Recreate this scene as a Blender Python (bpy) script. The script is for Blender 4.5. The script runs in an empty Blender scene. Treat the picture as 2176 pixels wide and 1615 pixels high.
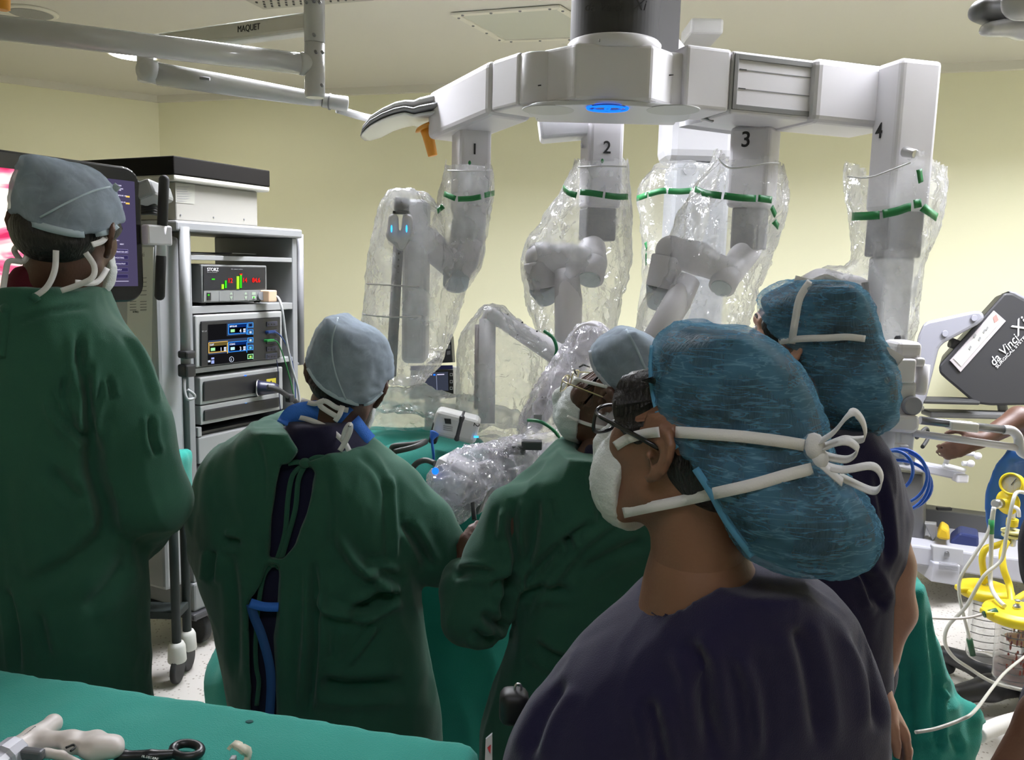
import bpy, bmesh, math, random
import numpy as np
from mathutils import Vector, Matrix
random.seed(5); np.random.seed(5)
S = bpy.context.scene
C = S.collection
# ------------------------------------------------------------------ camera, world, exposure
FPX, IW, IH, CZ = 1760., 2176, 1615, 1.58
cam_d = bpy.data.cameras.new('camera'); cam = bpy.data.objects.new('camera', cam_d); C.objects.link(cam)
cam_d.sensor_width = 36; cam_d.lens = 36*FPX/IW; cam_d.clip_start = .02; cam_d.clip_end = 60
RM = Matrix.Rotation(math.radians(90-7.8), 3, 'X') @ Matrix.Rotation(math.radians(1.5), 3, 'Z')
cam.matrix_world = Matrix.Translation((0, 0, CZ)) @ RM.to_4x4()
S.camera = cam
wd = bpy.data.worlds.new('world'); S.world = wd; wd.use_nodes = True
wd.node_tree.nodes['Background'].inputs[0].default_value = (.9, .95, 1, 1)
wd.node_tree.nodes['Background'].inputs[1].default_value = .05
S.view_settings.view_transform = 'Standard'; S.view_settings.look = 'None'
S.view_settings.exposure = 0.2; S.view_settings.gamma = 1; S.view_settings.use_curve_mapping = False
LAMP_BACK, LAMP_LEFT, LAMP_MID, LAMP_FRONT, LAMP_GLOW = 66.0, 70.0, 27.0, 6.0, 40.0          # strengths of the ceiling lamps and the added front fill
CEIL = 2.85

RMI = RM.transposed()
def ray(px, py): return RM @ Vector(((px-IW/2)/FPX, -(py-IH/2)/FPX, -1))
def P(px, py, Y):
    d = ray(px, py); return Vector((0, 0, CZ)) + d*(Y/d.y)
def PZ(px, py, z):
    d = ray(px, py); return Vector((0, 0, CZ)) + d*((z-CZ)/d.z)
RNP = np.array(RM)
def projn(V):
    q = (np.asarray(V) - np.array([0, 0, CZ])) @ RNP
    return IW/2 + FPX*q[:, 0]/-q[:, 2], IH/2 - FPX*q[:, 1]/-q[:, 2]
V3 = Vector
def W_(r, Y): return r*Y/FPX      # a width in photograph pixels at distance Y, in metres

# ------------------------------------------------------------------ materials
def lin(h):
    h = h.lstrip('#'); o = []
    for i in (0, 2, 4):
        c = int(h[i:i+2], 16)/255; o.append(c/12.92 if c <= .04045 else ((c+.055)/1.055)**2.4)
    return tuple(o)+(1,)
MT = {}
def mat(name, col, rough=.5, metal=0, bump=0, bscale=200, var=0, vscale=3, spec=.5, sheen=0, col2=None, emit=None, es=1, stretch=(1,1,1), coat=0):
    if name in MT: return MT[name]
    m = bpy.data.materials.new(name); m.use_nodes = True; N = m.node_tree.nodes; L = m.node_tree.links
    b = N['Principled BSDF']
    c = lin(col) if isinstance(col, str) else tuple(col)+(1,)
    b.inputs['Base Color'].default_value = c; b.inputs['Roughness'].default_value = rough; b.inputs['Metallic'].default_value = metal
    b.inputs['Specular IOR Level'].default_value = spec
    if sheen: b.inputs['Sheen Weight'].default_value = sheen; b.inputs['Sheen Roughness'].default_value = .5
    if coat: b.inputs['Coat Weight'].default_value = coat
    if emit:
        b.inputs['Emission Color'].default_value = lin(emit); b.inputs['Emission Strength'].default_value = es
    if bump or var:
        tc = N.new('ShaderNodeTexCoord'); mp = N.new('ShaderNodeMapping'); L.new(tc.outputs['Object'], mp.inputs[0]); mp.inputs['Scale'].default_value = stretch
    if var or col2:
        n = N.new('ShaderNodeTexNoise'); n.inputs['Scale'].default_value = vscale; n.inputs['Detail'].default_value = 5
        if not (bump or var): pass
        L.new(mp.outputs[0], n.inputs['Vector'])
        r = N.new('ShaderNodeValToRGB'); r.color_ramp.elements[0].position = .3; r.color_ramp.elements[1].position = .7
        a = lin(col2) if col2 else tuple(x*(1-var) for x in c[:3])+(1,)
        z = c if col2 else tuple(min(1, x*(1+var)) for x in c[:3])+(1,)
        r.color_ramp.elements[0].color = a; r.color_ramp.elements[1].color = z
        L.new(n.outputs['Fac'], r.inputs[0]); L.new(r.outputs[0], b.inputs['Base Color'])
    if bump:
        n2 = N.new('ShaderNodeTexNoise'); n2.inputs['Scale'].default_value = bscale; n2.inputs['Detail'].default_value = 4
        L.new(mp.outputs[0], n2.inputs['Vector'])
        bp = N.new('ShaderNodeBump'); bp.inputs['Strength'].default_value = bump; bp.inputs['Distance'].default_value = .01
        L.new(n2.outputs['Fac'], bp.inputs['Height']); L.new(bp.outputs[0], b.inputs['Normal'])
    MT[name] = m; return m
def emis(name, col, s=1.):
    if name in MT: return MT[name]
    m = bpy.data.materials.new(name); m.use_nodes = True; N = m.node_tree.nodes; L = m.node_tree.links
    e = N.new('ShaderNodeEmission'); e.inputs[0].default_value = lin(col); e.inputs[1].default_value = s
    N.remove(N['Principled BSDF']); L.new(e.outputs[0], N['Material Output'].inputs[0]); MT[name] = m; return m
def film(name, milk=.16, rough=.12, bump=.5, bscale=28, tint='#f2f2f4'):
    """thin polythene: clear, a little milky, glossy and crinkled"""
    if name in MT: return MT[name]
    m = bpy.data.materials.new(name); m.use_nodes = True; N = m.node_tree.nodes; L = m.node_tree.links
    N.remove(N['Principled BSDF'])
    tc = N.new('ShaderNodeTexCoord')
    nz = N.new('ShaderNodeTexNoise'); nz.inputs['Scale'].default_value = bscale; nz.inputs['Detail'].default_value = 2.5; nz.inputs['Distortion'].default_value = 1.2
    vo = N.new('ShaderNodeTexVoronoi'); vo.inputs['Scale'].default_value = bscale*.8; vo.feature = 'F1'
    ad = N.new('ShaderNodeMath'); ad.operation = 'ADD'
    L.new(tc.outputs['Object'], nz.inputs[0]); L.new(tc.outputs['Object'], vo.inputs[0]); L.new(nz.outputs['Fac'], ad.inputs[0]); L.new(vo.outputs['Distance'], ad.inputs[1])
    bp = N.new('ShaderNodeBump'); bp.inputs['Strength'].default_value = bump; bp.inputs['Distance'].default_value = .02; L.new(ad.outputs[0], bp.inputs['Height'])
    tr = N.new('ShaderNodeBsdfTransparent'); tr.inputs[0].default_value = (.975, .98, .98, 1)
    di = N.new('ShaderNodeBsdfDiffuse'); di.inputs[0].default_value = lin(tint)
    tl = N.new('ShaderNodeBsdfTranslucent'); tl.inputs[0].default_value = lin(tint)
    md = N.new('ShaderNodeMixShader'); md.inputs[0].default_value = .45; L.new(di.outputs[0], md.inputs[1]); L.new(tl.outputs[0], md.inputs[2])
    n2 = N.new('ShaderNodeTexNoise'); n2.inputs['Scale'].default_value = 9; n2.inputs['Detail'].default_value = 4; L.new(tc.outputs['Object'], n2.inputs[0])
    mr = N.new('ShaderNodeMapRange'); mr.inputs[1].default_value = .3; mr.inputs[2].default_value = .7; mr.inputs[3].default_value = milk*.55; mr.inputs[4].default_value = milk*1.45
    L.new(n2.outputs['Fac'], mr.inputs[0])
    m1 = N.new('ShaderNodeMixShader'); L.new(mr.outputs[0], m1.inputs[0]); L.new(tr.outputs[0], m1.inputs[1]); L.new(md.outputs[0], m1.inputs[2])
    gl = N.new('ShaderNodeBsdfGlossy'); gl.inputs['Roughness'].default_value = rough; L.new(bp.outputs[0], gl.inputs['Normal'])
    fr = N.new('ShaderNodeFresnel'); fr.inputs[0].default_value = 1.5; L.new(bp.outputs[0], fr.inputs['Normal'])
    cl = N.new('ShaderNodeMath'); cl.operation = 'MINIMUM'; cl.inputs[1].default_value = .55; L.new(fr.outputs[0], cl.inputs[0])
    m2 = N.new('ShaderNodeMixShader'); L.new(cl.outputs[0], m2.inputs[0]); L.new(m1.outputs[0], m2.inputs[1]); L.new(gl.outputs[0], m2.inputs[2])
    L.new(m2.outputs[0], N['Material Output'].inputs[0]); MT[name] = m; return m
def capcloth(name, col, fac=.6, var=.25, lines=0., scale=(1, 1, 1), lcol='#9fd0ea'):
    """thin non-woven cap fabric: partly see-through over the hair, its gathers thicker and lighter"""
    if name in MT: return MT[name]
    m = bpy.data.materials.new(name); m.use_nodes = True; N = m.node_tree.nodes; L = m.node_tree.links
    N.remove(N['Principled BSDF'])
    tc = N.new('ShaderNodeTexCoord'); mp = N.new('ShaderNodeMapping'); mp.inputs['Scale'].default_value = scale; L.new(tc.outputs['Object'], mp.inputs[0])
    n = N.new('ShaderNodeTexNoise'); n.inputs['Scale'].default_value = 16; n.inputs['Detail'].default_value = 6; L.new(tc.outputs['Object'], n.inputs[0])
    mr = N.new('ShaderNodeMapRange'); mr.inputs[1].default_value = .3; mr.inputs[2].default_value = .7; mr.inputs[3].default_value = fac-var; mr.inputs[4].default_value = min(1, fac+var)
    L.new(n.outputs['Fac'], mr.inputs[0]); out = mr.outputs[0]
    c = lin(col); rgb = None
    di = N.new('ShaderNodeBsdfDiffuse'); di.inputs[0].default_value = c
    tl = N.new('ShaderNodeBsdfTranslucent'); tl.inputs[0].default_value = c
    if lines:
        wv = N.new('ShaderNodeTexNoise'); wv.inputs['Scale'].default_value = 22; wv.inputs['Detail'].default_value = 3; wv.inputs['Distortion'].default_value = .6; L.new(mp.outputs[0], wv.inputs[0])
        a1 = N.new('ShaderNodeMath'); a1.operation = 'SUBTRACT'; a1.inputs[1].default_value = .5; L.new(wv.outputs['Fac'], a1.inputs[0])
        a2 = N.new('ShaderNodeMath'); a2.operation = 'ABSOLUTE'; L.new(a1.outputs[0], a2.inputs[0])
        m2 = N.new('ShaderNodeMapRange'); m2.inputs[1].default_value = .0; m2.inputs[2].default_value = .035; m2.inputs[3].default_value = lines; m2.inputs[4].default_value = 0; L.new(a2.outputs[0], m2.inputs[0])
        a3 = N.new('ShaderNodeMath'); a3.operation = 'ADD'; a3.use_clamp = True; L.new(out, a3.inputs[0]); L.new(m2.outputs[0], a3.inputs[1]); out = a3.outputs[0]
        mx = N.new('ShaderNodeMix'); mx.data_type = 'RGBA'; L.new(m2.outputs[0], mx.inputs['Factor']); mx.inputs['A'].default_value = c; mx.inputs['B'].default_value = lin(lcol)
        L.new(mx.outputs['Result'], di.inputs[0]); L.new(mx.outputs['Result'], tl.inputs[0])
    md = N.new('ShaderNodeMixShader'); md.inputs[0].default_value = .35; L.new(di.outputs[0], md.inputs[1]); L.new(tl.outputs[0], md.inputs[2])
    tr = N.new('ShaderNodeBsdfTransparent')
    m1 = N.new('ShaderNodeMixShader'); L.new(out, m1.inputs[0]); L.new(tr.outputs[0], m1.inputs[1]); L.new(md.outputs[0], m1.inputs[2])
    L.new(m1.outputs[0], N['Material Output'].inputs[0]); MT[name] = m; return m

# ------------------------------------------------------------------ objects
def tag(o, label=None, cat=None, group=None, kind=None):
    if label: o['label'] = label
    if cat: o['category'] = cat
    if group: o['group'] = group
    if kind: o['kind'] = kind
    return o
def thing(name, label, cat, loc, group=None):
    o = bpy.data.objects.new(name, None); C.objects.link(o); o.location = loc; o.empty_display_size = .05
    return tag(o, label, cat, group)
def wloc(o): return Vector(o.location)+((wloc(o.parent)+o.matrix_parent_inverse.translation) if o.parent else Vector((0, 0, 0)))
def setpar(o, par):
    o.parent = par; o.matrix_parent_inverse = Matrix.Translation(-wloc(par))
def link(name, me, m, par=None, label=None):
    o = bpy.data.objects.new(name, me); C.objects.link(o)
    if m is not None:
        for x in (m if isinstance(m, (list, tuple)) else [m]): me.materials.append(x)
    if par is not None: setpar(o, par)
    if label: o['label'] = label
    return o
def basis(d, up=(0, 0, 1)):
    d = Vector(d).normalized(); u = Vector(up)
    if abs(d.dot(u.normalized())) > .99: u = Vector((0, 1, 0)) if abs(d.y) < .9 else Vector((1, 0, 0))
    s = d.cross(u).normalized(); return s, d, s.cross(d).normalized()      # side, forward, up
class M:
    """one mesh, gathered from simple solids"""
    def __init__(s): s.b = bmesh.new()
    def faces(s, vs, fs, smooth=False):
        v = [s.b.verts.new(x) for x in vs]
        for f in fs:
            try:
                q = s.b.faces.new([v[i] for i in f]); q.smooth = smooth
            except ValueError: pass
        return v
    def _bev(s, vs, bv, seg=2):
        if bv <= 0: return
        es = {e for v in vs for e in v.link_edges}
        bmesh.ops.bevel(s.b, geom=list(es), offset=bv, segments=seg, affect='EDGES', profile=.5)
    def box(s, c, size, ax=None, bevel=0, seg=2):
        """ax = (x axis, y axis, z axis) of the box"""
        c = Vector(c); hx, hy, hz = (x/2 for x in size)
        X, Y, Z = (Vector(a).normalized() for a in ax) if ax else (V3((1,0,0)), V3((0,1,0)), V3((0,0,1)))
        vs = [c+X*a*hx+Y*b*hy+Z*d*hz for a in (-1,1) for b in (-1,1) for d in (-1,1)]
        v = s.faces(vs, [(0,1,3,2),(4,6,7,5),(0,4,5,1),(2,3,7,6),(0,2,6,4),(1,5,7,3)])
        bmesh.ops.recalc_face_normals(s.b, faces=list({f for q in v for f in q.link_faces}))
        s._bev(v, bevel, seg); return s
    def prism(s, pts, ext, bevel=0, seg=2):
        pts = [Vector(p) for p in pts]; e = Vector(ext); n = len(pts)
        v = s.faces(pts+[p+e for p in pts], [tuple(range(n)), tuple(range(2*n-1, n-1, -1))]+[(i, (i+1) % n, n+(i+1) % n, n+i) for i in range(n)])
        bmesh.ops.recalc_face_normals(s.b, faces=list({f for q in v for f in q.link_faces}))
        s._bev(v, bevel, seg); return s
    def beam(s, a, b, hw, z0, z1, bevel=.01, seg=3):
        """horizontal box from plan point a to b, half width hw, between heights z0 and z1"""
        a = Vector((a[0], a[1], 0)); b = Vector((b[0], b[1], 0)); d = (b-a); n = Vector((-d.y, d.x, 0)).normalized()*hw
        return s.prism([p+Vector((0,0,z0)) for p in (a-n, b-n, b+n, a+n)], (0,0,z1-z0), bevel, seg)
    def tube(s, path, r, n=10, closed=False, caps=True, flat=None, smooth=True, up=(0,0,1)):
        path = [Vector(p) for p in path]; k = len(path); rs = r if isinstance(r, (list, tuple)) else [r]*k
        rings = []; prev = None
        for i, p in enumerate(path):
            a = path[(i-1) % k] if closed or i > 0 else p; b = path[(i+1) % k] if closed or i < k-1 else p
            d = (b-a).normalized() if (b-a).length > 1e-9 else Vector((0,0,1))
            if prev is None: x, _, y = basis(d, up)
            else:
                x = prev - d*prev.dot(d)
                x = x.normalized() if x.length > 1e-6 else basis(d)[0]; y = x.cross(d)
            prev = x; fx, fy = flat if flat else (1, 1)
            rings.append([s.b.verts.new(p+(x*math.cos(t)*fx+y*math.sin(t)*fy)*rs[i]) for t in [2*math.pi*j/n for j in range(n)]])
        m = k if closed else k-1; new = []
        for i in range(m):
            A, B = rings[i], rings[(i+1) % k]
            for j in range(n):
                f = s.b.faces.new((A[j], A[(j+1) % n], B[(j+1) % n], B[j])); f.smooth = smooth; new.append(f)
        if caps and not closed:
            new.append(s.b.faces.new(rings[0][::-1])); new.append(s.b.faces.new(rings[-1]))
        bmesh.ops.recalc_face_normals(s.b, faces=new); return s
    def cyl(s, a, b, r, r2=None, n=20, bv=0):
        a = Vector(a); b = Vector(b); r2 = r if r2 is None else r2; d = (b-a).normalized()
        if bv: return s.tube([a, a, a+d*bv, b-d*bv, b, b], [max(r-bv,1e-4)*.999, r-bv, r, r2, r2-bv, max(r2-bv,1e-4)*.999], n) if False else s.lathe(a, b-a, [(0, r-bv), (bv*.3, r-bv*.3), (bv, r), ((b-a).length-bv, r2), ((b-a).length-bv*.3, r2-bv*.3), ((b-a).length, r2-bv)], n)
        return s.tube([a, b], [r, r2], n)
    def lathe(s, o, axis, prof, n=24, cap=True, smooth=True):
        """prof = [(distance along axis, radius)]"""
        o = Vector(o); x, d, y = basis(axis); rings = []
        for h, r in prof:
            rings.append([s.b.verts.new(o+d*h+(x*math.cos(t)+y*math.sin(t))*r) for t in [2*math.pi*j/n for j in range(n)]])
        new = []
        for A, B in zip(rings, rings[1:]):
            for j in range(n):
                f = s.b.faces.new((A[j], A[(j+1) % n], B[(j+1) % n], B[j])); f.smooth = smooth; new.append(f)
        if cap: new += [s.b.faces.new(rings[0][::-1]), s.b.faces.new(rings[-1])]
        bmesh.ops.recalc_face_normals(s.b, faces=new); return s
    def ell(s, c, r, ax=None, n=16):
        c = Vector(c); X, Y, Z = ax if ax else (V3((1,0,0)), V3((0,1,0)), V3((0,0,1))); r = r if isinstance(r, (tuple, list)) else (r, r, r)
        v = bmesh.ops.create_uvsphere(s.b, u_segments=n, v_segments=max(6, n//2), radius=1)['verts']
        for q in v: q.co = c+Vector(X)*q.co.x*r[0]+Vector(Y)*q.co.y*r[1]+Vector(Z)*q.co.z*r[2]
        for f in {f for q in v for f in q.link_faces}: f.smooth = True
        return s
    def strap(s, path, wdir, w, t=.0012):
        """a flat tape along path; wdir = width direction (one, or one per point)"""
        path = [Vector(p) for p in path]; k = len(path); wd = [Vector(x) for x in wdir] if isinstance(wdir, list) else [Vector(wdir)]*k
        ws = w if isinstance(w, list) else [w]*k; rings = []
        for i, p in enumerate(path):
            d = (path[min(i+1, k-1)]-path[max(i-1, 0)]).normalized(); x = wd[i]-d*wd[i].dot(d); x = x.normalized() if x.length > 1e-5 else basis(d)[0]
            n = d.cross(x).normalized(); h = ws[i]/2
            rings.append([s.b.verts.new(q) for q in (p+x*h+n*t, p-x*h+n*t, p-x*h-n*t, p+x*h-n*t)])
        new = []
        for A, B in zip(rings, rings[1:]):
            for j in range(4):
                f = s.b.faces.new((A[j], A[(j+1) % 4], B[(j+1) % 4], B[j])); f.smooth = j in (0, 2); new.append(f)
        new += [s.b.faces.new(rings[0][::-1]), s.b.faces.new(rings[-1])]
        bmesh.ops.recalc_face_normals(s.b, faces=new); return s
    def obj(s, name, m, par=None, label=None):
        me = bpy.data.meshes.new(name); s.b.to_mesh(me); s.b.free(); return link(name, me, m, par, label)
def smooth_path(pts, n=6, closed=False):
    pts = [Vector(p) for p in pts]; k = len(pts); out = []
    for i in range(k if closed else k-1):
        g = lambda j: pts[j % k] if closed else pts[max(0, min(k-1, j))]
        a, b, c, d = g(i-1), g(i), g(i+1), g(i+2)
        for t in [j/n for j in range(n)]:
            out.append(.5*((2*b)+(c-a)*t+(2*a-5*b+4*c-d)*t*t+(3*b-a-3*c+d)*t**3))
    if not closed: out.append(pts[-1])
    return out
def text(txt, o, x, up, h, m, par=None, name='lettering', center=False, depth=.0004, shear=0, sx=1, bold=0):
    cu = bpy.data.curves.new('t', 'FONT'); cu.body = txt; cu.size = h*1.4; cu.extrude = depth; cu.shear = shear; cu.offset = bold*h
    if center: cu.align_x = 'CENTER'
    to = bpy.data.objects.new('t', cu); C.objects.link(to)
    dg = bpy.context.evaluated_depsgraph_get(); me = bpy.data.meshes.new_from_object(to.evaluated_get(dg)); bpy.data.objects.remove(to); bpy.data.curves.remove(cu)
    x = Vector(x).normalized(); up = Vector(up); up = (up-x*up.dot(x)).normalized(); z = x.cross(up)
    mt = Matrix(((x.x*sx, up.x, z.x, o[0]), (x.y*sx, up.y, z.y, o[1]), (x.z*sx, up.z, z.z, o[2]), (0,0,0,1)))
    me.transform(mt); me.materials.clear(); return link(name, me, m, par)
class Pl:
    """a plane standing in the room: items on it are laid out from points of it"""
    def __init__(s, p, n):
        s.p = Vector(p); s.n = Vector(n).normalized()
        if s.n.dot(Vector((0,0,CZ))-s.p) < 0: s.n = -s.n
        s.x = Vector((0,0,1)).cross(s.n).normalized(); s.u = s.n.cross(s.x).normalized()
    def __call__(s, px, py, off=0):
        d = ray(px, py); o = Vector((0,0,CZ)); q = s.p+s.n*off
        return o+d*((q-o).dot(s.n)/d.dot(s.n))
def vplane(a, b): return Pl(a, Vector((b[1]-a[1], a[0]-b[0], 0)))

# ------------------------------------------------------------------ smooth solids: distance fields turned into one mesh
def surf_nets(D, org, h):
    nx, ny, nz = D.shape; Sg = D < 0
    cnt = np.zeros((nx-1, ny-1, nz-1), np.int8); cs = [(a, b, c) for a in (0,1) for b in (0,1) for c in (0,1)]
    for a, b, c in cs: cnt += Sg[a:nx-1+a, b:ny-1+b, c:nz-1+c]
    I, J, K = np.nonzero((cnt > 0) & (cnt < 8)); n = len(I)
    idx = -np.ones(cnt.shape, np.int64); idx[I, J, K] = np.arange(n)
    acc = np.zeros((n, 3)); num = np.zeros(n)
    for i, p in enumerate(cs):
        for q in cs[i+1:]:
            if sum(abs(a-b) for a, b in zip(p, q)) != 1: continue
            d0 = D[I+p[0], J+p[1], K+p[2]]; d1 = D[I+q[0], J+q[1], K+q[2]]; m = (d0 < 0) != (d1 < 0)
            t = np.where(m, d0/np.where(m, d0-d1, 1), 0)
            for ax in range(3): acc[:, ax] += np.where(m, p[ax]+t*(q[ax]-p[ax]), 0)
            num += m
    V = (np.stack([I, J, K], 1)+acc/np.maximum(num, 1)[:, None])*h+np.asarray(org)
    Q = []
    for ax in range(3):
        sl0 = [slice(1, s-1) for s in D.shape]; sl1 = list(sl0); sl0[ax] = slice(0, D.shape[ax]-1); sl1[ax] = slice(1, D.shape[ax])
        A, B = Sg[tuple(sl0)], Sg[tuple(sl1)]
        e = np.stack(np.nonzero(A != B), 1); up = A[tuple(e.T)]
        off = [1, 1, 1]; off[ax] = 0; e = e+np.array(off)
        u, v = (ax+1) % 3, (ax+2) % 3
        def cell(du, dv):
            c = e.copy(); c[:, u] += du; c[:, v] += dv; return idx[c[:, 0], c[:, 1], c[:, 2]]
        q = np.stack([cell(-1,-1), cell(0,-1), cell(0,0), cell(-1,0)], 1)
        q[~up] = q[~up][:, ::-1]; Q.append(q)
    return V, np.concatenate(Q)
class Sdf:
    def __init__(s): s.p = []
    def _add(s, fn, lo, hi, k, op): s.p.append((fn, np.array(lo), np.array(hi), k, op)); return s
    def cone(s, a, ra, b, rb, k=.02, op='+', f=1.):
        """tapered limb; f squashes it along y"""
        a = np.array(a, float); b = np.array(b, float); m = max(ra, rb)*max(1, f)+.002
        yc = (a[1]+b[1])/2
        def fn(x, y, z):
            sc = np.array([1, f, 1]); A = a.copy(); B = b.copy()
            # squash about the limb's own axis
            ba = B-A; bb = ba.dot(ba)+1e-12
            t = np.clip(((x-A[0])*ba[0]+(y-A[1])*ba[1]+(z-A[2])*ba[2])/bb, 0, 1)
            dx = x-A[0]-t*ba[0]; dy = (y-A[1]-t*ba[1])/f; dz = z-A[2]-t*ba[2]
            return (np.sqrt(dx*dx+dy*dy+dz*dz)-(ra+(rb-ra)*t))*min(1, f)
        return s._add(fn, np.minimum(a, b)-m, np.maximum(a, b)+m, k, op)
    def chain(s, pts, rs, k=.015, op='+', f=1.):
        for i in range(len(pts)-1): s.cone(pts[i], rs[i], pts[i+1], rs[i+1], k, op, f)
        return s
    def ell(s, c, r, ax=None, k=.02, op='+'):
        c = np.array(c, float); r = np.array(r if hasattr(r, '__len__') else (r, r, r), float)
        R = np.array([list(a) for a in ax]) if ax is not None else np.eye(3); m = r.max() if ax is not None else r
        def fn(x, y, z):
            q = [(R[i, 0]*(x-c[0])+R[i, 1]*(y-c[1])+R[i, 2]*(z-c[2])) for i in range(3)]
            k0 = np.sqrt(sum((q[i]/r[i])**2 for i in range(3))); k1 = np.sqrt(sum((q[i]/r[i]**2)**2 for i in range(3)))
            return k0*(k0-1)/(k1+1e-9)
        return s._add(fn, c-m, c+m, k, op)
    def box(s, c, size, ax=None, r=.01, k=.01, op='+'):
        c = np.array(c, float); hb = np.array(size)/2-r; R = np.array([list(a) for a in ax]) if ax is not None else np.eye(3)
        m = np.linalg.norm(hb)+r
        def fn(x, y, z):
            q = [np.abs(R[i, 0]*(x-c[0])+R[i, 1]*(y-c[1])+R[i, 2]*(z-c[2]))-hb[i] for i in range(3)]
            return np.sqrt(sum(np.maximum(a, 0)**2 for a in q))+np.minimum(np.maximum(np.maximum(q[0], q[1]), q[2]), 0)-r
        return s._add(fn, c-m, c+m, k, op)
    def rows(s, rows, k=.03, op='+', e=2.):
        """stack of ovals: (z, x centre, y centre, half width, half depth), from the top down or up"""
        rows = sorted(rows); Z = np.array([r[0] for r in rows]); A = np.array(rows)
        zz = np.linspace(Z[0], Z[-1], 200); T = np.stack([np.interp(zz, Z, A[:, i]) for i in range(5)], 1)
        ker = np.ones(15)/15
        for i in range(1, 5): T[:, i] = np.convolve(np.pad(T[:, i], 7, mode='edge'), ker, 'valid')
        lo = [(A[:, 1]-A[:, 3]).min(), (A[:, 2]-A[:, 4]).min(), Z[0]]; hi = [(A[:, 1]+A[:, 3]).max(), (A[:, 2]+A[:, 4]).max(), Z[-1]]
        def fn(x, y, z):
            zf = z.ravel(); g = [np.interp(zf, zz, T[:, i]).reshape(z.shape) for i in range(1, 5)]
            q = (np.abs((x-g[0])/g[2])**e+np.abs((y-g[1])/g[3])**e)**(1/e)
            d = (q-1)*np.minimum(g[2], g[3])
            return np.maximum(d, np.maximum(Z[0]-z, z-Z[-1]))
        return s._add(fn, lo, hi, k, op)
    def prism(s, poly, y0, y1, op='-', k=.004):
        """polygon in photograph points, cut straight along the view between distances y0 and y1"""
        pl = np.array(poly, float)
        pts = [P(a, b, y) for a, b in poly for y in (y0, y1)]; lo = np.min([list(p) for p in pts], 0); hi = np.max([list(p) for p in pts], 0)
        def fn(x, y, z):
            sh = np.broadcast(x, y, z).shape; X = np.stack([np.broadcast_to(a, sh).ravel() for a in (x, y, z)], 1)
            u, v = projn(X); d = np.full(len(u), 1e9); ins = np.zeros(len(u), bool); n = len(pl)
            for i in range(n):
                a, b = pl[i], pl[(i+1) % n]; e = b-a; t = np.clip(((u-a[0])*e[0]+(v-a[1])*e[1])/(e@e), 0, 1)
                d = np.minimum(d, np.hypot(u-a[0]-t*e[0], v-a[1]-t*e[1]))
                cr = ((a[1] > v) != (b[1] > v)) & (u < (b[0]-a[0])*(v-a[1])/(b[1]-a[1]+1e-12)+a[0]); ins ^= cr
            d = np.where(ins, -d, d).reshape(sh)*((y0+y1)/2/FPX)
            return np.maximum(d, np.maximum(y0-y, y-y1))
        return s._add(fn, lo, hi, k, op)
    def mesh(s, h, it=2, shell=0):
        add = [p for p in s.p if p[4] == '+']
        lo = np.min([p[1] for p in add], 0)-3*h-.01; hi = np.max([p[2] for p in add], 0)+3*h+.01
        n = np.ceil((hi-lo)/h).astype(int)+1; ax = [lo[i]+h*np.arange(n[i]) for i in range(3)]
        D = np.full(tuple(n), .08, np.float32)
        for fn, a, b, k, op in s.p:
            m = k+4*h; i0 = np.clip(((a-m-lo)/h).astype(int), 0, n); i1 = np.clip(((b+m-lo)/h).astype(int)+2, 0, n)
            if np.any(i1 <= i0): continue
            sl = tuple(slice(p, q) for p, q in zip(i0, i1))
            d = np.broadcast_to(fn(ax[0][sl[0]][:, None, None], ax[1][sl[1]][None, :, None], ax[2][sl[2]][None, None, :]), D[sl].shape)
            c = D[sl]; kk = max(k, 1e-5)
            if op == '+':
                t = np.clip(.5+.5*(c-d)/kk, 0, 1); D[sl] = c+(d-c)*t-kk*t*(1-t)
            else:
                d = -d; t = np.clip(.5-.5*(c-d)/kk, 0, 1); D[sl] = c+(d-c)*t+kk*t*(1-t)
        V, Q = surf_nets(D, lo, h)
        return relax(V, Q, it), Q
def relax(V, Q, it, w=.6):
    E = np.concatenate([Q[:, [0, 1]], Q[:, [1, 2]], Q[:, [2, 3]], Q[:, [3, 0]]])
    E = np.concatenate([E, E[:, ::-1]]); c = np.bincount(E[:, 0], minlength=len(V))
    for _ in range(it):
        a = np.stack([np.bincount(E[:, 0], V[E[:, 1], i], minlength=len(V)) for i in range(3)], 1)/np.maximum(c, 1)[:, None]
        V = V+(a-V)*w
    return V
def norms(V, Q):
    n = np.cross(V[Q[:, 2]]-V[Q[:, 0]], V[Q[:, 3]]-V[Q[:, 1]]); o = np.zeros_like(V)
    for i in range(4): 
        for j in range(3): o[:, j] += np.bincount(Q[:, i], n[:, j], minlength=len(V))
    return o/np.maximum(np.linalg.norm(o, axis=1), 1e-9)[:, None]
def vnoise(X, seed=0):
    """smooth value noise, -1..1"""
    X = np.asarray(X); i = np.floor(X).astype(np.int64); f = X-i; f = f*f*(3-2*f); r = 0
    for a in (0,1):
        for b in (0,1):
            for c in (0,1):
                hsh = ((i[:, 0]+a)*73856093 ^ (i[:, 1]+b)*19349663 ^ (i[:, 2]+c)*83492791 ^ (seed*2654435761)) & 0xffffff
                hsh = ((hsh ^ (hsh >> 11))*1103515245+12345) & 0xffffff; hsh = ((hsh ^ (hsh >> 7))*69069+1) & 0xffffff
                g = hsh/0xffffff*2-1
                r = r+g*(f[:, 0] if a else 1-f[:, 0])*(f[:, 1] if b else 1-f[:, 1])*(f[:, 2] if c else 1-f[:, 2])
    return r
def fbm(X, o=3, seed=0): return sum(vnoise(X*2**i, seed+i)*.5**i for i in range(o))
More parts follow.
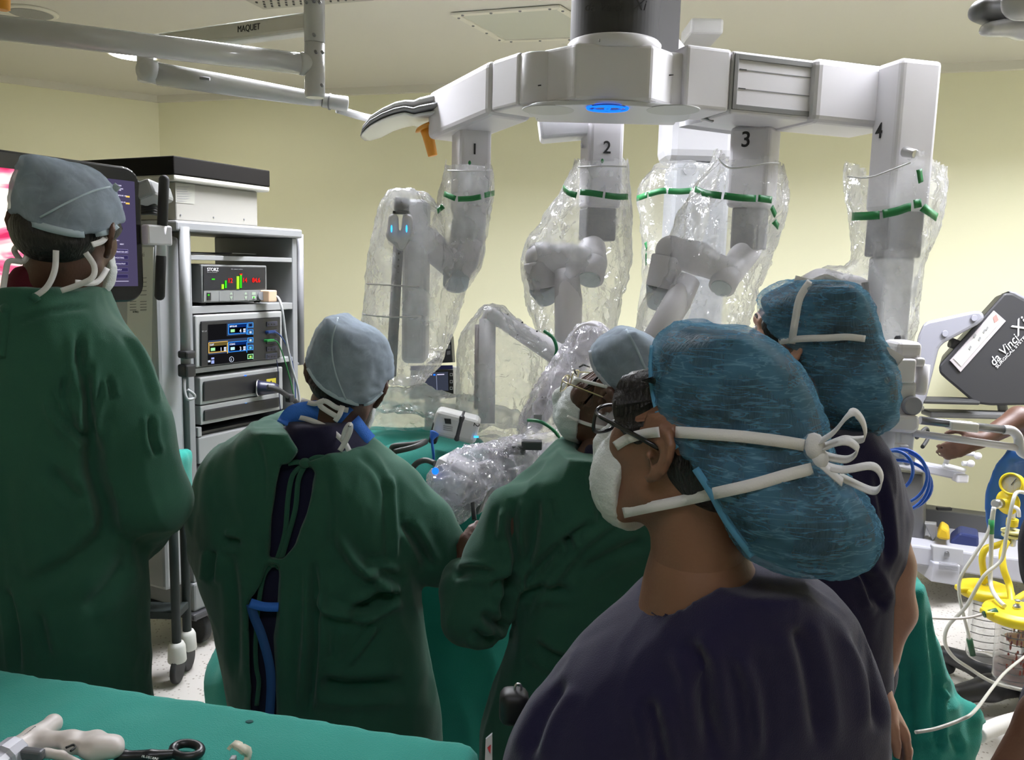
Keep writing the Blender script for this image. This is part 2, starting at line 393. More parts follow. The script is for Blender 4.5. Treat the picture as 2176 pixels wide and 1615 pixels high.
def wrinkle(V, Q, amp=.006, sc=(9, 9, 4), seed=1, ridge=True, o=2):
    N = norms(V, Q); X = V*np.array(sc); X = X+.5*np.stack([vnoise(X*.6+9*i, seed+i+50) for i in range(3)], 1)
    n = fbm(X, o, seed)
    if ridge: n = .5-np.abs(n)*1.6
    return V+N*(n*amp)[:, None]
def creases(V, Q, lines, cut=-.0):
    """folds along photograph polylines: (points, width px, depth m); negative depth is a ridge"""
    N = norms(V, Q); u, v = projn(V); o = np.zeros(len(V))
    for pts, w, dep in lines:
        pl = np.array(smooth_path([(a, b, 0) for a, b in pts], 4))[:, :2]; d = np.full(len(V), 1e9); tt = np.zeros(len(V)); L = len(pl)-1
        for i in range(L):
            a, b = pl[i], pl[i+1]; e = b-a; t = np.clip(((u-a[0])*e[0]+(v-a[1])*e[1])/(e@e+1e-9), 0, 1); q = np.hypot(u-a[0]-t*e[0], v-a[1]-t*e[1])
            m = q < d; d = np.where(m, q, d); tt = np.where(m, (i+t)/L, tt)
        fade = np.clip(np.minimum(tt, 1-tt)*5, 0, 1)
        o += -dep*fade*(np.exp(-(d/w)**2)-.45*np.exp(-((d-2*w)/w)**2))
    view = np.array([0, 0, CZ])-V; fr = np.clip((N*view).sum(1)/np.linalg.norm(view, axis=1)*2+.2, 0, 1)
    return V+N*(o*fr)[:, None]
def qmesh(name, V, Q, m, par=None, label=None):
    me = bpy.data.meshes.new(name); n = len(V); k = len(Q)
    me.vertices.add(n); me.vertices.foreach_set('co', np.asarray(V, np.float32).ravel())
    me.loops.add(4*k); me.loops.foreach_set('vertex_index', Q.astype(np.int32).ravel())
    me.polygons.add(k); me.polygons.foreach_set('loop_start', np.arange(0, 4*k, 4, dtype=np.int32))
    try: me.polygons.foreach_set('loop_total', np.full(k, 4, np.int32))
    except Exception: pass
    me.polygons.foreach_set('use_smooth', np.ones(k, bool)); me.update(calc_edges=True); me.validate()
    return link(name, me, m, par, label)
def cull(V, Q, keep):
    """drop the faces whose corners are not all kept"""
    Q = Q[keep[Q].all(1)]; u = np.unique(Q); mp = -np.ones(len(V), np.int64); mp[u] = np.arange(len(u)); return V[u], mp[Q]
def merge(*vq):
    o = 0; Vs, Qs = [], []
    for V, Q in vq: Vs.append(V); Qs.append(Q+o); o += len(V)
    return np.concatenate(Vs), np.concatenate(Qs)
# ------------------------------------------------------------------ palette
white = mat('robot_white', (.64, .625, .65), .42, var=.02, vscale=2)
white2 = mat('robot_underside_white', (.60, .605, .625), .45)
cream = mat('enamel_cream', (.42, .41, .36), .4)
lampw = mat('lamp_white', (.5, .5, .5), .25, coat=.4)
grey = mat('cart_grey', (.23, .235, .24), .5, var=.03, vscale=4)
greyl = mat('cart_light_grey', (.27, .275, .275), .5)
mgrey = mat('mid_grey', (.2, .2, .21), .45)
dgrey = mat('dark_grey_plastic', (.045, .045, .05), .42)
black = mat('black_plastic', (.012, .012, .013), .4)
rubber = mat('black_rubber', (.02, .02, .021), .7)
steel = mat('steel', (.55, .55, .55), .28, 1)
violet = mat('console_grey', (.27, .27, .31), .45)
ink = mat('ink', (.01, .01, .01), .6)
inkg = mat('faint_grey_print', (.25, .25, .25), .7)
wprint = mat('white_print', (.8, .8, .8), .6)
tapeg = mat('green_tape', (.012, .19, .05), .4)
orange = mat('orange_plastic', (.72, .30, .025), .4)
label_w = mat('paper_label', (.62, .62, .57), .6)
FILM = film('drape_film', .25, .1, .6)
FILM2 = film('drape_film_crumpled', .36, .09, 1., 40, '#f4f0fa')
FILM3 = film('drape_film_thin', .13, .12, .5, 24)
# ------------------------------------------------------------------ the room
def struct(name, ob): tag(ob, kind='structure'); return ob
m = mat('wall_paint', (.86, .845, .61), .55, var=.012, vscale=1.5)
mc = mat('ceiling_paint', (.66, .64, .57), .7)
mtrim = mat('cove_paint', (.74, .72, .62), .7)
wall_pts = [('wall_back', (-2.88, 6.84), (4.3, 4.672)), ('wall_left_corner', (-4.5, 5.648), (-2.88, 6.84)), ('wall_left', (-4.5, -2), (-4.5, 5.648)),
            ('wall_right', (4.3, 4.672), (4.3, -2)), ('wall_front', (4.3, -2), (-4.5, -2))]
for i, (n, a, b) in enumerate(wall_pts):
    a, b = Vector((a[0], a[1], 0)), Vector((b[0], b[1], 0)); d = (b-a).normalized(); o = Vector((-d.y, d.x, 0))*.1
    struct(n, M().prism([a-d*.1, b+d*.1, b+d*.1+o, a-d*.1+o], (0, 0, CEIL)).obj(n, m))
    if i < 2:
        t = M().prism([a, b, b-o*.35, a-o*.35], (0, 0, .05)); ob = t.obj('trim_%d' % (i+1), mtrim); ob.location.z = CEIL-.05; struct('', ob)
fl = bpy.data.materials.new('terrazzo_floor'); fl.use_nodes = True; N = fl.node_tree.nodes; L = fl.node_tree.links
tc = N.new('ShaderNodeTexCoord'); vo = N.new('ShaderNodeTexVoronoi'); vo.inputs['Scale'].default_value = 55
cr = N.new('ShaderNodeValToRGB'); e = cr.color_ramp.elements; e[0].position = .12; e[0].color = (.22, .19, .15, 1); e[1].position = .3; e[1].color = (.54, .51, .47, 1)
L.new(tc.outputs['Object'], vo.inputs['Vector']); L.new(vo.outputs['Distance'], cr.inputs[0]); L.new(cr.outputs[0], N['Principled BSDF'].inputs['Base Color']); N['Principled BSDF'].inputs['Roughness'].default_value = .3
poly = [(-4.5, -2), (4.3, -2), (4.3, 4.672), (-2.88, 6.84), (-4.5, 5.648)]
struct('', M().prism([(x, y, -.08) for x, y in poly], (0, 0, .08)).obj('floor', fl))
struct('', M().prism([(x, y, CEIL) for x, y in poly], (0, 0, .08)).obj('ceiling', mc))
diff = emis('light_diffuser_lit', '#f4f6ff', LAMP_BACK); diff2 = emis('fill_diffuser', '#f2f3ff', LAMP_FRONT); diff3 = emis('light_diffuser_middle', '#f4f6ff', LAMP_MID); diffg = emis('downlight_lit', '#fffaf0', LAMP_GLOW)
def panel(x, y, w, d, dm, label, sk=.11):
    t = thing('ceiling_light', label, 'ceiling light', (x, y, CEIL-.03), 'recessed ceiling light panels')
    f = M()
    for sx in (-1, 1): f.box((x+sx*(w/2+.015), y, CEIL-.012), (.03, d+.06, .024), bevel=.003)
    for sy in (-1, 1): f.box((x, y+sy*(d/2+.015), CEIL-.012), (w, .03, .024), bevel=.003)
    for sx in (-1, 1): f.box((x+sx*(w/2+.004), y, CEIL-sk/2-.02), (.008, d+.016, sk), bevel=.001)  # deep skirt added below the frame to keep lamp light off the upper walls
    for sy in (-1, 1): f.box((x, y+sy*(d/2+.004), CEIL-sk/2-.02), (w, .008, sk), bevel=.001)
    f.obj('frame', mtrim, t); M().box((x, y, CEIL-.006), (w, d, .008)).obj('diffuser', dm, t)
diffl = emis('light_diffuser_left', '#f4f6ff', LAMP_LEFT)
panel(-.7, 3.4, 1.2, .5, diffl, 'lit rectangular ceiling light panel above the video cart')
panel(1.5, 2.75, 1.1, .5, diff3, 'lit rectangular ceiling light panel to the right of the robot boom')
panel(2.6, 3.15, 1.2, .5, diff, 'lit rectangular ceiling light panel above the surgeon console')
panel(-.2, -.2, 1.1, .6, diff2, 'dim rectangular fill light panel added out of view at the near end of the room')  # added fill lamp, out of view, brightening faces turned to the camera
q = PZ(282, 112, CEIL)
t = thing('ceiling_light', 'bright round ceiling downlight glowing behind the lamp arm', 'ceiling light', (q.x, q.y, CEIL-.02))
M().lathe((q.x, q.y, CEIL-.016), (0, 0, 1), [(0, .15), (.004, .165), (.016, .17)], 32).obj('rim', mtrim, t)
M().lathe((q.x, q.y, CEIL-.02), (0, 0, 1), [(0, .13), (.006, .14)], 32).obj('diffuser', diffg, t)
# access panel, vent and speaker on the ceiling
mp_ = mat('access_panel_paint', (.56, .57, .49), .6)
pc = [PZ(x, y, CEIL-.004) for x, y in ((957, 27), (1190, 10), (1300, 78), (1066, 86))]
t = thing('ceiling_hatch', 'square flush access hatch with screwed metal frame on the ceiling', 'hatch', pc[0])
cen = sum(pc, Vector())/4; ins = [p+(cen-p)*.12 for p in pc]
f = M()
for i in range(4): f.prism([pc[i], pc[(i+1) % 4], ins[(i+1) % 4], ins[i]], (0, 0, -.012), .002)
f.obj('frame', mtrim, t); M().prism([p+Vector((0, 0, .001)) for p in ins], (0, 0, -.006)).obj('cover', mp_, t)
for i in range(4):
    for s in (.08, .36, .64, .92):
        p = (pc[i]*(1-s)+pc[(i+1) % 4]*s); p = p+(cen-p)*.05; M().lathe(p+Vector((0, 0, -.016)), (0, 0, 1), [(0, .006), (.004, .008)], 8).obj('screw', mgrey, t)
vc = [PZ(x, y, CEIL-.004) for x, y in ((536, -4), (560, 12), (740, -3))]
t = thing('ceiling_vent', 'cream perforated air vent at the top edge above the lamp post', 'vent', vc[1])
a, b = vc[1], vc[2]; d = (b-a).normalized(); n_ = Vector((d.y, -d.x, 0)); n_ = n_ if n_.y < 0 else -n_
M().prism([a, a+d*.62, a+d*.62+n_*.62, a+n_*.62], (0, 0, -.02), .004).obj('plate', cream, t)
for i in range(14):
    for j in range(3): 
        p = a+d*(.04+i*.041+(.02 if j % 2 else 0))+n_*(.045+j*.035)+Vector((0, 0, -.0235))
        M().beam((p-n_*.008-d*.004)[:2], (p+n_*.008+d*.004)[:2], .005, p.z, p.z+.004, 0).obj('slot', dgrey, t)
q = PZ(66, 24, CEIL)
t = thing('ceiling_speaker', 'round flush grey ceiling speaker with white rim at upper left', 'speaker', q)
M().lathe((q.x, q.y, CEIL-.014), (0, 0, 1), [(0, .118), (.006, .13), (.014, .132)], 36).obj('rim', mtrim, t)
M().lathe((q.x, q.y, CEIL-.017), (0, 0, 1), [(0, .1), (.004, .108)], 36).obj('grille', mat('speaker_grille', (.33, .33, .31), .7, bump=.5, bscale=300), t)

# ------------------------------------------------------------------ ceiling-hung surgical lights
Zv = Vector((0, 0, 1))
t = thing('surgical_light', 'white ceiling-hung surgical lamp with jointed arms and an orange sterile handle', 'surgical light', P(668, 45, 2.5))
pt = P(668, 20, 2.5); r = W_(21, 2.5)
z = lambda y: P(668, y, 2.5).z
M().lathe((pt.x, pt.y, z(92)), Zv, [(0, r*.9), (.003, r), (CEIL-z(92), r)], 28).obj('upper_post', lampw, t)
M().lathe((pt.x, pt.y, z(208)), Zv, [(0, r*.85), (.012, r*.98), (z(93)-z(208), r*.98)], 28).obj('lower_post', lampw, t)
M().lathe((pt.x, pt.y, CEIL-.05), Zv, [(0, .09), (.02, .13), (.05, .14)], 28).obj('ceiling_flange', lampw, t)
for (x, y) in ((651, 5), (667, 3), (680, 6), (668, 75), (672, 111), (686, 112), (685, 182)):
    p = P(x, y, 2.5-.03); M().lathe(p, (0, -1, 0), [(0, .005), (.012, .004)], 8).obj('screw', mgrey, t)
def zl(p, zz): return Vector((p.x, p.y, zz))
a, b = P(660, 138, 2.5), P(-140, 42, 2.03)
M().tube([a, b], [W_(21, 2.5)]*2, 28).obj('extension_tube', lampw, t)
M().lathe(a+(a-b).normalized()*.005, b-a, [(0, r*1.05), (.03, r*1.08), (.04, r)], 28).obj('tube_collar', lampw, t)
a, b = P(665, 50, 2.53), P(318, 96, 3.0)
d = (b-a).normalized(); s_, d_, u_ = basis(d)
M().box((a+b)/2, ((b-a).length, .055, .058), (d, s_, u_), .012, 3).obj('rear_arm', mat('lamp_cream', (.55, .54, .47), .4), t)
nf = s_ if s_.y < 0 else -s_; text('MAQUET', a+d*.31+nf*.0285-u_*.006, -d, u_, .019, ink, t)
j = P(316, 150, 2.92)
M().lathe(P(310, 168, 2.92)+Vector((0, 0, -.01)), Zv, [(0, .022), (.004, .027), (P(310, 104, 2.92).z-P(310, 168, 2.92).z+.03, .027)], 20).obj('drop_post', lampw, t)
M().lathe(P(334, 155, 2.91)+Vector((-.02, -.055, 0)), (.3, 1, 0), [(0, .02), (.004, .038), (.09, .038), (.094, .03)], 24).obj('spring_joint', lampw, t)
a, b = P(335, 157, 2.9), P(684, 213, 3.02)
d = (b-a).normalized(); s_, d_, u_ = basis(d)
M().tube([a, a+(b-a)*.5, b-d*.03, b], [W_(23, 2.9), W_(20, 2.95), W_(15, 3), W_(12, 3)], 20).obj('spring_arm', lampw, t)
M().tube([P(425, 165, 2.87), P(446, 168, 2.87)], .006, 6).obj('arm_label', mgrey, t)
a, b = P(684, 213, 3.02), P(739, 222, 3.05); M().cyl(a, b, W_(14, 3.03), W_(16, 3.05), 20, .004).obj('swivel', lampw, t)
M().cyl(P(700, 216, 3.03), P(703, 216.5, 3.03), W_(16.5, 3.03), n=20).obj('swivel_ring', mgrey, t)
M().tube(smooth_path([P(716, 232, 3.05), P(745, 241, 3.08), P(778, 250, 3.12), P(810, 256, 3.15)]), [W_(8, 3.1)]*19, 12).obj('fork', lampw, t)
# lamp head seen from its edge: a shallow dish that tilts
hY = 3.16
def dish(x, y0, y1):                                   # slices of the shallow dish, across the lamp: (left-right position, lower edge, upper edge)
    return x, y0, y1
sl = [(771, 296, 288), (780, 293, 272), (800, 283, 254), (825, 270, 238), (850, 262, 226), (870, 258, 222), (888, 264, 222), (900, 262, 216), (920, 259, 211), (937, 257, 207)]
def ringset(k0, k1, dep):
    vs, fs = [], []
    for i_, (x, lo_, up_) in enumerate(sl):
        a_, b_ = up_+(lo_-up_)*k0, up_+(lo_-up_)*k1; w_ = dep*(.35 if i_ == 0 else .7 if i_ == 1 else 1.)
        n_ = 20; cc = P(x, (a_+b_)/2, hY); hh = abs(P(x, a_, hY).z-P(x, b_, hY).z)/2
        vs += [cc+Vector((0, w_*math.copysign(abs(math.cos(t_))**.6, math.cos(t_)), hh*math.copysign(abs(math.sin(t_))**.8, math.sin(t_)))) for t_ in [2*math.pi*k/n_ for k in range(n_)]]
    n_ = 20
    for i_ in range(len(sl)-1):
        for k in range(n_): fs.append((i_*n_+k, i_*n_+(k+1) % n_, (i_+1)*n_+(k+1) % n_, (i_+1)*n_+k))
    fs.append(tuple(range(n_))[::-1]); fs.append(tuple(range((len(sl)-1)*n_, len(sl)*n_)))
    g_ = M(); v_ = g_.faces(vs, fs, True); bmesh.ops.recalc_face_normals(g_.b, faces=g_.b.faces[:]); return g_
ringset(0, .55, .13).obj('lamp_head', lampw, t); ringset(.42, .82, .15).obj('grey_rim', mgrey, t); ringset(.74, 1., .132).obj('lens', mat('lamp_lens', (.62, .63, .63), .12), t)
M().lathe(P(905, 266, 3.1), P(909, 275, 3.1)-P(905, 266, 3.1), [(0, W_(22, 3.1)), (.008, W_(26, 3.1)), (.012, W_(16, 3.1)), (.016, W_(13, 3.1))], 24).obj('handle_flange', orange, t)
M().lathe(P(906, 272, 3.1), P(919, 328, 3.1)-P(906, 272, 3.1), [(0, W_(14, 3.1)), (.03, W_(12, 3.1)), (.1, W_(10, 3.1)), (.102, W_(7, 3.1))], 20).obj('sterile_handle', orange, t)

t = thing('surgical_light', 'grey and white surgical lamp head hanging in from the top right corner', 'surgical light', P(2130, 40, 2.3))
s = Sdf().chain([P(2085, 22, 2.3), P(2180, 30, 2.35), P(2290, 20, 2.45)], [W_(22, 2.3), W_(40, 2.35), W_(30, 2.4)], .03, f=1.6)
V, Q = s.mesh(.008, 3); qmesh('lamp_head', V, Q, mat('lamp_shell_grey', (.15, .15, .15), .4), t)
s = Sdf().chain([P(2098, 62, 2.28), P(2180, 55, 2.32), P(2290, 50, 2.4)], [W_(14, 2.3), W_(22, 2.3), W_(18, 2.4)], .03, f=1.7)
V, Q = s.mesh(.008, 3); qmesh('lens', V, Q, lampw, t)
s = Sdf().chain([P(2165, 5, 2.2), P(2300, 15, 2.3)], [W_(36, 2.2), W_(36, 2.3)], .03, f=.7)
V, Q = s.mesh(.008, 3); qmesh('side_cover', V, Q, lampw, t)
M().tube([P(2260, 0, 2.4), P(2300, -180, 2.5)], .03, 16).obj('hanger', lampw, t)
t = thing('surgical_light', 'orange lamp handle just showing at the top left corner', 'surgical light', P(-20, -20, 1.7))
M().lathe(P(2, -32, 1.7), (0, 0, -1), [(0, .03), (.01, .03), (.012, .016), (.045, .014), (.047, .010)], 20).obj('sterile_handle', orange, t)
q = P(2, -34, 1.7); M().lathe(q, Zv, [(0, .03), (.06, .04), (.08, .1), (.1, .12), (.12, .1), (.14, .03)], 32).obj('lamp_head', lampw, t)
M().tube([q+Vector((0, 0, .09)), Vector((q.x, q.y, CEIL))], .025, 16).obj('hanger', lampw, t)

# ------------------------------------------------------------------ the surgical robot: one patient cart with its boom and four arms
zb, zt = 2.066, 2.238
rob = thing('surgical_robot', 'white four-armed surgical robot with numbered arms hanging from its boom over the table', 'robot', (1.0, 3.75, 0))
xy = lambda px, Y, py=170: P(px, py, Y)[:2]
# column, base and boom behind
c0 = P(1480, 300, 3.75)
M().beam((c0.x, c0.y-.13), (c0.x, c0.y+.13), .155, P(1480, 342, 3.6).z, 2.36, .05).obj('column_head', mat('column_white', (.46, .46, .48), .45), rob)
M().beam((c0.x+.01, c0.y-.12), (c0.x+.01, c0.y+.12), .125, .3, P(1480, 341, 3.6).z, .03).obj('column', mat('column_grey', (.34, .35, .37), .45), rob)
M().beam((c0.x, c0.y-.5), (c0.x, c0.y+.35), .3, .06, .42, .08).obj('cart_base', white2, rob)
for sx in (-.24, .24):
    for sy in (-.4, .25): M().cyl((c0.x+sx-.02, c0.y+sy, .06), (c0.x+sx+.02, c0.y+sy, .06), .06, n=16).obj('wheel', rubber, rob)
ring = M(); pcn = P(1466, 359, c0.y-.125)
for k in (0, 1): ring.tube([pcn+Vector((math.cos(a)*.028, 0, math.sin(a)*.028)) for a in np.linspace(-1.1+k*math.pi, 1.1+k*math.pi, 10)], .0025, 6)
ring.obj('emblem', mgrey, rob)
h0 = P(1303, 150, 2.63)
M().beam((h0.x+.1, h0.y+.22), (c0.x, c0.y+.05), .1, 2.262, 2.385, .03).obj('boom', white, rob)
q = P(1488, 75, 3.5); M().beam((q.x-.06, q.y), (q.x+.07, q.y), .1, q.z-.02, q.z+.04, .012).obj('boom_bracket', mat('bracket_grey', (.4, .4, .39), .5), rob)
# dark boom cover with a point to the rear right
zc = P(1300, 72, 2.48).z
bm_ = M(); n = 20; R0 = .135
circ = [(h0.x+R0*math.cos(a), h0.y+R0*math.sin(a)) for a in np.linspace(math.radians(150), math.radians(375), n)]
tip = [P(1446, 40, 2.86), P(1425, 40, 3.2), P(1330, 40, 3.0)]
pl = circ+[(tip[0].x, tip[0].y), (tip[1].x, tip[1].y)]
lo = [Vector((x, y, zc+(0.0 if i < n else .02))) for i, (x, y) in enumerate(pl)]
bm_.prism(lo, (0, 0, .36), .012); cov = bm_.obj('boom_cover', mat('cover_charcoal', (.05, .049, .05), .7, spec=.2), rob)
gp = P(1228, 18, 2.46); text('da Vinci', Vector((h0.x-.105, h0.y-R0-.002, P(1228, 22, 2.49).z)), (1, 0, 0), Zv, .024, black, rob, shear=.25); text('Xi', Vector((h0.x+.035, h0.y-R0-.0, P(1300, 17, 2.49).z)), (1, .3, 0), Zv, .03, black, rob, shear=.25)
M().lathe((h0.x, h0.y, P(1300, 97, 2.5).z), Zv, [(0, .128), (.004, .138), (.03, .142), (.034, .138), (zc-P(1300, 97, 2.5).z+.01, .136)], 48).obj('boom_ring', white, rob)
M().tube([P(1274, 83, 2.475), P(1274, 89, 2.475)], .0012, 6).obj('ring_mark', ink, rob)
# hub block
body = [xy(x, Y) for x, Y in ((1208, 2.53), (1222, 2.505), (1384, 2.505), (1398, 2.53), (1448, 2.62), (1440, 2.9), (1140, 2.9), (1152, 2.6))]
M().prism([(x, y, zb) for x, y in body], (0, 0, zt-zb-.01), .012, 3).obj('boom_hub', white, rob)
M().lathe((h0.x, h0.y, zb+.004), Zv, [(0, .115), (zt-zb+.03, .124)], 48).obj('hub_column', white, rob)
plate = [xy(x, Y, 235) for x, Y in ((1122, 2.62), (1150, 2.55), (1215, 2.52), (1300, 2.50), (1390, 2.52), (1440, 2.55), (1468, 2.63), (1455, 2.74), (1400, 2.78), (1300, 2.82), (1190, 2.78), (1135, 2.74))]
M().prism([(p.x, p.y, zb-.012) for p in smooth_path([(x, y, 0) for x, y in plate], 4, True)], (0, 0, .014), .003).obj('hub_underplate', white2, rob)
blue = emis('blue_led', '#1560ff', 2.2); blue2 = emis('cyan_led', '#38a8ff', 2.0)
q = PZ(1291, 230, zb-.014)
el = M(); rx, ry = W_(40, 2.6), .048
el.tube([q+Vector((rx*math.cos(a), ry*math.sin(a), 0)) for a in np.linspace(0, 2*math.pi, 40, endpoint=False)], .0045, 6, True)
for s_ in (-1, 1): el.tube([q+Vector((rx*s_*(.3+.42*math.cos(a)), ry*.62*math.sin(a), 0)) for a in np.linspace(.5, 5.8, 18)], .004, 6)
el.obj('status_light', blue, rob)
M().lathe(q+Vector((0, 0, -.001)), Zv, [(0, rx), (.003, rx)], 40).obj('status_light_window', mat('led_window', (.05, .1, .3), .2), rob)
for x in (1165, 1430):
    q2 = PZ(x, 235, zb-.013); M().lathe(q2, Zv, [(0, .078), (.003, .08)], 36).obj('pivot_cap', mat('cap_grey', (.5, .51, .5), .5), rob)
def column(name, xe, Ye, th, wl, wr, z0, z1):
    e = P(xe, 300, Ye); th = math.radians(th); a = Vector((math.cos(th), math.sin(th), 0)); b = Vector((-math.sin(th), math.cos(th), 0))
    e = Vector((e.x, e.y, 0)); p = [e, e+a*wr, e+a*wr+b*wl, e+b*wl]
    o = M().prism([v+Vector((0, 0, z0)) for v in p], (0, 0, z1-z0), .016, 3).obj(name, white, rob)
    return o, (e, a, b, wl, wr)
def onface(fr, left):
    e, a, b, wl, wr = fr; return Pl(e, a if left else b)
# arm 1
j1 = P(1152, 170, 2.66); e1 = P(990, 240, 3.02)
A1, f1 = column('robot_arm', 977, 2.93, 20, .115, .118, P(1000, 455, 2.95).z, 2.09)
A1['label'] = 'robot arm numbered 1'
M().lathe((j1.x, j1.y, zb+.004), Zv, [(0, .07), (.006, .076), (zt-zb-.026, .076), (zt-zb-.02, .07)], 40).obj('pivot_joint', white, A1)
d = Vector((e1.x-j1.x, e1.y-j1.y, 0)).normalized(); n_ = Vector((-d.y, d.x, 0))
mid = Vector((j1.x, j1.y, 0))+d*.16; M().beam((j1.x+d.x*.01, j1.y+d.y*.01), mid[:2], .082, zb+.002, zt-.012, .012).obj('boom_inner_link', white, A1)
en = Vector((e1.x, e1.y, 0))+d*.13
M().prism([mid-n_*.086+Zv*(zb-.006), en-n_*.09+Zv*(zb-.042), en-n_*.09+Zv*(zt-.05), mid-n_*.086+Zv*(zt-.008)], n_*.175, .022, 3).obj('boom_outer_link', white, A1)
M().tube([P(1143, 182, 2.575), P(1150, 181, 2.575)], .002, 6).obj('alignment_mark', ink, A1)
fp = onface(f1, False); text('1', fp(1001, 327, .002), fp.x, Zv, W_(22, 2.95), ink, A1, 'number', bold=.018)
M().ell(fp(998, 346, .002), (.005, .002, .008)).obj('status_dot', tapeg, A1)
Y = 3.0
M().cyl(P(1000, 440, Y), P(992, 520, Y), W_(34, Y), W_(38, Y), 24).obj('setup_joint', white2, A1)
M().tube(smooth_path([P(992, 515, Y), P(990, 550, 2.96), P(965, 575, 2.93)]), [W_(q, Y) for q in np.linspace(36, 34, 13)], 20).obj('elbow', white, A1)
M().lathe(P(968, 606, 2.9), P(975, 545, 3.0)-P(968, 606, 2.9), [(0, W_(20, Y)), (.003, W_(26, Y)), (.1, W_(30, Y))], 28).obj('elbow_cap', mat('cap_blue_grey', (.42, .47, .5), .5), A1)
M().tube([P(972, 572, 2.95), P(905, 512, 2.86), P(888, 500, 2.84)], [W_(28, Y), W_(30, Y), W_(24, Y)], 20).obj('wrist_link', white, A1)
M().beam(xy(884, 2.8), xy(893, 2.93), W_(26, 2.85), P(884, 770, 2.85).z, P(884, 425, 2.85).z, .02).obj('insertion_axis', white2, A1)
M().tube([P(847, 512, 2.74), P(831, 800, 2.72)], W_(11, 2.73), 4).obj('rail', mat('rail_grey', (.2, .2, .21), .4), A1)
for k in range(16):
    y = 525+k*13.5; M().ell(P(848.5-(y-510)*.055, y, 2.74-W_(9, 2.74)), .004, n=8).obj('rail_hole', black, A1)
M().cyl(P(855, 420, 2.74), P(853, 450, 2.74), W_(16, 2.74), n=24, bv=.004).obj('endoscope_head', black, A1)
M().box(P(853, 452, 2.73), (W_(34, 2.74), .03, W_(7, 2.74)), bevel=.003).obj('endoscope_collar', black, A1)
s = Sdf()
for x in (838, 868): s.chain([P(x-2, 465, 2.72), P(x-3, 500, 2.72), P(852, 523, 2.72)], [W_(11, 2.72), W_(13, 2.72), W_(9, 2.72)], .01)
V, Q = s.mesh(.004, 2); qmesh('endoscope_housing', V, Q, white, A1)
for x in (832, 864): M().ell(P(x, 486, 2.685), (.003, .004, .012)).obj('status_light', blue2, A1)
# arm 2
A2, f2 = column('robot_arm', 1252, 2.93, 12, .115, .128, P(1280, 442, 2.95).z, 2.1)
A2['label'] = 'robot arm numbered 2'
Y = 2.98
M().prism([P(1143, 243, 2.95), P(1310, 256, 2.95), P(1306, 276, 2.95), P(1290, 283, 2.95), P(1150, 296, 2.95)], (0, .13, 0), .012, 3).obj('boom_outer_link', white2, A2)
fp = onface(f2, False); text('2', fp(1281, 325, .002), fp.x, Zv, W_(25, 2.95), ink, A2, 'number', bold=.018)
M().ell(fp(1280, 342, .002), (.005, .002, .008)).obj('status_dot', tapeg, A2)
q = P(1267, 440, Y); M().beam(xy(1240, 2.95), xy(1243, 3.05), .002, 2, 2.01, 0).obj('seam', white2, A2)
e, a, b, wl, wr = f2; cc = e+a*.06+b*.06
M().prism([cc+(a*x+b*y)+Zv*P(1267, 512, Y).z for x, y in ((-.055, -.05), (.055, -.05), (.055, .05), (-.055, .05))], Zv*(P(1267, 441, Y).z-P(1267, 512, Y).z), .008).obj('motor', mat('motor_grey', (.17, .17, .185), .5), A2)
s = Sdf().chain([P(1150, 548, 2.9), P(1210, 552, 2.88), P(1255, 562, 2.88)], [W_(34, 2.9), W_(30, 2.88), W_(28, 2.88)], .03).cone(P(1258, 530, 2.96), .05, P(1262, 560, 2.9), .045, .03)
V, Q = s.mesh(.007, 3); qmesh('cross_link', V, Q, white, A2)
M().cyl(P(1146, 555, 2.9), P(1156, 612, 2.9), W_(34, 2.9), W_(30, 2.9), 28, .006).obj('shoulder_joint', white, A2)
M().cyl(P(1152, 608, 2.9), P(1164, 640, 2.93), W_(30, 2.9), W_(22, 2.9), 28, .006).obj('shoulder_cap', mat('cap_blue_grey', (.42, .47, .5), .5), A2)
M().lathe(P(1253, 594, 2.84), P(1262, 548, 2.9)-P(1253, 594, 2.84), [(0, W_(22, 2.9)), (.003, W_(29, 2.9)), (.075, W_(30, 2.9))], 28).obj('elbow_cap', white, A2)
M().cyl(P(1252, 596, 2.835), P(1253, 592, 2.84), W_(23, 2.9), n=28).obj('cap_face', mat('cap_pale_blue', (.46, .53, .53), .5), A2)
M().tube([P(1204, 575, 2.85), P(1208, 640, 2.82), P(1206, 790, 2.74)], [W_(25, 2.85), W_(30, 2.8), W_(27, 2.75)], 28).obj('forearm', white, A2)
Y = 2.62
s = Sdf().cone(P(1045, 668, Y), W_(15, Y), P(1183, 752, 2.6), W_(24, Y), .01, f=1.4).cone(P(1045, 668, Y), W_(17, Y), P(1034, 690, Y), W_(17, Y), .01)
V, Q = s.mesh(.006, 2); qmesh('upper_wrist_link', V, Q, white, A2)
M().tube([P(1036, 680, Y), P(1034, 900, 2.55)], W_(24, Y), 4, up=(1, 1, 0)).obj('lower_wrist_link', white, A2)
M().tube([P(1016, 690, 2.61), P(1014, 870, 2.55)], W_(7, Y), 4).obj('wrist_rail', mat('rail_brown', (.30, .25, .26), .5), A2)
for x, y in ((1069, 693), (1079, 668), (1110, 685), (1100, 712), (1141, 704)): M().ell(P(x, y, Y-.05), .003, n=8).obj('screw', ink, A2)
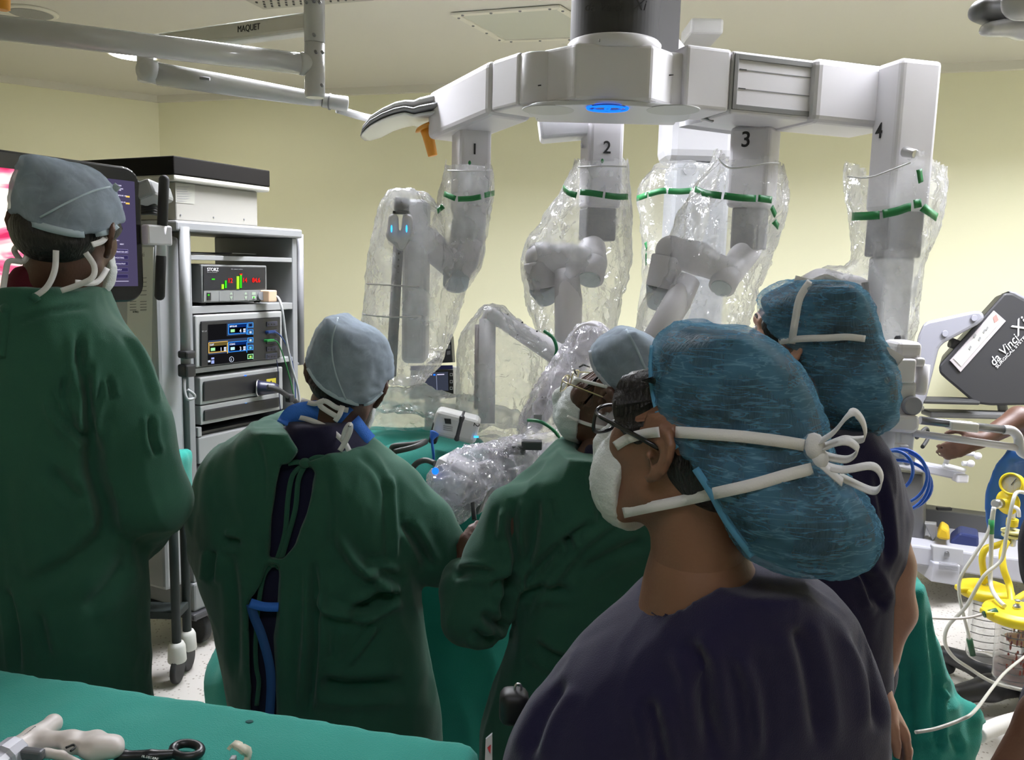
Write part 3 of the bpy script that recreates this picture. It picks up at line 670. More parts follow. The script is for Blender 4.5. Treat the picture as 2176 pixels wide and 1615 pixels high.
# arm 3
A3, f3 = column('robot_arm', 1636, 2.83, 56, .14, .125, P(1590, 442, 2.9).z, 2.07)
A3['label'] = 'robot arm numbered 3'
fp = onface(f3, True); text('3', fp(1573, 312, .002), fp.x, Zv, W_(31, 2.88), ink, A3, 'number', bold=.018)
M().beam(xy(1478, 2.85), xy(1610, 2.98), .085, P(1500, 258, 2.85).z, zb+.02, .02).obj('boom_outer_link', white2, A3)
M().prism([P(x, y, 2.745) for x, y in ((1474, 222), (1482, 226), (1479, 238), (1517, 252), (1517, 259), (1472, 245))], (0, .02, 0), .002).obj('slot_rim', mgrey, A3)
Y = 2.9; e, a, b, wl, wr = f3; cc = e+a*.06+b*.07
M().prism([cc+(a*x+b*y)+Zv*P(1590, 531, Y).z for x, y in ((-.05, -.05), (.05, -.05), (.05, .05), (-.05, .05))], Zv*(P(1590, 441, Y).z-P(1590, 531, Y).z), .008).obj('motor', MT['motor_grey'], A3)
s = Sdf().chain([P(1425, 533, 2.86), P(1480, 548, 2.84), P(1548, 580, 2.82)], [W_(32, Y), W_(30, Y), W_(28, Y)], .03).cone(P(1588, 530, 2.92), .05, P(1556, 575, 2.86), .045, .03)
V, Q = s.mesh(.007, 3); qmesh('cross_link', V, Q, white, A3)
M().cyl(P(1420, 545, 2.86), P(1404, 612, 2.86), W_(34, Y), W_(32, Y), 28, .006).obj('shoulder_joint', white, A3)
M().cyl(P(1405, 606, 2.86), P(1398, 650, 2.9), W_(31, Y), W_(24, Y), 28, .006).obj('shoulder_cap', MT['cap_blue_grey'], A3)
M().lathe(P(1533, 612, 2.78), P(1556, 560, 2.85)-P(1533, 612, 2.78), [(0, W_(20, Y)), (.003, W_(27, Y)), (.075, W_(29, Y))], 28).obj('elbow_cap', white, A3)
M().cyl(P(1532, 614, 2.776), P(1533, 611, 2.78), W_(21, Y), n=28).obj('cap_face', MT['cap_pale_blue'], A3)
M().tube([P(1462, 596, 2.8), P(1440, 640, 2.76), P(1380, 740, 2.66)], [W_(26, 2.8), W_(29, 2.8), W_(26, 2.7)], 28).obj('forearm', white, A3)
Y = 2.45
M().cyl(P(1250, 722, Y-.07), P(1262, 716, Y+.07), W_(36, Y), n=32, bv=.006).obj('wrist_joint', white, A3)
M().tube([P(1246, 730, Y), P(1180, 830, 2.4), P(1128, 905, 2.34)], [W_(38, Y), W_(33, Y), W_(27, Y)], 4, up=(1, 1, 0)).obj('upper_wrist_link', white, A3)
st = M()
for a_ in (0, 60, 120): 
    d = Vector((math.cos(math.radians(a_)), .2, math.sin(math.radians(a_)))); c_ = P(1156, 851, 2.32); st.strap([c_-d*.012, c_+d*.012], (-d.z, 0, d.x), .004)
st.obj('star_mark', ink, A3)
M().box(P(1143, 886, 2.3), (W_(18, 2.3), .01, W_(12, 2.3)), bevel=.002).obj('sensor_window', mgrey, A3)
# arm 4
A4, f4 = column('robot_arm', 1904, 2.66, 15, .125, .15, P(1905, 452, 2.75).z, zt+.012)
A4['label'] = 'robot arm numbered 4'
j4 = P(1412, 160, 2.66); p0 = P(1462, 160, 2.6); p1 = P(1560, 165, 2.68); p2 = P(1712, 175, 2.74); p3 = P(1890, 190, 2.84)
M().lathe((j4.x, j4.y, zb+.004), Zv, [(0, .07), (.006, .078), (zt-zb-.02, .078), (zt-zb-.014, .07)], 40).obj('pivot_joint', white, A4)
dr = Vector((p3.x-p0.x, p3.y-p0.y, 0)).normalized(); nn = Vector((-dr.y, dr.x, 0)); base = Vector((p0.x, p0.y, 0))
def ob4(name, l0, l1, w0, w1, z0, z1, mt, bv=.012, par=A4): return M().prism([base+dr*l0+nn*w0+Zv*z0, base+dr*l1+nn*w0+Zv*z0, base+dr*l1+nn*w1+Zv*z0, base+dr*l0+nn*w1+Zv*z0], Zv*(z1-z0), bv, 3).obj(name, mt, par)
Lf = lambda px: ((P(px, 170, 2.6+(px-1462)*.00055)-p0).dot(dr))
ob4('boom_inner_link', -.02, Lf(1545), -.02, .16, zb, zt+.012, white)
ob4('boom_rail_body', Lf(1545)+.001, Lf(1730), -.02, .16, zb-.004, zt+.01, white)
zf0, zf1 = zb+.008, zt-.0; l0, l1 = Lf(1549), Lf(1713)
f = M()
fr = lambda a0, a1, z0, z1: f.prism([base+dr*a0+nn*-.02+Zv*z0, base+dr*a1+nn*-.02+Zv*z0, base+dr*a1+nn*-.02+Zv*z1, base+dr*a0+nn*-.02+Zv*z1], nn*-.006, .001)
fr(l0, l0+.014, zf0, zf1); fr(l0+.014, l1, zf0, zf0+.016); fr(l0+.014, l1, zf1-.016, zf1)
f.obj('slot_rim', mat('rim_grey', (.16, .16, .155), .45), A4)
for zz in (.32, .66):
    zl_ = zf0+(zf1-zf0)*zz+.01
    M().prism([base+dr*(l0+.02)+nn*-.0205+Zv*zl_, base+dr*l1+nn*-.0205+Zv*zl_, base+dr*l1+nn*-.0205+Zv*(zl_+.002), base+dr*(l0+.02)+nn*-.0205+Zv*(zl_+.002)], nn*-.001).obj('rail_groove', mgrey, A4)
    M().prism([base+dr*(l0+.02)+nn*-.021+Zv*zl_, base+dr*(l0+.045)+nn*-.021+Zv*zl_, base+dr*(l0+.045)+nn*-.021+Zv*(zl_+.003), base+dr*(l0+.02)+nn*-.021+Zv*(zl_+.003)], nn*-.0015).obj('index_mark', ink, A4)
ob4('boom_sleeve', Lf(1712), Lf(1893), -.05, .17, zb-.012, zt+.012, white, .022)
M().tube([P(1420, 160, 2.572), P(1431, 159, 2.572)], .002, 6).obj('alignment_mark', ink, A4)
fp = onface(f4, True); text('4', fp(1859, 295, .002), fp.x, Zv, W_(31, 2.72), ink, A4, 'number', bold=.018)
Y = 2.78; e, a, b, wl, wr = f4; cc = e+a*.075+b*.065
def blk(name, w, y0, y1, mt): return M().prism([cc+(a*x+b*y)+Zv*P(1900, y1, Y).z for x, y in ((-w, -w*.8), (w, -w*.8), (w, w*.8), (-w, w*.8))], Zv*(P(1900, y0, Y).z-P(1900, y1, Y).z), .008).obj(name, mt, A4)
blk('motor', .068, 451, 548, MT['motor_grey']); blk('setup_joint', .055, 548, 735, white2)
M().cyl(P(1922, 322, 2.66), P(1945, 327, 2.62), .017, .013, 16, .002).obj('sensor_knob', steel, A4)
M().cyl(P(1906, 722, 2.66), P(1918, 721, 2.64), .014, n=16, bv=.002).obj('release_knob', dgrey, A4)
s = Sdf().chain([P(1745, 615, 2.8), P(1810, 628, 2.8), P(1880, 690, 2.8)], [W_(45, 2.8), W_(40, 2.8), W_(36, 2.8)], .02)
V, Q = s.mesh(.008, 3); qmesh('forearm', V, Q, white, A4)
M().tube([P(1838, 600, 2.7), P(1846, 690, 2.7)], .012, 4).obj('arm_strip', mgrey, A4)

# instrument drive on arm 3 inside the crumpled bag
Y = 2.25
I3 = M().tube([P(1195, 948, 2.28), P(1010, 1000, 2.15)], W_(17, Y), 4, up=(0, 1, 1)).obj('instrument_carriage', white, rob)
M().tube([P(1185, 985, 2.3), P(1030, 1045, 2.2)], W_(36, Y), 4, up=(0, 1, 1)).obj('carriage_body', white2, I3)
M().box(P(1000, 1035, 2.15), (.12, .1, .09), (V3((.8, -.3, -.3)), V3((.3, .9, 0)), V3((.3, 0, .9))), .012).obj('drive_motor', mgrey, I3)
M().box(P(970, 1005, 2.12), (.1, .1, .07), (V3((.8, -.3, -.3)), V3((.3, .9, 0)), V3((.3, 0, .9))), .012).obj('drive_housing', white, I3)
M().ell(P(925, 1001, 2.03), .009, n=10).obj('status_light', blue, I3)
M().tube([P(1000, 1025, 2.08), P(1008, 1105, 2.02)], .006, 8).obj('instrument_shaft', dgrey, I3)
for k, (x, y) in enumerate(((1060, 965), (1095, 955), (1130, 945), (1085, 1010))): M().box(P(x, y, 2.17), (.055, .03, .025), bevel=.004).obj('drive_clip', dgrey, I3)
# cannula mount "2": white box with a dark band
Y = 2.35
ax_ = (P(1010, 920, Y)-P(930, 900, Y)).normalized(); s_, d_, u_ = basis(ax_)
C2 = M().box(P(970, 903, Y), (W_(98, Y), .09, W_(56, Y)), (ax_, s_, u_), .016, 3).obj('cannula_mount', mat('mount_white', (.62, .62, .6), .4), rob)
M().box(P(978, 905, Y), (W_(13, Y), .094, W_(58, Y)), (ax_, s_, u_), .008).obj('band', dgrey, C2)
fp = Pl(P(970, 903, Y)-s_*.0455 if s_.y > 0 else P(970, 903, Y)+s_*.0455, s_)
text('2', fp(1008, 897, .002), -u_, ax_, W_(13, Y), ink, C2, 'number')
M().prism([fp(a_, b_, .0) for a_, b_ in ((944, 889), (958, 890), (959, 901), (946, 900))], fp.n*.002).obj('sensor_window', ink, C2)
for k in range(3): M().prism([fp(a_, b_+4*k, .0) for a_, b_ in ((942, 904), (962, 907), (962, 908.4), (942, 905.4))], fp.n*.001).obj('printed_line', inkg, C2)
M().prism([fp(a_, b_, 0) for a_, b_ in ((1007, 926), (1017, 926), (1017, 930), (1007, 930))], fp.n*.003).obj('status_light', emis('cyan_led', '#38a8ff', 2.0), C2)
M().box(P(926, 915, Y), (.025, .08, W_(50, Y)), (ax_, s_, u_), .008).obj('end_cap', black, C2)
q = [P(924, 920, 2.28), P(918, 935, 2.27), P(921, 965, 2.27), P(921, 985, 2.3), P(918, 1040, 2.35)]
t = M().tube(smooth_path(q, 4), [.014, .013, .01, .008, .004, .004, .004, .004, .004, .004, .004, .004, .004, .004, .004, .004, .004][:17], 8).obj('energy_cable', mat('blue_rubber', (.02, .13, .55), .4))
tag(t, 'short blue energy cable plugged into the white mount marked 2', 'cable')
cab = []
# green cables on arms
for nm, pts in (('green cable looped at the elbow joint of the middle robot arm', [P(1155, 703, 2.5), P(1175, 718, 2.5), P(1183, 742, 2.5), P(1178, 760, 2.52)]),
                ('green cable bowed over the bagged instrument drive', [P(1122, 893, 2.25), P(1150, 897, 2.22), P(1180, 918, 2.22), P(1196, 948, 2.25)])):
    tag(M().tube(smooth_path(pts, 5), .005, 8).obj('cable', mat('green_rubber', (.01, .16, .06), .4)), nm, 'cable')

# ------------------------------------------------------------------ sterile film drapes over the arms
from mathutils.bvhtree import BVHTree
def bvh_of(V, Q): return BVHTree.FromPolygons([tuple(v) for v in V], [tuple(int(i) for i in q) for q in Q])
def onsurf(bv, px, py, off=.002, dflt=None):
    d = ray(px, py).normalized(); o = Vector((0, 0, CZ)); h = bv.ray_cast(o, d)
    if h[0] is None: return dflt
    n = h[1] if h[1].dot(d) < 0 else -h[1]
    return h[0]-d*off
def pxrows(rows, Y, dep, dy=0):
    out = []
    for r in rows:
        y, a, b = r[:3]; YY = Y+(r[3] if len(r) > 3 else 0); dp = r[4] if len(r) > 4 else dep
        p = P((a+b)/2, y, YY); out.append((p.z, p.x, p.y+dy, W_((b-a)/2, YY), dp))
    return out
def drape(label, build, h=.011, top=None, cam_amp=.012, seed=1, fm=FILM, tapes=(), tube_marks=(), group=None, sc=(13, 13, 7), top_px=None):
    s = Sdf(); build(s); V, Q = s.mesh(h, 2)
    V = wrinkle(V, Q, cam_amp, sc, seed, True, 3); V = wrinkle(V, Q, cam_amp*.3, (45, 45, 30), seed+9, True, 2)
    u, v = projn(V)
    if top_px is not None: V, Q = cull(V, Q, v > np.interp(u, *zip(*top_px)))
    o = thing('sterile_drape', label, 'drape', V.mean(0), group)
    qmesh('film', V, Q, fm, o); bv = bvh_of(V, Q)
    for pts, w in tapes:
        pp = [onsurf(bv, x, y, .004) for x, y in smooth2(pts)]; pp = [p for p in pp if p is not None]
        if len(pp) < 2: continue
        M().strap(pp, (0, 0, 1), w, .0012).obj('green_tape', tapeg, o)
    for pts in tube_marks:
        pp = [onsurf(bv, x, y, .003) for x, y in smooth2(pts)]; pp = [p for p in pp if p is not None]
        if len(pp) >= 2: M().tube(pp, .0028, 6).obj('seam', mat('film_seam', (.62, .62, .62), .3), o)
    return o, bv
def smooth2(pts, n=4): return [(p.x, p.y) for p in smooth_path([(a, b, 0) for a, b in pts], n)]
Y = 2.97
def d1(s):
    s.rows(pxrows([(330, 952, 1042), (370, 948, 1046), (405, 936, 1050), (440, 930, 1042), (500, 922, 1032), (560, 915, 1024), (610, 905, 992), (680, 895, 972), (745, 885, 945)], Y, .11), k=.03)
    s.rows(pxrows([(408, 836, 900), (425, 812, 925), (480, 798, 936), (550, 784, 958), (620, 776, 952), (660, 769, 948), (720, 776, 945), (770, 800, 938), (812, 832, 900)], 2.82, .12), k=.05)
drape('clear film drape bagging robot arm 1 and its rail, with two thin loops', d1, .012, None, .012, 3, FILM, [
    ([(930, 449), (942, 438)], .018), ([(944, 412), (968, 422)], .018), ([(973, 423), (1000, 422), (1022, 418)], .018), ([(1030, 415), (1050, 410)], .018)],
    [[(952, 362), (1000, 364), (1045, 361)], [(780, 603), (830, 606), (890, 610)], [(772, 668), (830, 674), (895, 672)]], top_px=[(940, 0), (950, 348), (1055, 344), (1060, 0)])
def d2(s):
    s.rows(pxrows([(322, 1226, 1328), (345, 1226, 1330), (390, 1204, 1334), (430, 1180, 1340), (470, 1150, 1343), (520, 1116, 1342), (570, 1108, 1338), (630, 1114, 1326), (690, 1132, 1312), (760, 1155, 1280)], 2.94, .15), k=.03)
drape('clear film drape hanging over robot arm 2 with a green tape band', d2, .012, None, .012, 7, FILM, [
    ([(1197, 400), (1210, 410), (1225, 415)], .02), ([(1233, 408), (1255, 410), (1281, 414)], .02), ([(1286, 415), (1310, 418), (1334, 418)], .02)],
    [[(1229, 355), (1275, 353), (1330, 354)]], top_px=[(1215, 330), (1225, 336), (1330, 334), (1345, 330)])
def d3(s):
    s.rows(pxrows([(310, 1525, 1655), (345, 1520, 1656), (400, 1480, 1668), (445, 1450, 1668), (500, 1424, 1650), (560, 1404, 1632), (620, 1378, 1608), (690, 1352, 1586), (760, 1345, 1560)], 2.86, .15), k=.03)
drape('clear film drape widening over robot arm 3 with a green tape band', d3, .012, None, .013, 11, FILM, [
    ([(1477, 402), (1500, 411), (1533, 416)], .022), ([(1539, 416), (1570, 420), (1606, 422)], .022), ([(1611, 421), (1640, 425)], .022), ([(1640, 440), (1648, 458)], .02), ([(1645, 470), (1654, 482)], .02)],
    [[(1522, 333), (1545, 355), (1580, 356), (1630, 347), (1655, 347)]], top_px=[(1500, 310), (1535, 316), (1548, 336), (1600, 334), (1635, 326), (1662, 345)])
def d3b(s): s.rows(pxrows([(350, 1400, 1520), (385, 1362, 1520), (425, 1347, 1510), (500, 1366, 1490), (600, 1368, 1470), (700, 1352, 1460), (780, 1340, 1440)], 3.25, .12), k=.03)
drape('clear film drape behind arm 3, hanging beside the grey column', d3b, .014, None, .012, 15, FILM3, [
    ([(1348, 424), (1375, 414)], .022), ([(1378, 413), (1400, 407), (1416, 405)], .022), ([(1420, 406), (1445, 407), (1470, 405)], .022), ([(1372, 515), (1374, 530)], .02), ([(1373, 538), (1373, 562)], .02)], [])
def d4(s):
    s.rows(pxrows([(315, 1808, 1990), (350, 1803, 1998), (400, 1803, 2001), (450, 1810, 1994), (500, 1816, 1980), (560, 1824, 1956), (620, 1838, 1942), (680, 1848, 1935), (735, 1872, 1920)], 2.75, .13), k=.03)
    s.rows(pxrows([(568, 1770, 1830), (590, 1705, 1850), (640, 1690, 1860), (700, 1690, 1860), (740, 1720, 1850)], 2.82, .13), k=.06)
drape('clear film drape over robot arm 4 with a green logo and tape band', d4, .012, None, .012, 19, FILM, [
    ([(1811, 460), (1840, 459), (1869, 457)], .026), ([(1876, 455), (1905, 449), (1928, 441), (1936, 440)], .026), ([(1942, 434), (1958, 431)], .026), ([(1960, 440), (1976, 451), (1991, 462)], .026), ([(1953, 360), (1957, 388)], .02)],
    [[(1802, 375), (1840, 378), (1885, 366), (1935, 345)]], top_px=[(1795, 340), (1815, 346), (1838, 350), (1845, 372), (1905, 360), (1940, 318), (1960, 316), (2010, 350)])
def d5(s): s.rows(pxrows([(650, 1022, 1070), (680, 1000, 1100), (715, 978, 1150), (760, 970, 1188), (820, 972, 1172), (880, 968, 1140), (935, 985, 1110)], 2.58, .12), k=.03)
drape('clear film drape tented over the bent wrist links of robot arm 2', d5, .011, None, .012, 23, FILM)
def d6(s):
    s.rows(pxrows([(694, 1228, 1290), (730, 1200, 1290), (780, 1168, 1270), (840, 1130, 1240), (900, 1100, 1215), (960, 1110, 1210)], 2.4, .12), k=.03)
    s.chain([P(1175, 955, 2.28), P(1090, 990, 2.2), P(1000, 1010, 2.12), P(960, 1035, 2.08)], [W_(52, 2.28), W_(55, 2.2), W_(58, 2.12), W_(54, 2.1)], .03)
    s.cone(P(975, 1040, 2.08), W_(58, 2.08), P(975, 1100, 2.08), W_(16, 2.08), .02)
drape('crumpled shiny film bag around the instrument drive of robot arm 3', d6, .009, None, .016, 29, FILM2, sc=(22, 22, 16))
def d7(s):
    s.chain([P(790, 850, 2.7), P(900, 850, 2.65), P(1010, 880, 2.6), P(1100, 890, 2.6)], [W_(26, 2.7), W_(30, 2.7), W_(34, 2.6), W_(20, 2.6)], .03)
    s.rows(pxrows([(860, 790, 1000), (900, 772, 1010), (940, 765, 930), (975, 790, 900)], 2.78, .05), k=.04)
drape('crinkled film sheet draped along the side rail of the operating table', d7, .011, None, .012, 33, film('drape_film_heavy', .3, .14, .7, 26))
# ------------------------------------------------------------------ the video cart and what stands on it
az = math.radians(27.4); fV = Vector((math.sin(az), math.cos(az), 0)); lV = Vector((-math.cos(az), math.sin(az), 0))
E0 = P(392, 500, 3.2); E0 = Vector((E0.x, E0.y, 0)); FP = Pl(E0, -lV)
def cu(px, py): q = FP(px, py)-E0; return q.dot(fV), q.z
def cz(y, px=392): return FP(px, y).z
def cb(u0, u1, v0, v1, z0, z1, mt, name, par, bv=.004, label=None):
    p = [E0+fV*u+lV*v+Zv*z0 for u, v in ((u0, v0), (u1, v0), (u1, v1), (u0, v1))]
    return M().prism(p, Zv*(z1-z0), bv, 2).obj(name, mt, par, label)
def fpr(pts, t, name, mt, par, off=0., bv=0.):
    """a plate lying on the cart's front plane, outline given by photograph points"""
    return M().prism([FP(x, y, off) for x, y in pts], -lV*t, bv, 2).obj(name, mt, par)
def fq(x0, y0, x1, y1, sl=None):
    """four-sided outline whose upper and lower edges follow the cart's level lines"""
    z0, z1 = FP(x0, y0).z, FP(x0, y1).z
    def at(x, z): 
        # point of the plane at height z in photograph column x
        y = y0
        for _ in range(6): y += (FP(x, y).z-z)/max(1e-6, (FP(x, y).z-FP(x, y+1).z))
        return (x, y)
    return [(x0, y0), at(x1, z0), at(x1, z1), (x0, y1)]
Wc = cu(632, 600)[0]; D_ = .48; ztop = cz(492); zsh1, zsh2 = cz(546), cz(659)
cart = thing('video_cart', 'tall grey wheeled equipment cart with shelves, drawers and a black-lidded box on top', 'cart', E0+fV*Wc/2+lV*D_/2)
cb(0, .03, 0, D_, .28, ztop, grey, 'side_panel', cart); cb(Wc-.03, Wc, 0, D_, .28, ztop, grey, 'side_panel', cart)
cb(-.055, Wc+.015, -.02, D_+.02, ztop, cz(470), grey, 'top_slab', cart, .008)
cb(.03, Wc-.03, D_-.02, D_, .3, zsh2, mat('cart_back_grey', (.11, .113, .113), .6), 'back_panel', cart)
cb(.03, Wc-.03, .003, D_-.02, cz(552), cz(541), greyl, 'shelf', cart, .002); cb(.03, Wc-.03, .003, D_-.02, cz(668), cz(652), greyl, 'shelf', cart, .002)
cb(.03, Wc-.03, .003, D_-.02, cz(797), cz(786), greyl, 'shelf', cart, .002)
cb(-.01, Wc+.01, -.01, D_, .16, .28, grey, 'base', cart, .01); cb(-.03, Wc+.03, -.03, D_+.02, .13, .16, dgrey, 'bumper', cart, .01)
for u in (.05, Wc-.05):
    for v in (.04, D_-.05):
        q = E0+fV*u+lV*v; w_ = M().cyl(q+fV*-.018+Zv*.065, q+fV*.018+Zv*.065, .065, n=24, bv=.008).obj('caster', rubber, cart)
        M().box(q+Zv*.115, (.05, .03, .035), (fV, lV, Zv), .006).obj('caster_fork', mgrey, w_)
# side wing with the paper sheet, between cart and monitor
cb(-.12, -.005, .02, D_, .28, ztop-.02, mat('cart_wing', (.34, .345, .35), .5), 'side_wing', cart, .015)
pp = M(); LP = Pl(E0-fV*.162+lV*.12, -fV)
# pole with clamps and hook at the front left edge
for nm, (x, y0, y1), r_, mm in (('hook_pole', (391, 482, 800), .02, greyl),):
    M().tube([FP(x, y0, .02), FP(x+4, y1, .02)], .0185, 16).obj(nm, mm, cart)
for y in (753, 787): M().box(FP(397, y, .03), (.05, .05, .03 if y < 770 else .05), (fV, lV, Zv), .008).obj('pole_clamp', black, cart)
M().tube(smooth_path([FP(392, 805, .04), FP(392, 830, .05), FP(398, 848, .06), FP(412, 846, .06), FP(412, 838, .06), FP(398, 828, .05)], 4), .006, 8).obj('hook', greyl, cart)
# drawer below and open tray
cb(.04, Wc-.06, .0, .4, cz(988, 418), cz(931, 418), greyl, 'drawer', cart, .006)
cb(.04, Wc-.06, .0, .4, cz(1180, 420), cz(995, 420), greyl, 'drawer', cart, .006)
cb(.06, Wc-.06, .02, .4, cz(929, 418), cz(922, 418), black, 'tray', cart, .003)
cb(.04, .06, .0, .4, cz(930, 418), cz(909, 418), greyl, 'tray_side', cart, .003)
# right-hand upright handle
hp = Pl(E0+fV*(Wc+.05), -lV)
hx = cu(645, 600)[0]
M().tube([E0+fV*(hx)+lV*.02+Zv*cz(498, 645), E0+fV*hx+lV*.02+Zv*cz(776, 640)], .0165, 16).obj('side_handle', mgrey, cart)
for y in (498, 774): M().tube([E0+fV*(Wc-.01)+lV*.03+Zv*cz(y, 630), E0+fV*hx+lV*.02+Zv*cz(y, 642)], .007, 8).obj('handle_stub', mgrey, cart)
# box on top
zb0, zb1, zb2, zb3 = cz(470), cz(385, 380), cz(372, 380), cz(333, 380)
u1 = cu(555, 430)[0]
cb(-.02, u1, .02, .62, zb0, zb1, mat('box_cream', (.30, .29, .26), .5), 'top_box', cart, .006)
cb(-.05, cu(570, 380)[0], -.01, .7, zb1, zb2, cream, 'top_box_rim', cart, .008)
cb(-.05, cu(570, 380)[0], -.01, .7, zb2, zb3, mat('box_lid_black', (.008, .007, .006), .85, spec=.15), 'top_box_lid', cart, .004)
BP = Pl(E0+lV*.0195, -lV)
def bq(pts, t, name, mt, par): return M().prism([BP(x, y) for x, y in pts], -lV*t).obj(name, mt, par)
bq([(372, 390), (414, 392), (413, 434), (373, 430)], .001, 'rating_label', mat('box_label', (.36, .355, .31), .6), cart)
lb = M()
for k in range(7):
    y = 396+k*5; lb.prism([BP(x, yy, .0015) for x, yy in ((376, y), (376+random.randint(12, 34), y+.6), (398, y+2), (376, y+1.6))], -lV*.0004)
lb.obj('label_print', inkg, cart)
for x, y in ((384, 457), (454, 462), (519, 466)): M().lathe(BP(x, y), -lV, [(0, .004), (.003, .003)], 8).obj('screw', mgrey, cart)
# papers in the top shelf
t = M()
for k, (u, v, r_) in enumerate(((.12, .15, .1), (.2, .2, -.2), (.26, .13, .3))):
    X = fV*math.cos(r_)+lV*math.sin(r_); t_ = M().box(E0+fV*u+lV*v+Zv*(zsh1+.012+k*.004), (.2, .28, .003), (X, Zv.cross(X), Zv)).obj('folder', black if k != 1 else mgrey)
    tag(t_, ['black document folder lying lowest on the top cart shelf', 'grey folder lying between two black folders on the cart shelf', 'black folder lying topmost on the cart shelf'][k], 'folder')
t_ = M().prism([E0+fV*.06+lV*.25+Zv*(zsh1+.022), E0+fV*.16+lV*.25+Zv*(zsh1+.022), E0+fV*.1+lV*.25+Zv*(zsh1+.055)], lV*.05).obj('folded_card', black); tag(t_, 'small black folded card standing on the folders on the cart shelf', 'card')
t.b.free()
# insufflator
ins = thing('insufflator', 'grey insufflator with red digits and green light bars on the middle cart shelf', 'insufflator', FP(490, 648))
x0 = 428; fr_ = fq(428, 563, 567, 642)
u0, u1_ = cu(428, 600)[0], cu(567, 600)[0]; za, zb_ = cz(644, 428), cz(562, 428)
cb(u0-.0, u1_, .0, .38, za, zb_, mat('unit_grey', (.15, .155, .15), .5), 'housing', ins, .004)
fpr(fq(432, 566, 563, 616), .003, 'display_panel', mat('unit_black', (.012, .012, .016), .25), ins, .001)
fpr(fq(432, 618, 563, 641), .003, 'control_panel', mat('unit_panel', (.19, .195, .19), .5), ins, .001)
red = emis('red_led', '#ff1a14', 1.5); grn = emis('green_led', '#38e020', 1.1); ygr = emis('lime_led', '#a8f030', 1.3)
X_ = FP.x
def ft(s, x, y, h, mt, par, off=.006, name='lettering', sh=0): 
    return text(s, FP(x, y, off), FP.x, Zv, W_(h, 3.38), mt, par, name, shear=sh)
ft('STORZ', 440, 576, 7, wprint, ins); ft('KARL STORZ  ENDOSKOPE', 440, 579.5, 1.6, inkg, ins); ft('SCB  electronic endoflator', 491, 573, 2.2, inkg, ins)
ft('12', 484, 601, 10, red, ins, name='digits'); ft('14', 515, 600, 10, red, ins, name='digits'); ft('84.6', 536, 600, 10, red, ins, name='digits')
bar = lambda x, y0, y1, w, mm: fpr(fq(x, y0, x+w, y1), .002, 'light_bar', mm, ins, .006)
bar(471, 604, 614, 4, ygr); bar(478, 596, 612, 3, grn); bar(503, 587, 614, 4.5, ygr); bar(510, 584, 612, 3, grn)
fpr([(509, 582), (514.5, 581.5), (512, 587)], .002, 'light_bar', red, ins, .006); bar(450, 592, 594.5, 6, grn)
sw = fpr(fq(439, 622, 447, 638), .004, 'power_switch', black, ins, .003); fpr(fq(441.5, 625.5, 444.5, 628.5), .002, 'switch_light', grn, sw, .007)
for x in (488, 519):
    fpr([(x, 626), (x+6, 625.6), (x+3, 620)], .001, 'arrow_key', mat('key_green', (.32, .40, .30), .6), ins, .0045); fpr([(x, 630), (x+6, 629.6), (x+3, 637)], .001, 'arrow_key', MT['key_green'], ins, .0045)
for x in (466, 496, 527): fpr(fq(x, 619, x+.8, 640), .001, 'panel_line', inkg, ins, .0045)
fpr(fq(535, 621, 543, 627), .001, 'key', MT['key_green'], ins, .0045); fpr(fq(535, 629, 543, 635), .001, 'key', MT['key_green'], ins, .0045)
fpr(fq(538, 630.5, 540.5, 633), .001, 'key_light', grn, ins, .006)
for u in (u0+.03, u1_-.03): 
    for v in (.03, .34): M().cyl(E0+fV*u+lV*v+Zv*(zsh2+.017), E0+fV*u+lV*v+Zv*za, .012, n=12).obj('foot', rubber, ins)
pl = thing('hose_connector', 'beige block connector plugged into the insufflator front', 'connector', FP(571, 630))
M().box(FP(571, 629, .03), (.05, .05, .05), (fV, lV, Zv), .005).obj('block', mat('beige_block', (.62, .42, .29), .5), pl); M().cyl(FP(555, 629, .008), FP(558, 629, .022), .018, n=16).obj('ring', mgrey, pl)
tag(M().tube(smooth_path([FP(580, 628, .04), FP(592, 634, .06), FP(600, 660, .08), FP(608, 720, .08), FP(620, 780, .08), FP(634, 830, .08), FP(640, 900, .08)], 5), .0055, 8).obj('gas_hose', mat('hose_grey', (.36, .37, .37), .4)), 'pale grey gas hose drooping from the beige connector on the cart', 'hose')
# electrosurgical generator
gen = thing('electrosurgical_generator', 'white generator with a colour touchscreen and five sockets in the cart', 'generator', FP(500, 790))
u0, u1_ = .035, cu(598, 720)[0]; za, zb_ = cz(784, 392), cz(671, 392)
cb(u0, u1_, -.006, .42, za, zb_, mat('unit_white', (.32, .325, .32), .45), 'housing', gen, .006)
pan = fpr(fq(425, 683, 594, 779), .006, 'front_panel', mat('panel_black', (.015, .015, .017), .3), gen, .007, .004)
G = .0135
def gr(x0, y0, x1, y1, col, par=gen, s=1., name='screen_tile', dz=0): return fpr(fq(x0, y0, x1, y1), .0006, name, emis('ui_'+col[1:]+str(s), col, s), par, G+dz)
def gframe(x0, y0, x1, y1, col, s, w=1.1, dz=.0014):
    for a in ((x0, y0, x1, y0+w), (x0, y1-w, x1, y1), (x0, y0, x0+w, y1), (x1-w, y0, x1, y1)): gr(*a, col, s=s, name='tile_frame', dz=dz)
gr(442, 690, 538, 776, '#17171a', s=.8, name='touchscreen')
gr(482, 686, 538, 714, '#3c4a66', s=.8, dz=.0006); gr(443, 724, 538, 754, '#3c4a66', s=.8, dz=.0006)
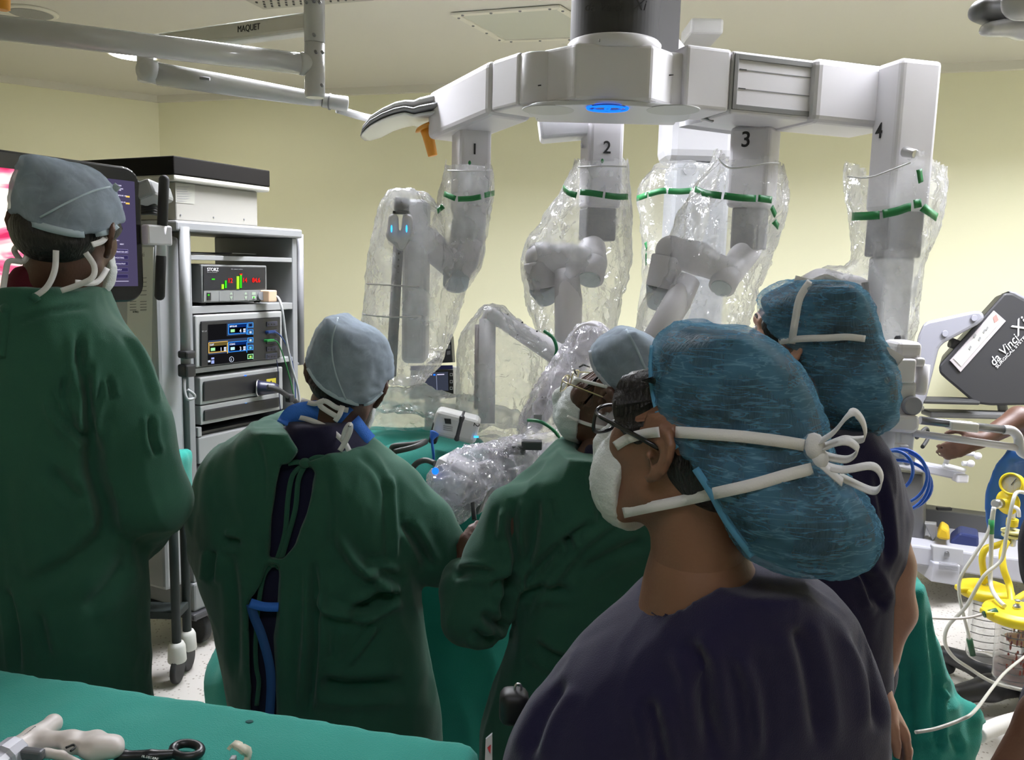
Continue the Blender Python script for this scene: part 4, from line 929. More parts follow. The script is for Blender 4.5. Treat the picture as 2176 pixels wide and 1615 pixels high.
def tile(x0, y0, x1, y1, fill, edge, num, nm):
    gr(x0, y0, x1, y1, fill, s=.9, dz=.0010); gframe(x0, y0, x1, y1, edge, 1.3)
    h = y1-y0; w = x1-x0
    gr(x0+3, y0+h*.36, x1-3, y1-h*.14, '#08080c', s=.5, dz=.0014); gr(x0+5, y0+h*.5, x0+w*.34, y1-h*.22, '#9fe0a0' if num != '3' else '#b8e4f0', s=1.1, dz=.0018)
    text(nm, FP(x0+3, y0+h*.3, G+.003), FP.x, Zv, W_(h*.17, 3.38), emis('ui_text', '#dfe8ff', 1.1), gen); text(num, FP(x0+w*.6, y1-h*.2, G+.004), FP.x, Zv, W_(h*.36, 3.38), emis('ui_text', '#dfe8ff', 1.1), gen, 'digits')
    for yy in (.42, .62): gr(x1-w*.2, y0+h*yy, x1-w*.08, y0+h*(yy+.16), '#cfd8e8', s=1., dz=.002)
tile(485, 689, 525, 711, '#0d2a66', '#2f8cf0', '4', 'BIPOLAR'); tile(443, 728, 484, 751, '#6a5a30', '#d8b060', '1', 'CUT'); tile(485, 727, 525, 749, '#0d2a66', '#2f8cf0', '3', 'COAG')
for (x, y, fc) in ((526, 686, '#0b1838'), (526, 701, '#b0c8e8'), (526, 718, '#b0d0d8'), (526, 734, '#60b8d0'), (526, 753, '#a8d860')):
    gframe(x, y, x+12, y+10, '#3c98f0' if y < 750 else '#a0f0b0', 1.2); gr(x+4, y+3, x+8.5, y+7.5, fc, s=1.1, dz=.0016)
gr(442, 766, 447, 770, '#c8d0e0', s=1., dz=.001); gr(449, 760, 455, 764, '#98a8e0', s=1., dz=.001); gr(449, 766, 455, 773, '#98a8e0', s=1., dz=.001)
text('i', FP(490.5, 767, G+.003), FP.x, Zv, W_(7, 3.38), emis('ui_text', '#dfe8ff', 1.1), gen)
M().tube([FP(492+4.6*math.cos(a), 763.5+5.4*math.sin(a), G+.002) for a in np.linspace(0, 6.28, 20, endpoint=False)], .0007, 5, True).obj('icon_ring', emis('ui_text', '#dfe8ff', 1.1), gen)
for k, y in enumerate((684, 702, 721, 737, 753)):
    so = fpr(fq(566, y, 588, y+10), .004, 'socket', mat('socket_dark', (.03, .03, .05), .35), gen, .0125, .001)
    if k == 4: gframe(565, y-1, 589, y+11, '#8890a0', .35)
    for j in range(3): fpr(fq(570+j*6, y+3.5, 573+j*6, y+6.5), .001, 'pin', black, so, .017)
ft('VIO dV', 429, 706, 3, inkg, gen, .0135)
for nm, c1, pts in (('blue generator lead curving down from the second socket', (.01, .04, .16), [(579, 706), (590, 708), (604, 725), (618, 760), (626, 800), (628, 850)]), ('green generator lead curving down from the third socket', (.01, .15, .03), [(576, 724), (588, 726), (598, 745), (612, 790), (622, 830), (626, 850)])):
    k_ = thing('generator_lead', nm, 'cable', FP(*pts[0])); mm = mat('lead_%d' % int(c1[1]*100), c1, .4)
    M().tube(smooth_path([FP(x, y, .03) for x, y in pts], 5), .0028, 6).obj('wire', mm, k_)
    M().box(FP(pts[0][0]-4, pts[0][1]-.5, .022), (.045, .022, .012), (fV, lV, Zv), .003).obj('plug', mm, k_)
tag(M().tube(smooth_path([FP(588, 765, .016), FP(591, 790, .02), FP(594, 850, .02), FP(598, 892, .03)], 5), .002, 6).obj('cable', mat('navy_lead', (.01, .015, .05), .4)), 'thin dark lead hanging from the lowest generator socket', 'cable')
# endoscope light unit and video unit
def unit(name, label, cat, y0, y1, dk, leds):
    o = thing(name, label, cat, FP(510, y1)); cb(.052, cu(600, 830)[0], -.004, .42, cz(y1, 419), cz(y0, 419), MT['unit_white'], 'housing', o, .005)
    fpr(fq(*dk), .006, 'front_panel', MT['panel_black'], o, .005, .004)
    for x, y, mm, w in leds: fpr(fq(x, y, x+w, y+3.2), .003, 'status_light', mm, o, .006)
    return o
un = unit('endoscope_controller', 'white endoscope controller with black front, blue lights and a thick cable plugged in', 'controller', 803, 862, (431, 811, 592, 853), ((519, 797.5, blue, 4), (541, 810, blue, 4)))
fpr(fq(566, 806, 586, 818), .001, 'warning_label', mat('warning_yellow', (.55, .46, .04), .5), un, .0115)
fpr([(573, 814.5), (579, 813.8), (576, 808)], .0006, 'warning_mark', ink, un, .0126)
unit('video_processor', 'low white video processor with black slot front below the endoscope controller', 'processor', 864, 905, (432, 872, 592, 895), ((520, 856.5, blue2, 4), (508, 867, blue, 4)))
k_ = thing('endoscope_cable', 'thick black endoscope cable with ribbed plug in the endoscope controller', 'cable', FP(556, 820))
M().lathe(FP(547, 824, .01), (fV*.5-lV*.8), [(0, .034), (.02, .03), (.07, .024), (.09, .014)], 24).obj('plug', mat('plug_navy', (.012, .013, .035), .4), k_)
M().lathe(FP(547, 824, .008), (fV*.5-lV*.8), [(0, .037), (.006, .037)], 24).obj('ring', steel, k_)
M().tube(smooth_path([FP(568, 822, .09), FP(590, 828, .11), FP(612, 842, .11), FP(634, 860, .1), FP(650, 900, .1)], 5), .011, 12).obj('sheath', rubber, k_)
M().box(FP(616, 846, .11), (.03, .03, .035), (fV, lV, Zv), .006).obj('cable_clip', rubber, k_)

# ------------------------------------------------------------------ touchscreen monitor in front of the cart
mon = thing('monitor', 'large black touchscreen monitor showing bright tissue and a purple menu, beside the cart', 'monitor', P(150, 640, 2.3))
MP = vplane(P(0, 500, 2.08), P(303, 500, 2.46)); mx = MP.x
mL, mR = MP(-110, 400), MP(303, 500); o_ = MP(303, 368); hw = (mR-mL).dot(mx); zt_, zb_ = MP(303, 368).z+.012, MP(303, 632).z-.012
cx = (Vector((mL.x, mL.y, 0))+Vector((mR.x, mR.y, 0)))/2; r_ = .055; pts = []
for sx, sz, a0 in ((1, 1, 0), (-1, 1, 90), (-1, -1, 180), (1, -1, 270)):
    for a in np.linspace(a0, a0+90, 7): pts.append(cx+mx*(sx*(hw/2-r_)+r_*math.cos(math.radians(a)))+Zv*((zt_+zb_)/2+sz*((zt_-zb_)/2-r_)+r_*math.sin(math.radians(a))))
M().prism(pts, -MP.n*.045, .006).obj('bezel', mat('monitor_black', (.006, .006, .006), .25), mon)
def mq(x0, y0, x1, y1):
    z0, z1 = MP(x1, y0).z, MP(x1, y1).z; a, b = MP(x0, y0), MP(x1, y0)
    return [Vector((a.x, a.y, z0)), Vector((b.x, b.y, z0)), Vector((b.x, b.y, z1)), Vector((a.x, a.y, z1))]
def mr(x0, y0, x1, y1, name, mt, par, off): return M().prism([p+MP.n*off for p in mq(x0, y0, x1, y1)], MP.n*.0006).obj(name, mt, par)
sm = bpy.data.materials.new('endoscope_picture'); sm.use_nodes = True; N = sm.node_tree.nodes; L = sm.node_tree.links; N.remove(N['Principled BSDF'])
tc = N.new('ShaderNodeTexCoord'); nz = N.new('ShaderNodeTexNoise'); nz.inputs['Scale'].default_value = 7; nz.inputs['Detail'].default_value = 3; nz.inputs['Distortion'].default_value = 1.5
cr = N.new('ShaderNodeValToRGB'); el_ = cr.color_ramp.elements; el_[0].position = .36; el_[0].color = lin('#c02f5a'); el_[1].position = .62; el_[1].color = lin('#fff4dc')
for p_, c_ in ((.44, '#f0688c'), (.5, '#ffd9cf')): k = el_.new(p_); k.color = lin(c_)
mpn = N.new('ShaderNodeMapping'); mpn.inputs['Rotation'].default_value = (0, .5, 0); mpn.inputs['Scale'].default_value = (.5, .5, 1.6)
em = N.new('ShaderNodeEmission'); em.inputs[1].default_value = 1.5; L.new(tc.outputs['Object'], mpn.inputs[0]); L.new(mpn.outputs[0], nz.inputs[0]); L.new(nz.outputs['Fac'], cr.inputs[0]); L.new(cr.outputs[0], em.inputs[0]); L.new(em.outputs[0], N['Material Output'].inputs[0])
mr(-90, 378, 186, 612, 'screen', sm, mon, .001); ui = mr(186.5, 386, 285, 608, 'menu_panel', emis('menu_purple', '#4c4663', .9), mon, .001)
lt = emis('menu_text', '#d8d2f0', 1.); ln = emis('menu_line', '#8c84b4', 1.); yl = emis('menu_yellow', '#f0c860', 1.)
mt_ = lambda s, x, y, h, m_=lt: text(s, MP(x, y, .0026), mx, Zv, W_(h, 2.4), m_, ui)
for s, x, y in (('FUNCTIONS', 240, 394), ('ENDOSCOPE', 243, 401), ('ON', 252, 405), ('BIPOLAR  4/10', 250, 416), ('2', 251, 420), ('ARMED 1/9', 251, 430), ('1', 251, 434), ('1 OF 1', 244, 512), ('NEXT', 255, 520)): mt_(s, x, y, 2.6)
for y in (418, 432.5): mr(266, y-1.5, 274, y+2, 'menu_key', yl, ui, .0022)
for y0, y1, s in ((530, 538, 'TURN ILLUMINATOR OFF'), (543, 551, 'TROUBLESHOOTING'), (556, 564, 'VIDEO INPUT/OUTPUT'), (569, 577, 'ACTIVATE FIREFLY'), (583, 591, 'MORE')):
    mr(222, y0, 271, y1, 'menu_key', ln if y0 == 530 else emis('menu_key_edge', '#5e5684', .9), ui, .0016); mr(222.8, y0+.8, 270.2, y1-.8, 'menu_key_face', emis('menu_key_face', '#38325c', .8), ui, .0021); mt_(s, 226, y0+5.5, 3.2)
for a in ((208, 597, 216, 598), (216, 597, 216.7, 607), (216.7, 606, 230, 607), (229.4, 597, 230, 607), (230, 597, 272, 598), (207.5, 580, 208.2, 611)): mr(*a, 'menu_line', lt, ui, .0022)
mr(190, 600, 206, 611, 'menu_key', emis('menu_line2', '#c8b080', .9), ui, .0016); mr(191, 604.5, 205, 606, 'menu_line', black, ui, .0022); mr(192, 601, 198, 604, 'menu_key', emis('menu_orange', '#e08830', 1.), ui, .0022)
for x in (213, 238): mr(x, 601, x+4, 605, 'menu_icon', yl, ui, .0022)
# grips at the monitor's right edge
g = P(347, 500, 2.52); tp, bt = P(349, 372, 2.5), P(339, 638, 2.5)
def gpt(t): return tp+(bt-tp)*t
W9 = W_(10.5, 2.5)
def grip(a, b): 
    d = (b-a).normalized(); return M().lathe(a, b-a, [(0, W9*.3), (.004, W9*.75), (.012, W9), ((b-a).length-.012, W9), ((b-a).length-.004, W9*.75), ((b-a).length, W9*.3)], 20)
grip(gpt(0), gpt(.425)).obj('grip', rubber, mon); grip(gpt(.615), gpt(1)).obj('grip', rubber, mon)
M().cyl(gpt(.4), gpt(.64), W9*.93, n=20).obj('grip_sleeve', white, mon)
M().box((P(322, 500, 2.47)+P(345, 500, 2.5))/2, (.09, .03, W_(42, 2.5)), (mx, MP.n, Zv), .006).obj('grip_bracket', white, mon)
M().box(P(322, 413, 2.6), (.07, .3, .05), (V3((.75, .2, .35)), V3((-.2, 1, 0)), V3((-.3, 0, 1))), .01).obj('support_arm', greyl, mon)
M().cyl(cx+Zv*((zt_+zb_)/2)-MP.n*.045, cx+Zv*((zt_+zb_)/2)-MP.n*.12, .06, n=24, bv=.006).obj('mount', greyl, mon)
for k in range(4): M().tube(smooth_path([P(300, 438+k*5, 2.62), P(320, 434+k*6, 2.62), P(334, 440+k*5, 2.64)], 4), .006, 8).obj('cable', black, mon)
for x in (228, 238): M().tube(smooth_path([P(x, 640, 2.42), P(x+1, 690, 2.44), P(x+3, 740, 2.46)], 4), .0055, 8).obj('cable', black, mon)
# the paper sheet on the cart's side
sh = Pl(E0-fV*.1205+lV*.1, -fV)
t = thing('paper_notice', 'white printed paper notice hanging on the cart side behind the monitor', 'notice', sh(300, 700))
M().prism([sh(x, y) for x, y in ((272, 525), (326, 525), (320, 880), (268, 880))], -sh.n*.002).obj('sheet', mat('notice_paper', (.62, .615, .58), .6), t)
f = M()
for k in range(9):
    y = 590+k*9 if k < 5 else 640+(k-5)*6; 
    for x in (276, 298): f.prism([sh(a, b, .001) for a, b in ((x, y), (x+14, y-.5), (x+13, y+1.4), (x, y+2))], sh.n*.0004)
f.obj('print', inkg, t); text('xi', sh(300, 545, .002), sh.x, Zv, W_(12, 2.7), mgrey, t); text('da VINCI', sh(282, 664, .002), sh.x, Zv, W_(4, 2.7), ink, t)
# ------------------------------------------------------------------ people
gownm = mat('gown_green_cotton', (.026, .094, .060), .85, bump=.25, bscale=700, var=.12, vscale=5, sheen=.15, spec=.2)
navy = mat('scrub_navy_cotton', (.014, .011, .041), .85, bump=.25, bscale=700, var=.1, vscale=5, sheen=.2, spec=.2)
navy2 = mat('scrub_dark_navy', (.012, .010, .032), .85, bump=.25, bscale=700, sheen=.1, spec=.2)
maroon = mat('maroon_cotton', (.10, .012, .022), .85, bump=.25, bscale=700, spec=.2)
teal = mat('teal_drape_cotton', (.013, .26, .21), .8, bump=.3, bscale=500, var=.08, vscale=4, sheen=.15, spec=.25)
bluecloth = mat('blue_nonwoven', (.03, .16, .62), .7, bump=.2, bscale=300)
maskw = mat('mask_white', (.60, .63, .62), .8, bump=.3, bscale=350)
tiew = mat('mask_tape_white', (.66, .65, .64), .8, bump=.12, bscale=500)
hairm = mat('black_hair', (.010, .008, .007), .5, bump=.6, bscale=180, stretch=(1, 1, .15))
eyew = mat('eye_white', (.6, .58, .55), .3); iris = mat('dark_iris', (.02, .01, .006), .2)
lensm = bpy.data.materials.new('spectacle_lens'); lensm.use_nodes = True; N = lensm.node_tree.nodes; L = lensm.node_tree.links; N.remove(N['Principled BSDF'])
tr = N.new('ShaderNodeBsdfTransparent'); gl = N.new('ShaderNodeBsdfGlossy'); gl.inputs['Roughness'].default_value = .03; mx_ = N.new('ShaderNodeMixShader'); mx_.inputs[0].default_value = .18
L.new(tr.outputs[0], mx_.inputs[1]); L.new(gl.outputs[0], mx_.inputs[2]); L.new(mx_.outputs[0], N['Material Output'].inputs[0])
def skin(name, c): return mat(name, c, .5, bump=.08, bscale=220, var=.1, vscale=14)
sk_dark, sk_mid, sk_fair = skin('skin_dark_brown', (.085, .037, .022)), skin('skin_brown', (.20, .095, .055)), skin('skin_light_brown', (.42, .23, .16))
cap_grey = capcloth('cap_grey_nonwoven', '#b4c2d0', .76, .18, .05, (1, 1, 1), '#cfdde8')
cap_blue = capcloth('cap_blue_nonwoven', '#6499b8', .5, .28, .3, (.8, .8, 6), '#9cc3d8')

def frame(f, roll=0):
    f = Vector(f).normalized(); s = f.cross(Zv).normalized(); u = s.cross(f)
    r = math.radians(roll); return (s*math.cos(r)+u*math.sin(r)), f, (u*math.cos(r)-s*math.sin(r))
class Head:
    """local axes: x to the person's right, y forward, z up; origin between the ears"""
    def __init__(h, c, f, roll=0, sc=1.):
        h.c = Vector(c); h.s, h.f, h.u = frame(f, roll); h.sc = sc
        h.R = np.array([list(h.s), list(h.f), list(h.u)])*sc
    def w(h, x, y, z): return h.c+(h.s*x+h.f*y+h.u*z)*h.sc
    def tr(h, V): return V@h.R+np.array(h.c)
    def ax(h): return (h.s, h.f, h.u)
EARF = [.7]
def ear(s, sd):
    X = lambda y, z: (sd*(.0745+EARF[0]*max(0, .012-y)), y-.006, z)
    pts = [(.012, .010), (.010, .024), (.001, .033), (-.011, .033), (-.020, .023), (-.022, .008), (-.016, -.010), (-.007, -.022), (.003, -.028)]
    s.ell(X(-.006, .004), (.006, .016, .025), None, .006)
    s.chain([X(*p) for p in pts], [.0045, .005, .0055, .0055, .0055, .005, .005, .0055, .007], .004)
    s.chain([X(-.003, .02), X(-.011, .012), X(-.011, -.004), X(-.003, -.016)], [.0035]*4, .004)
    s.ell((sd*.083, -.004, .002), (.010, .0085, .011), None, .004, '-')
    s.ell((sd*.0765, .007, -.003), (.006, .005, .007), None, .004)
def head_mesh(h, neck_to, neck_r=.058, step=.0042):
    s = Sdf()
    s.ell((0, -.012, .042), (.0765, .098, .092), None, .02).ell((0, .03, -.015), (.064, .066, .098), None, .03)
    s.chain([(-.052, .005, -.055), (-.03, .055, -.098), (0, .075, -.108), (.03, .055, -.098), (.052, .005, -.055)], [.018, .017, .018, .017, .018], .02)
    s.ell((-.04, .062, -.012), (.024, .024, .026), None, .02).ell((.04, .062, -.012), (.024, .024, .026), None, .02)
    for sd in (-1, 1): s.ell((sd*.033, .100, .012), (.019, .016, .013), None, .012, '-')
    s.chain([(-.05, .074, .034), (-.02, .089, .034), (.02, .089, .034), (.05, .074, .034)], [.010, .012, .012, .010], .012)
    s.chain([(0, .092, .02), (0, .104, -.005), (0, .112, -.028)], [.008, .009, .012], .01).ell((-.013, .1, -.032), (.009, .010, .008), None, .006).ell((.013, .1, -.032), (.009, .010, .008), None, .006)
    s.ell((0, .093, -.060), (.025, .010, .006), None, .006).ell((0, .091, -.072), (.022, .010, .007), None, .006).ell((0, .106, -.066), (.03, .006, .0015), None, .003, '-')
    ear(s, -1); ear(s, 1)
    n = Vector(neck_to)-h.c; q = Vector((n.dot(h.s), n.dot(h.f), n.dot(h.u)))/h.sc
    s.cone((0, -.022, -.045), neck_r*.93, tuple(q), neck_r*1.06, .025)
    V, Q = s.mesh(step, 2); return h.tr(V), Q
def eyes(h, par):
    for sd in (-1, 1):
        e = M().ell(h.w(sd*.033, .083, .012), .0118*h.sc, h.ax(), 14).obj('eye', eyew, par); M().ell(h.w(sd*.033, .0915, .012), (.0055*h.sc, .0035*h.sc, .0055*h.sc), h.ax(), 12).obj('iris', iris, e)
        M().tube([h.w(sd*.018, .099, .037), h.w(sd*.035, .095, .041), h.w(sd*.05, .083, .036)], [.002, .0028, .0015], 6).obj('eyebrow', hairm, par)
def hair_mesh(h, name, par, cut=None, extra=(), step=.006, grow=.007, low=-.05):
    s = Sdf().ell((0, -.014, .046), (.0765+grow, .098+grow, .092+grow), None, .02)
    s.ell((0, -.055, -.008), (.066, .052, .05), None, .03)
    for sd in (-1, 1): s.ell((sd*.064, .038, .036), (.016, .034, .036), None, .012)
    s.ell((0, .085, -.02), (.075, .075, .085), None, .01, '-')
    for sd in (-1, 1): s.ell((sd*.085, .004, -.012), (.03, .024, .036), None, .006, '-')
    for c_, r_ in extra: s.ell(c_, r_, None, .03)
    V, Q = s.mesh(step, 2); V = h.tr(V)
    return qmesh(name, V, Q, hairm, par)
def mask_mesh(h, par, cut=None):
    s = Sdf().ell((0, .062, -.064), (.068, .062, .074), None, .01)
    s.chain([(0, .118, -.012), (0, .126, -.04), (0, .112, -.09)], [.008, .012, .016], .02)
    s.ell((0, -.02, -.03), (.2, .075, .2), None, .003, '-')
    V, Q = s.mesh(.004, 2); V = h.tr(V)
    for k in range(3): pass
    V = wrinkle(V, Q, .0015, (40, 40, 90), 3); V2, Q2 = V, Q
    return qmesh('face_mask', V, Q, maskw, par), (V, Q)
def glasses(h, par, col, lens=True, thick=.0016):
    g = M(); e = None
    for sd in (-1, 1):
        pts = [h.w(sd*(.034+x), .112-abs(x)*.12, .004+z) for x, z in ((-.022, .014), (0, .017), (.023, .014), (.026, 0), (.02, -.016), (0, -.02), (-.018, -.016), (-.024, 0))]
        g.tube(smooth_path(pts, 4, True), thick, 6, True)
        g.tube([h.w(sd*.059, .109, .014), h.w(sd*.074, .09, .016), h.w(sd*.082, .02, .014), h.w(sd*.083, -.008, .012)], thick*1.15, 6)
    g.tube(smooth_path([h.w(-.012, .112, .008), h.w(0, .117, .013), h.w(.012, .112, .008)], 4), thick, 6)
    o = g.obj('eyeglasses', col, par)
    for sd in (-1, 1):
        pts = [h.w(sd*(.034+x), .112-abs(x)*.12, .004+z) for x, z in ((-.022, .014), (0, .017), (.023, .014), (.026, 0), (.02, -.016), (0, -.02), (-.018, -.016), (-.024, 0))]
        M().prism(smooth_path(pts, 3, True), h.f*.001).obj('lens', lensm, o)
    return o
def strap_on(bvs, pts, w, mt, name, par, off=.003, n=5, t=.0009, dfl=None):
    pp, wd = [], []
    for x, y in smooth2(pts, n):
        best = None; o = Vector((0, 0, CZ))
        for b in bvs:
            p = onsurf(b, x, y, off)
            if p is not None and (best is None or (p-o).length < (best-o).length): best = p
        if best is None: best = pp[-1] if dfl is None and pp else (P(x, y, dfl) if dfl else None)
        if best is None: continue
        if dfl is not None and pp and (best-pp[-1]).length > .06: best = P(x, y, pp[-1].y)
        pp.append(best)
    pp = [p for i, p in enumerate(pp) if i == 0 or (p-pp[i-1]).length > 1e-4]
    if len(pp) < 2: return None
    for i in range(len(pp)):
        d = pp[min(i+1, len(pp)-1)]-pp[max(i-1, 0)]; v = pp[i]-Vector((0, 0, CZ)); wd.append(d.cross(v).normalized())
    return M().strap(pp, wd, w, t).obj(name, mt, par)
def ribbon(pts, Y, w, mt, name, par, n=5, t=.0007, tw=0., fx=None):
    """free hanging tape: points (x, y, dY)"""
    pp = smooth_path([P(p[0], p[1], Y+(p[2] if len(p) > 2 else 0)) for p in pts], n); wd = []
    for i in range(len(pp)):
        d = pp[min(i+1, len(pp)-1)]-pp[max(i-1, 0)]; v = (pp[i]-Vector((0, 0, CZ))).normalized(); c_ = d.cross(v)
        c_ = (c_.normalized() if c_.length > 1e-7 else Vector((0, 0, 1))) if fx is None else Vector(fx).normalized(); wd.append(c_*math.cos(tw*i/len(pp))+v*math.sin(tw*i/len(pp)))
    return M().strap(pp, wd, w, t).obj(name, mt, par)
def knot(p, r, mt, name, par): return M().ell(p, (r, r*.8, r*.9), None, 10).obj(name, mt, par)
def cap_from(build, h_, mt, par, seed, amp=.003, sc=(30, 30, 60), name='surgical_cap', amp2=.0):
    s = Sdf(); build(s); V, Q = s.mesh(h_, 2)
    d = np.min([np.asarray(fn(V[:, 0], V[:, 1], V[:, 2])).ravel() for fn, _, _, _, op in s.p if op == '+'], 0)
    V, Q = cull(V, Q, d > -1.6*h_)                      # an open shell: no wall inside the cap
    qmesh('covered_hair', V-norms(V, Q)*.0075, Q, hairm, par)
    V = wrinkle(V, Q, amp, sc, seed, True, 2)
    if amp2: V = wrinkle(V, Q, amp2, (12, 12, 14), seed+5, True, 2)
    o = qmesh(name, V, Q, mt, par); bv = bvh_of(V, Q)
    E_ = np.concatenate([Q[:, [0, 1]], Q[:, [1, 2]], Q[:, [2, 3]], Q[:, [3, 0]]]); E_.sort(axis=1); ue, ct = np.unique(E_, axis=0, return_counts=True)
    bset = np.zeros(len(V), bool); bset[ue[ct == 1].ravel()] = True; bf = set(np.nonzero(bset[Q].any(1))[0].tolist())
    for c in par.children:
        if c.name.split('.')[0] in ('body', 'hair'): tuck(c, bv, bf, hd if c.name.startswith('body') else None)
    return o, bv
def tuck(o, bv, bf, h, gap=.005, reach=.075):
    """press hair and scalp under the cloth that lies over them"""
    me = o.data; n = len(me.vertices); co = np.empty(n*3, np.float32); me.vertices.foreach_get('co', co); co = co.reshape(-1, 3)
    for i in range(n):
        v = Vector(co[i])
        if h is not None:
            q = v-h.c; z = q.dot(h.u); x = abs(q.dot(h.s)); y = q.dot(h.f)
            if z < -.03 or (x > .066 and -.045 < y < .03 and z < .045): continue        # leave neck and ears alone
        loc, nr, fi, d = bv.find_nearest(v, reach)
        if loc is None or (fi in bf and d > .010): continue
        a = (v-loc).dot(nr)
        if a > -gap and (d < 1e-5 or a > .72*d or (a > -gap and a <= 0 and d < gap*1.3)): co[i] = loc-nr*gap
    me.vertices.foreach_set('co', co.ravel()); me.update()
def hand(s, wrist, d, nrm, thumb, sc=1., curl=.5, k=.006):
    """palm, four fingers and a thumb added to a field; d = direction of the fingers, nrm = back of the hand, thumb = side of the thumb"""
    w = Vector(wrist); d = Vector(d).normalized(); th = Vector(thumb); th = (th-d*th.dot(d)).normalized(); n = th.cross(d); n = n if n.dot(Vector(nrm)) > 0 else -n
    for i, (o, L_) in enumerate(((.027, .07), (.009, .078), (-.009, .072), (-.026, .058))):
        b = w+d*(.088*sc)+th*(o*sc); s.cone(w+th*(o*.55*sc)+d*.01*sc, .0145*sc, b, .0115*sc, .012)
        p = b; a = 0.12; r = .0098*sc
        for j, seg in enumerate((.46, .3, .24)):
            a += curl*(.5 if j == 0 else .75); q = p+(d*math.cos(a)-n*math.sin(a))*(L_*seg*sc); s.cone(p, r, q, r*.9, k); p, r = q, r*.9
    b = w+d*.022*sc+th*.022*sc; q = b+(d*.6+th*.75-n*.25).normalized()*.042*sc; q2 = q+(d*.9+th*.3-n*.35).normalized()*.03*sc; q3 = q2+(d*.95-n*.4).normalized()*.024*sc
    s.chain([w+d*.01*sc, b, q, q2, q3], [.016*sc, .017*sc, .0125*sc, .0108*sc, .009*sc], .008)
def fig(name_label, foot): return thing('person', name_label, 'person', foot)
def legs(par, hip, feet, tm, sm, r=.085):
    """trousers and shoes below the gown"""
    hip = Vector(hip); s = Sdf(); s.ell(hip, (.13, .09, .12), None, .04)
    for sd, ft_ in zip((-1, 1), feet):
        ft_ = Vector(ft_); kn = (hip+Vector((sd*.09, 0, 0))+ft_)/2+Vector((0, .03, .02)); s.chain([hip+Vector((sd*.085, 0, -.02)), kn, ft_+Vector((0, 0, .1))], [r, r*.8, r*.62], .03)
    V, Q = s.mesh(.014, 2); V = wrinkle(V, Q, .005, (9, 9, 14), 4); qmesh('trousers', V, Q, tm, par)
    for ft_ in feet:
        ft_ = Vector(ft_); q = Sdf().chain([ft_+Vector((0, -.05, .04)), ft_+Vector((0, .06, .045)), ft_+Vector((0, .14, .028))], [.038, .04, .026], .02).box(ft_+Vector((0, .04, -.04)), (.3, .4, .08), None, .001, .002, '-')
        V, Q = q.mesh(.008, 2); V[:, 2] = np.maximum(V[:, 2], .001); qmesh('shoe', V, Q, sm, par)
clog = mat('clog_green', (.02, .06, .05), .6)
def skin_body(h, chest, hip, arms, sk, par, neck, extra=None, face=True):
    """the person's own skin as one mesh: head, neck, trunk and arms; the clothes go over it"""
    hv = head_mesh(h, neck); s = Sdf(); chest = Vector(chest); hip = Vector(hip); nk = Vector(neck)
    s.cone(nk+(h.c-nk)*.3, .052, nk, .06, .02).ell(chest, (.135, .085, .15), None, .05).ell(hip, (.12, .08, .1), None, .05).cone(chest, .085, hip, .08, .04).cone(nk, .06, chest, .08, .04)
    for pts, rs in arms: s.chain(pts, rs, .02)
    if extra: extra(s)
    V, Q = s.mesh(.0085, 2); o = qmesh('body', *merge(hv, (V, Q)), sk, par)
    if face: eyes(h, par)
    return o, bvh_of(*hv)
def cloth_part(name, build, mt, par, h_=.010, amp=.005, sc=(7, 7, 3), seed=1, lines=(), it=2, post=None):
    s = Sdf(); build(s); V, Q = s.mesh(h_, it)
    V = wrinkle(V, Q, amp, sc, seed, True, 2); V = wrinkle(V, Q, amp*.35, (sc[0]*3, sc[1]*3, sc[2]*3), seed+3, True, 2)
    if lines: V = creases(V, Q, [(p_, w_*1.25, q_*1.5) for p_, w_, q_ in lines])
    bv = bvh_of(V, Q)
    if mt is gownm or (name == 'scrub_shirt' and EARF[0] < .5):
        zmax = nk.z-.05; zmin = V[:, 2].min()+.03
        for o in par.children:
            if o.name.split('.')[0] not in ('body', 'trousers'): continue
            me = o.data; n = len(me.vertices); co = np.empty(n*3, np.float32); me.vertices.foreach_get('co', co); co = co.reshape(-1, 3)
            for i in range(n):
                if not zmin < co[i, 2] < zmax: continue
                v = Vector(co[i]); loc, nr, _, dd = bv.find_nearest(v, .03)
                if loc is not None:
                    q_ = (v-loc).dot(nr)
                    if -.003 < q_ and (q_ <= 0 or q_ > .72*dd) and q_ < .028: co[i] = loc-nr*.004
            me.vertices.foreach_set('co', co.ravel()); me.update()
    return qmesh(name, V, Q, mt, par), bv

# ---- 1: tall surgeon at the left, back turned, green gown, maroon collar
Y = 1.66
hd = Head(P(142, 498, Y), (.0, 1, -.05), 0, 1.04)
hd.s, hd.f, hd.u = frame((.0, 1, -.05), -8); hd.R = np.array([list(hd.s), list(hd.f), list(hd.u)])*hd.sc
nk = P(112, 660, Y+.02); q = P(105, 1000, Y); ft0 = Vector((q.x, Y, 0))
man = fig('tall person in green gown, grey cap and maroon collar with back turned, facing the monitor', ft0)
ch, hp_ = P(105, 800, Y), P(105, 1230, Y)
el_p, wr_p = P(335, 1085, Y), P(240, 1120, Y+.3)
ob_, bvh_ = skin_body(hd, ch, hp_, [([P(235, 770, Y), el_p, wr_p], [.05, .042, .03]), ([P(-30, 780, Y), P(-120, 1080, Y+.02), P(-20, 1120, Y+.3)], [.05, .042, .03])], sk_dark, man, nk,
    lambda s: (hand(s, wr_p, (-.5, .85, 0), (0, 0, 1), (-1, 0, .3), 1., .5), hand(s, P(-20, 1120, Y+.3), (.5, .85, 0), (0, 0, 1), (1, 0, .3), 1., .5)))
hair_mesh(hd, 'hair', man)
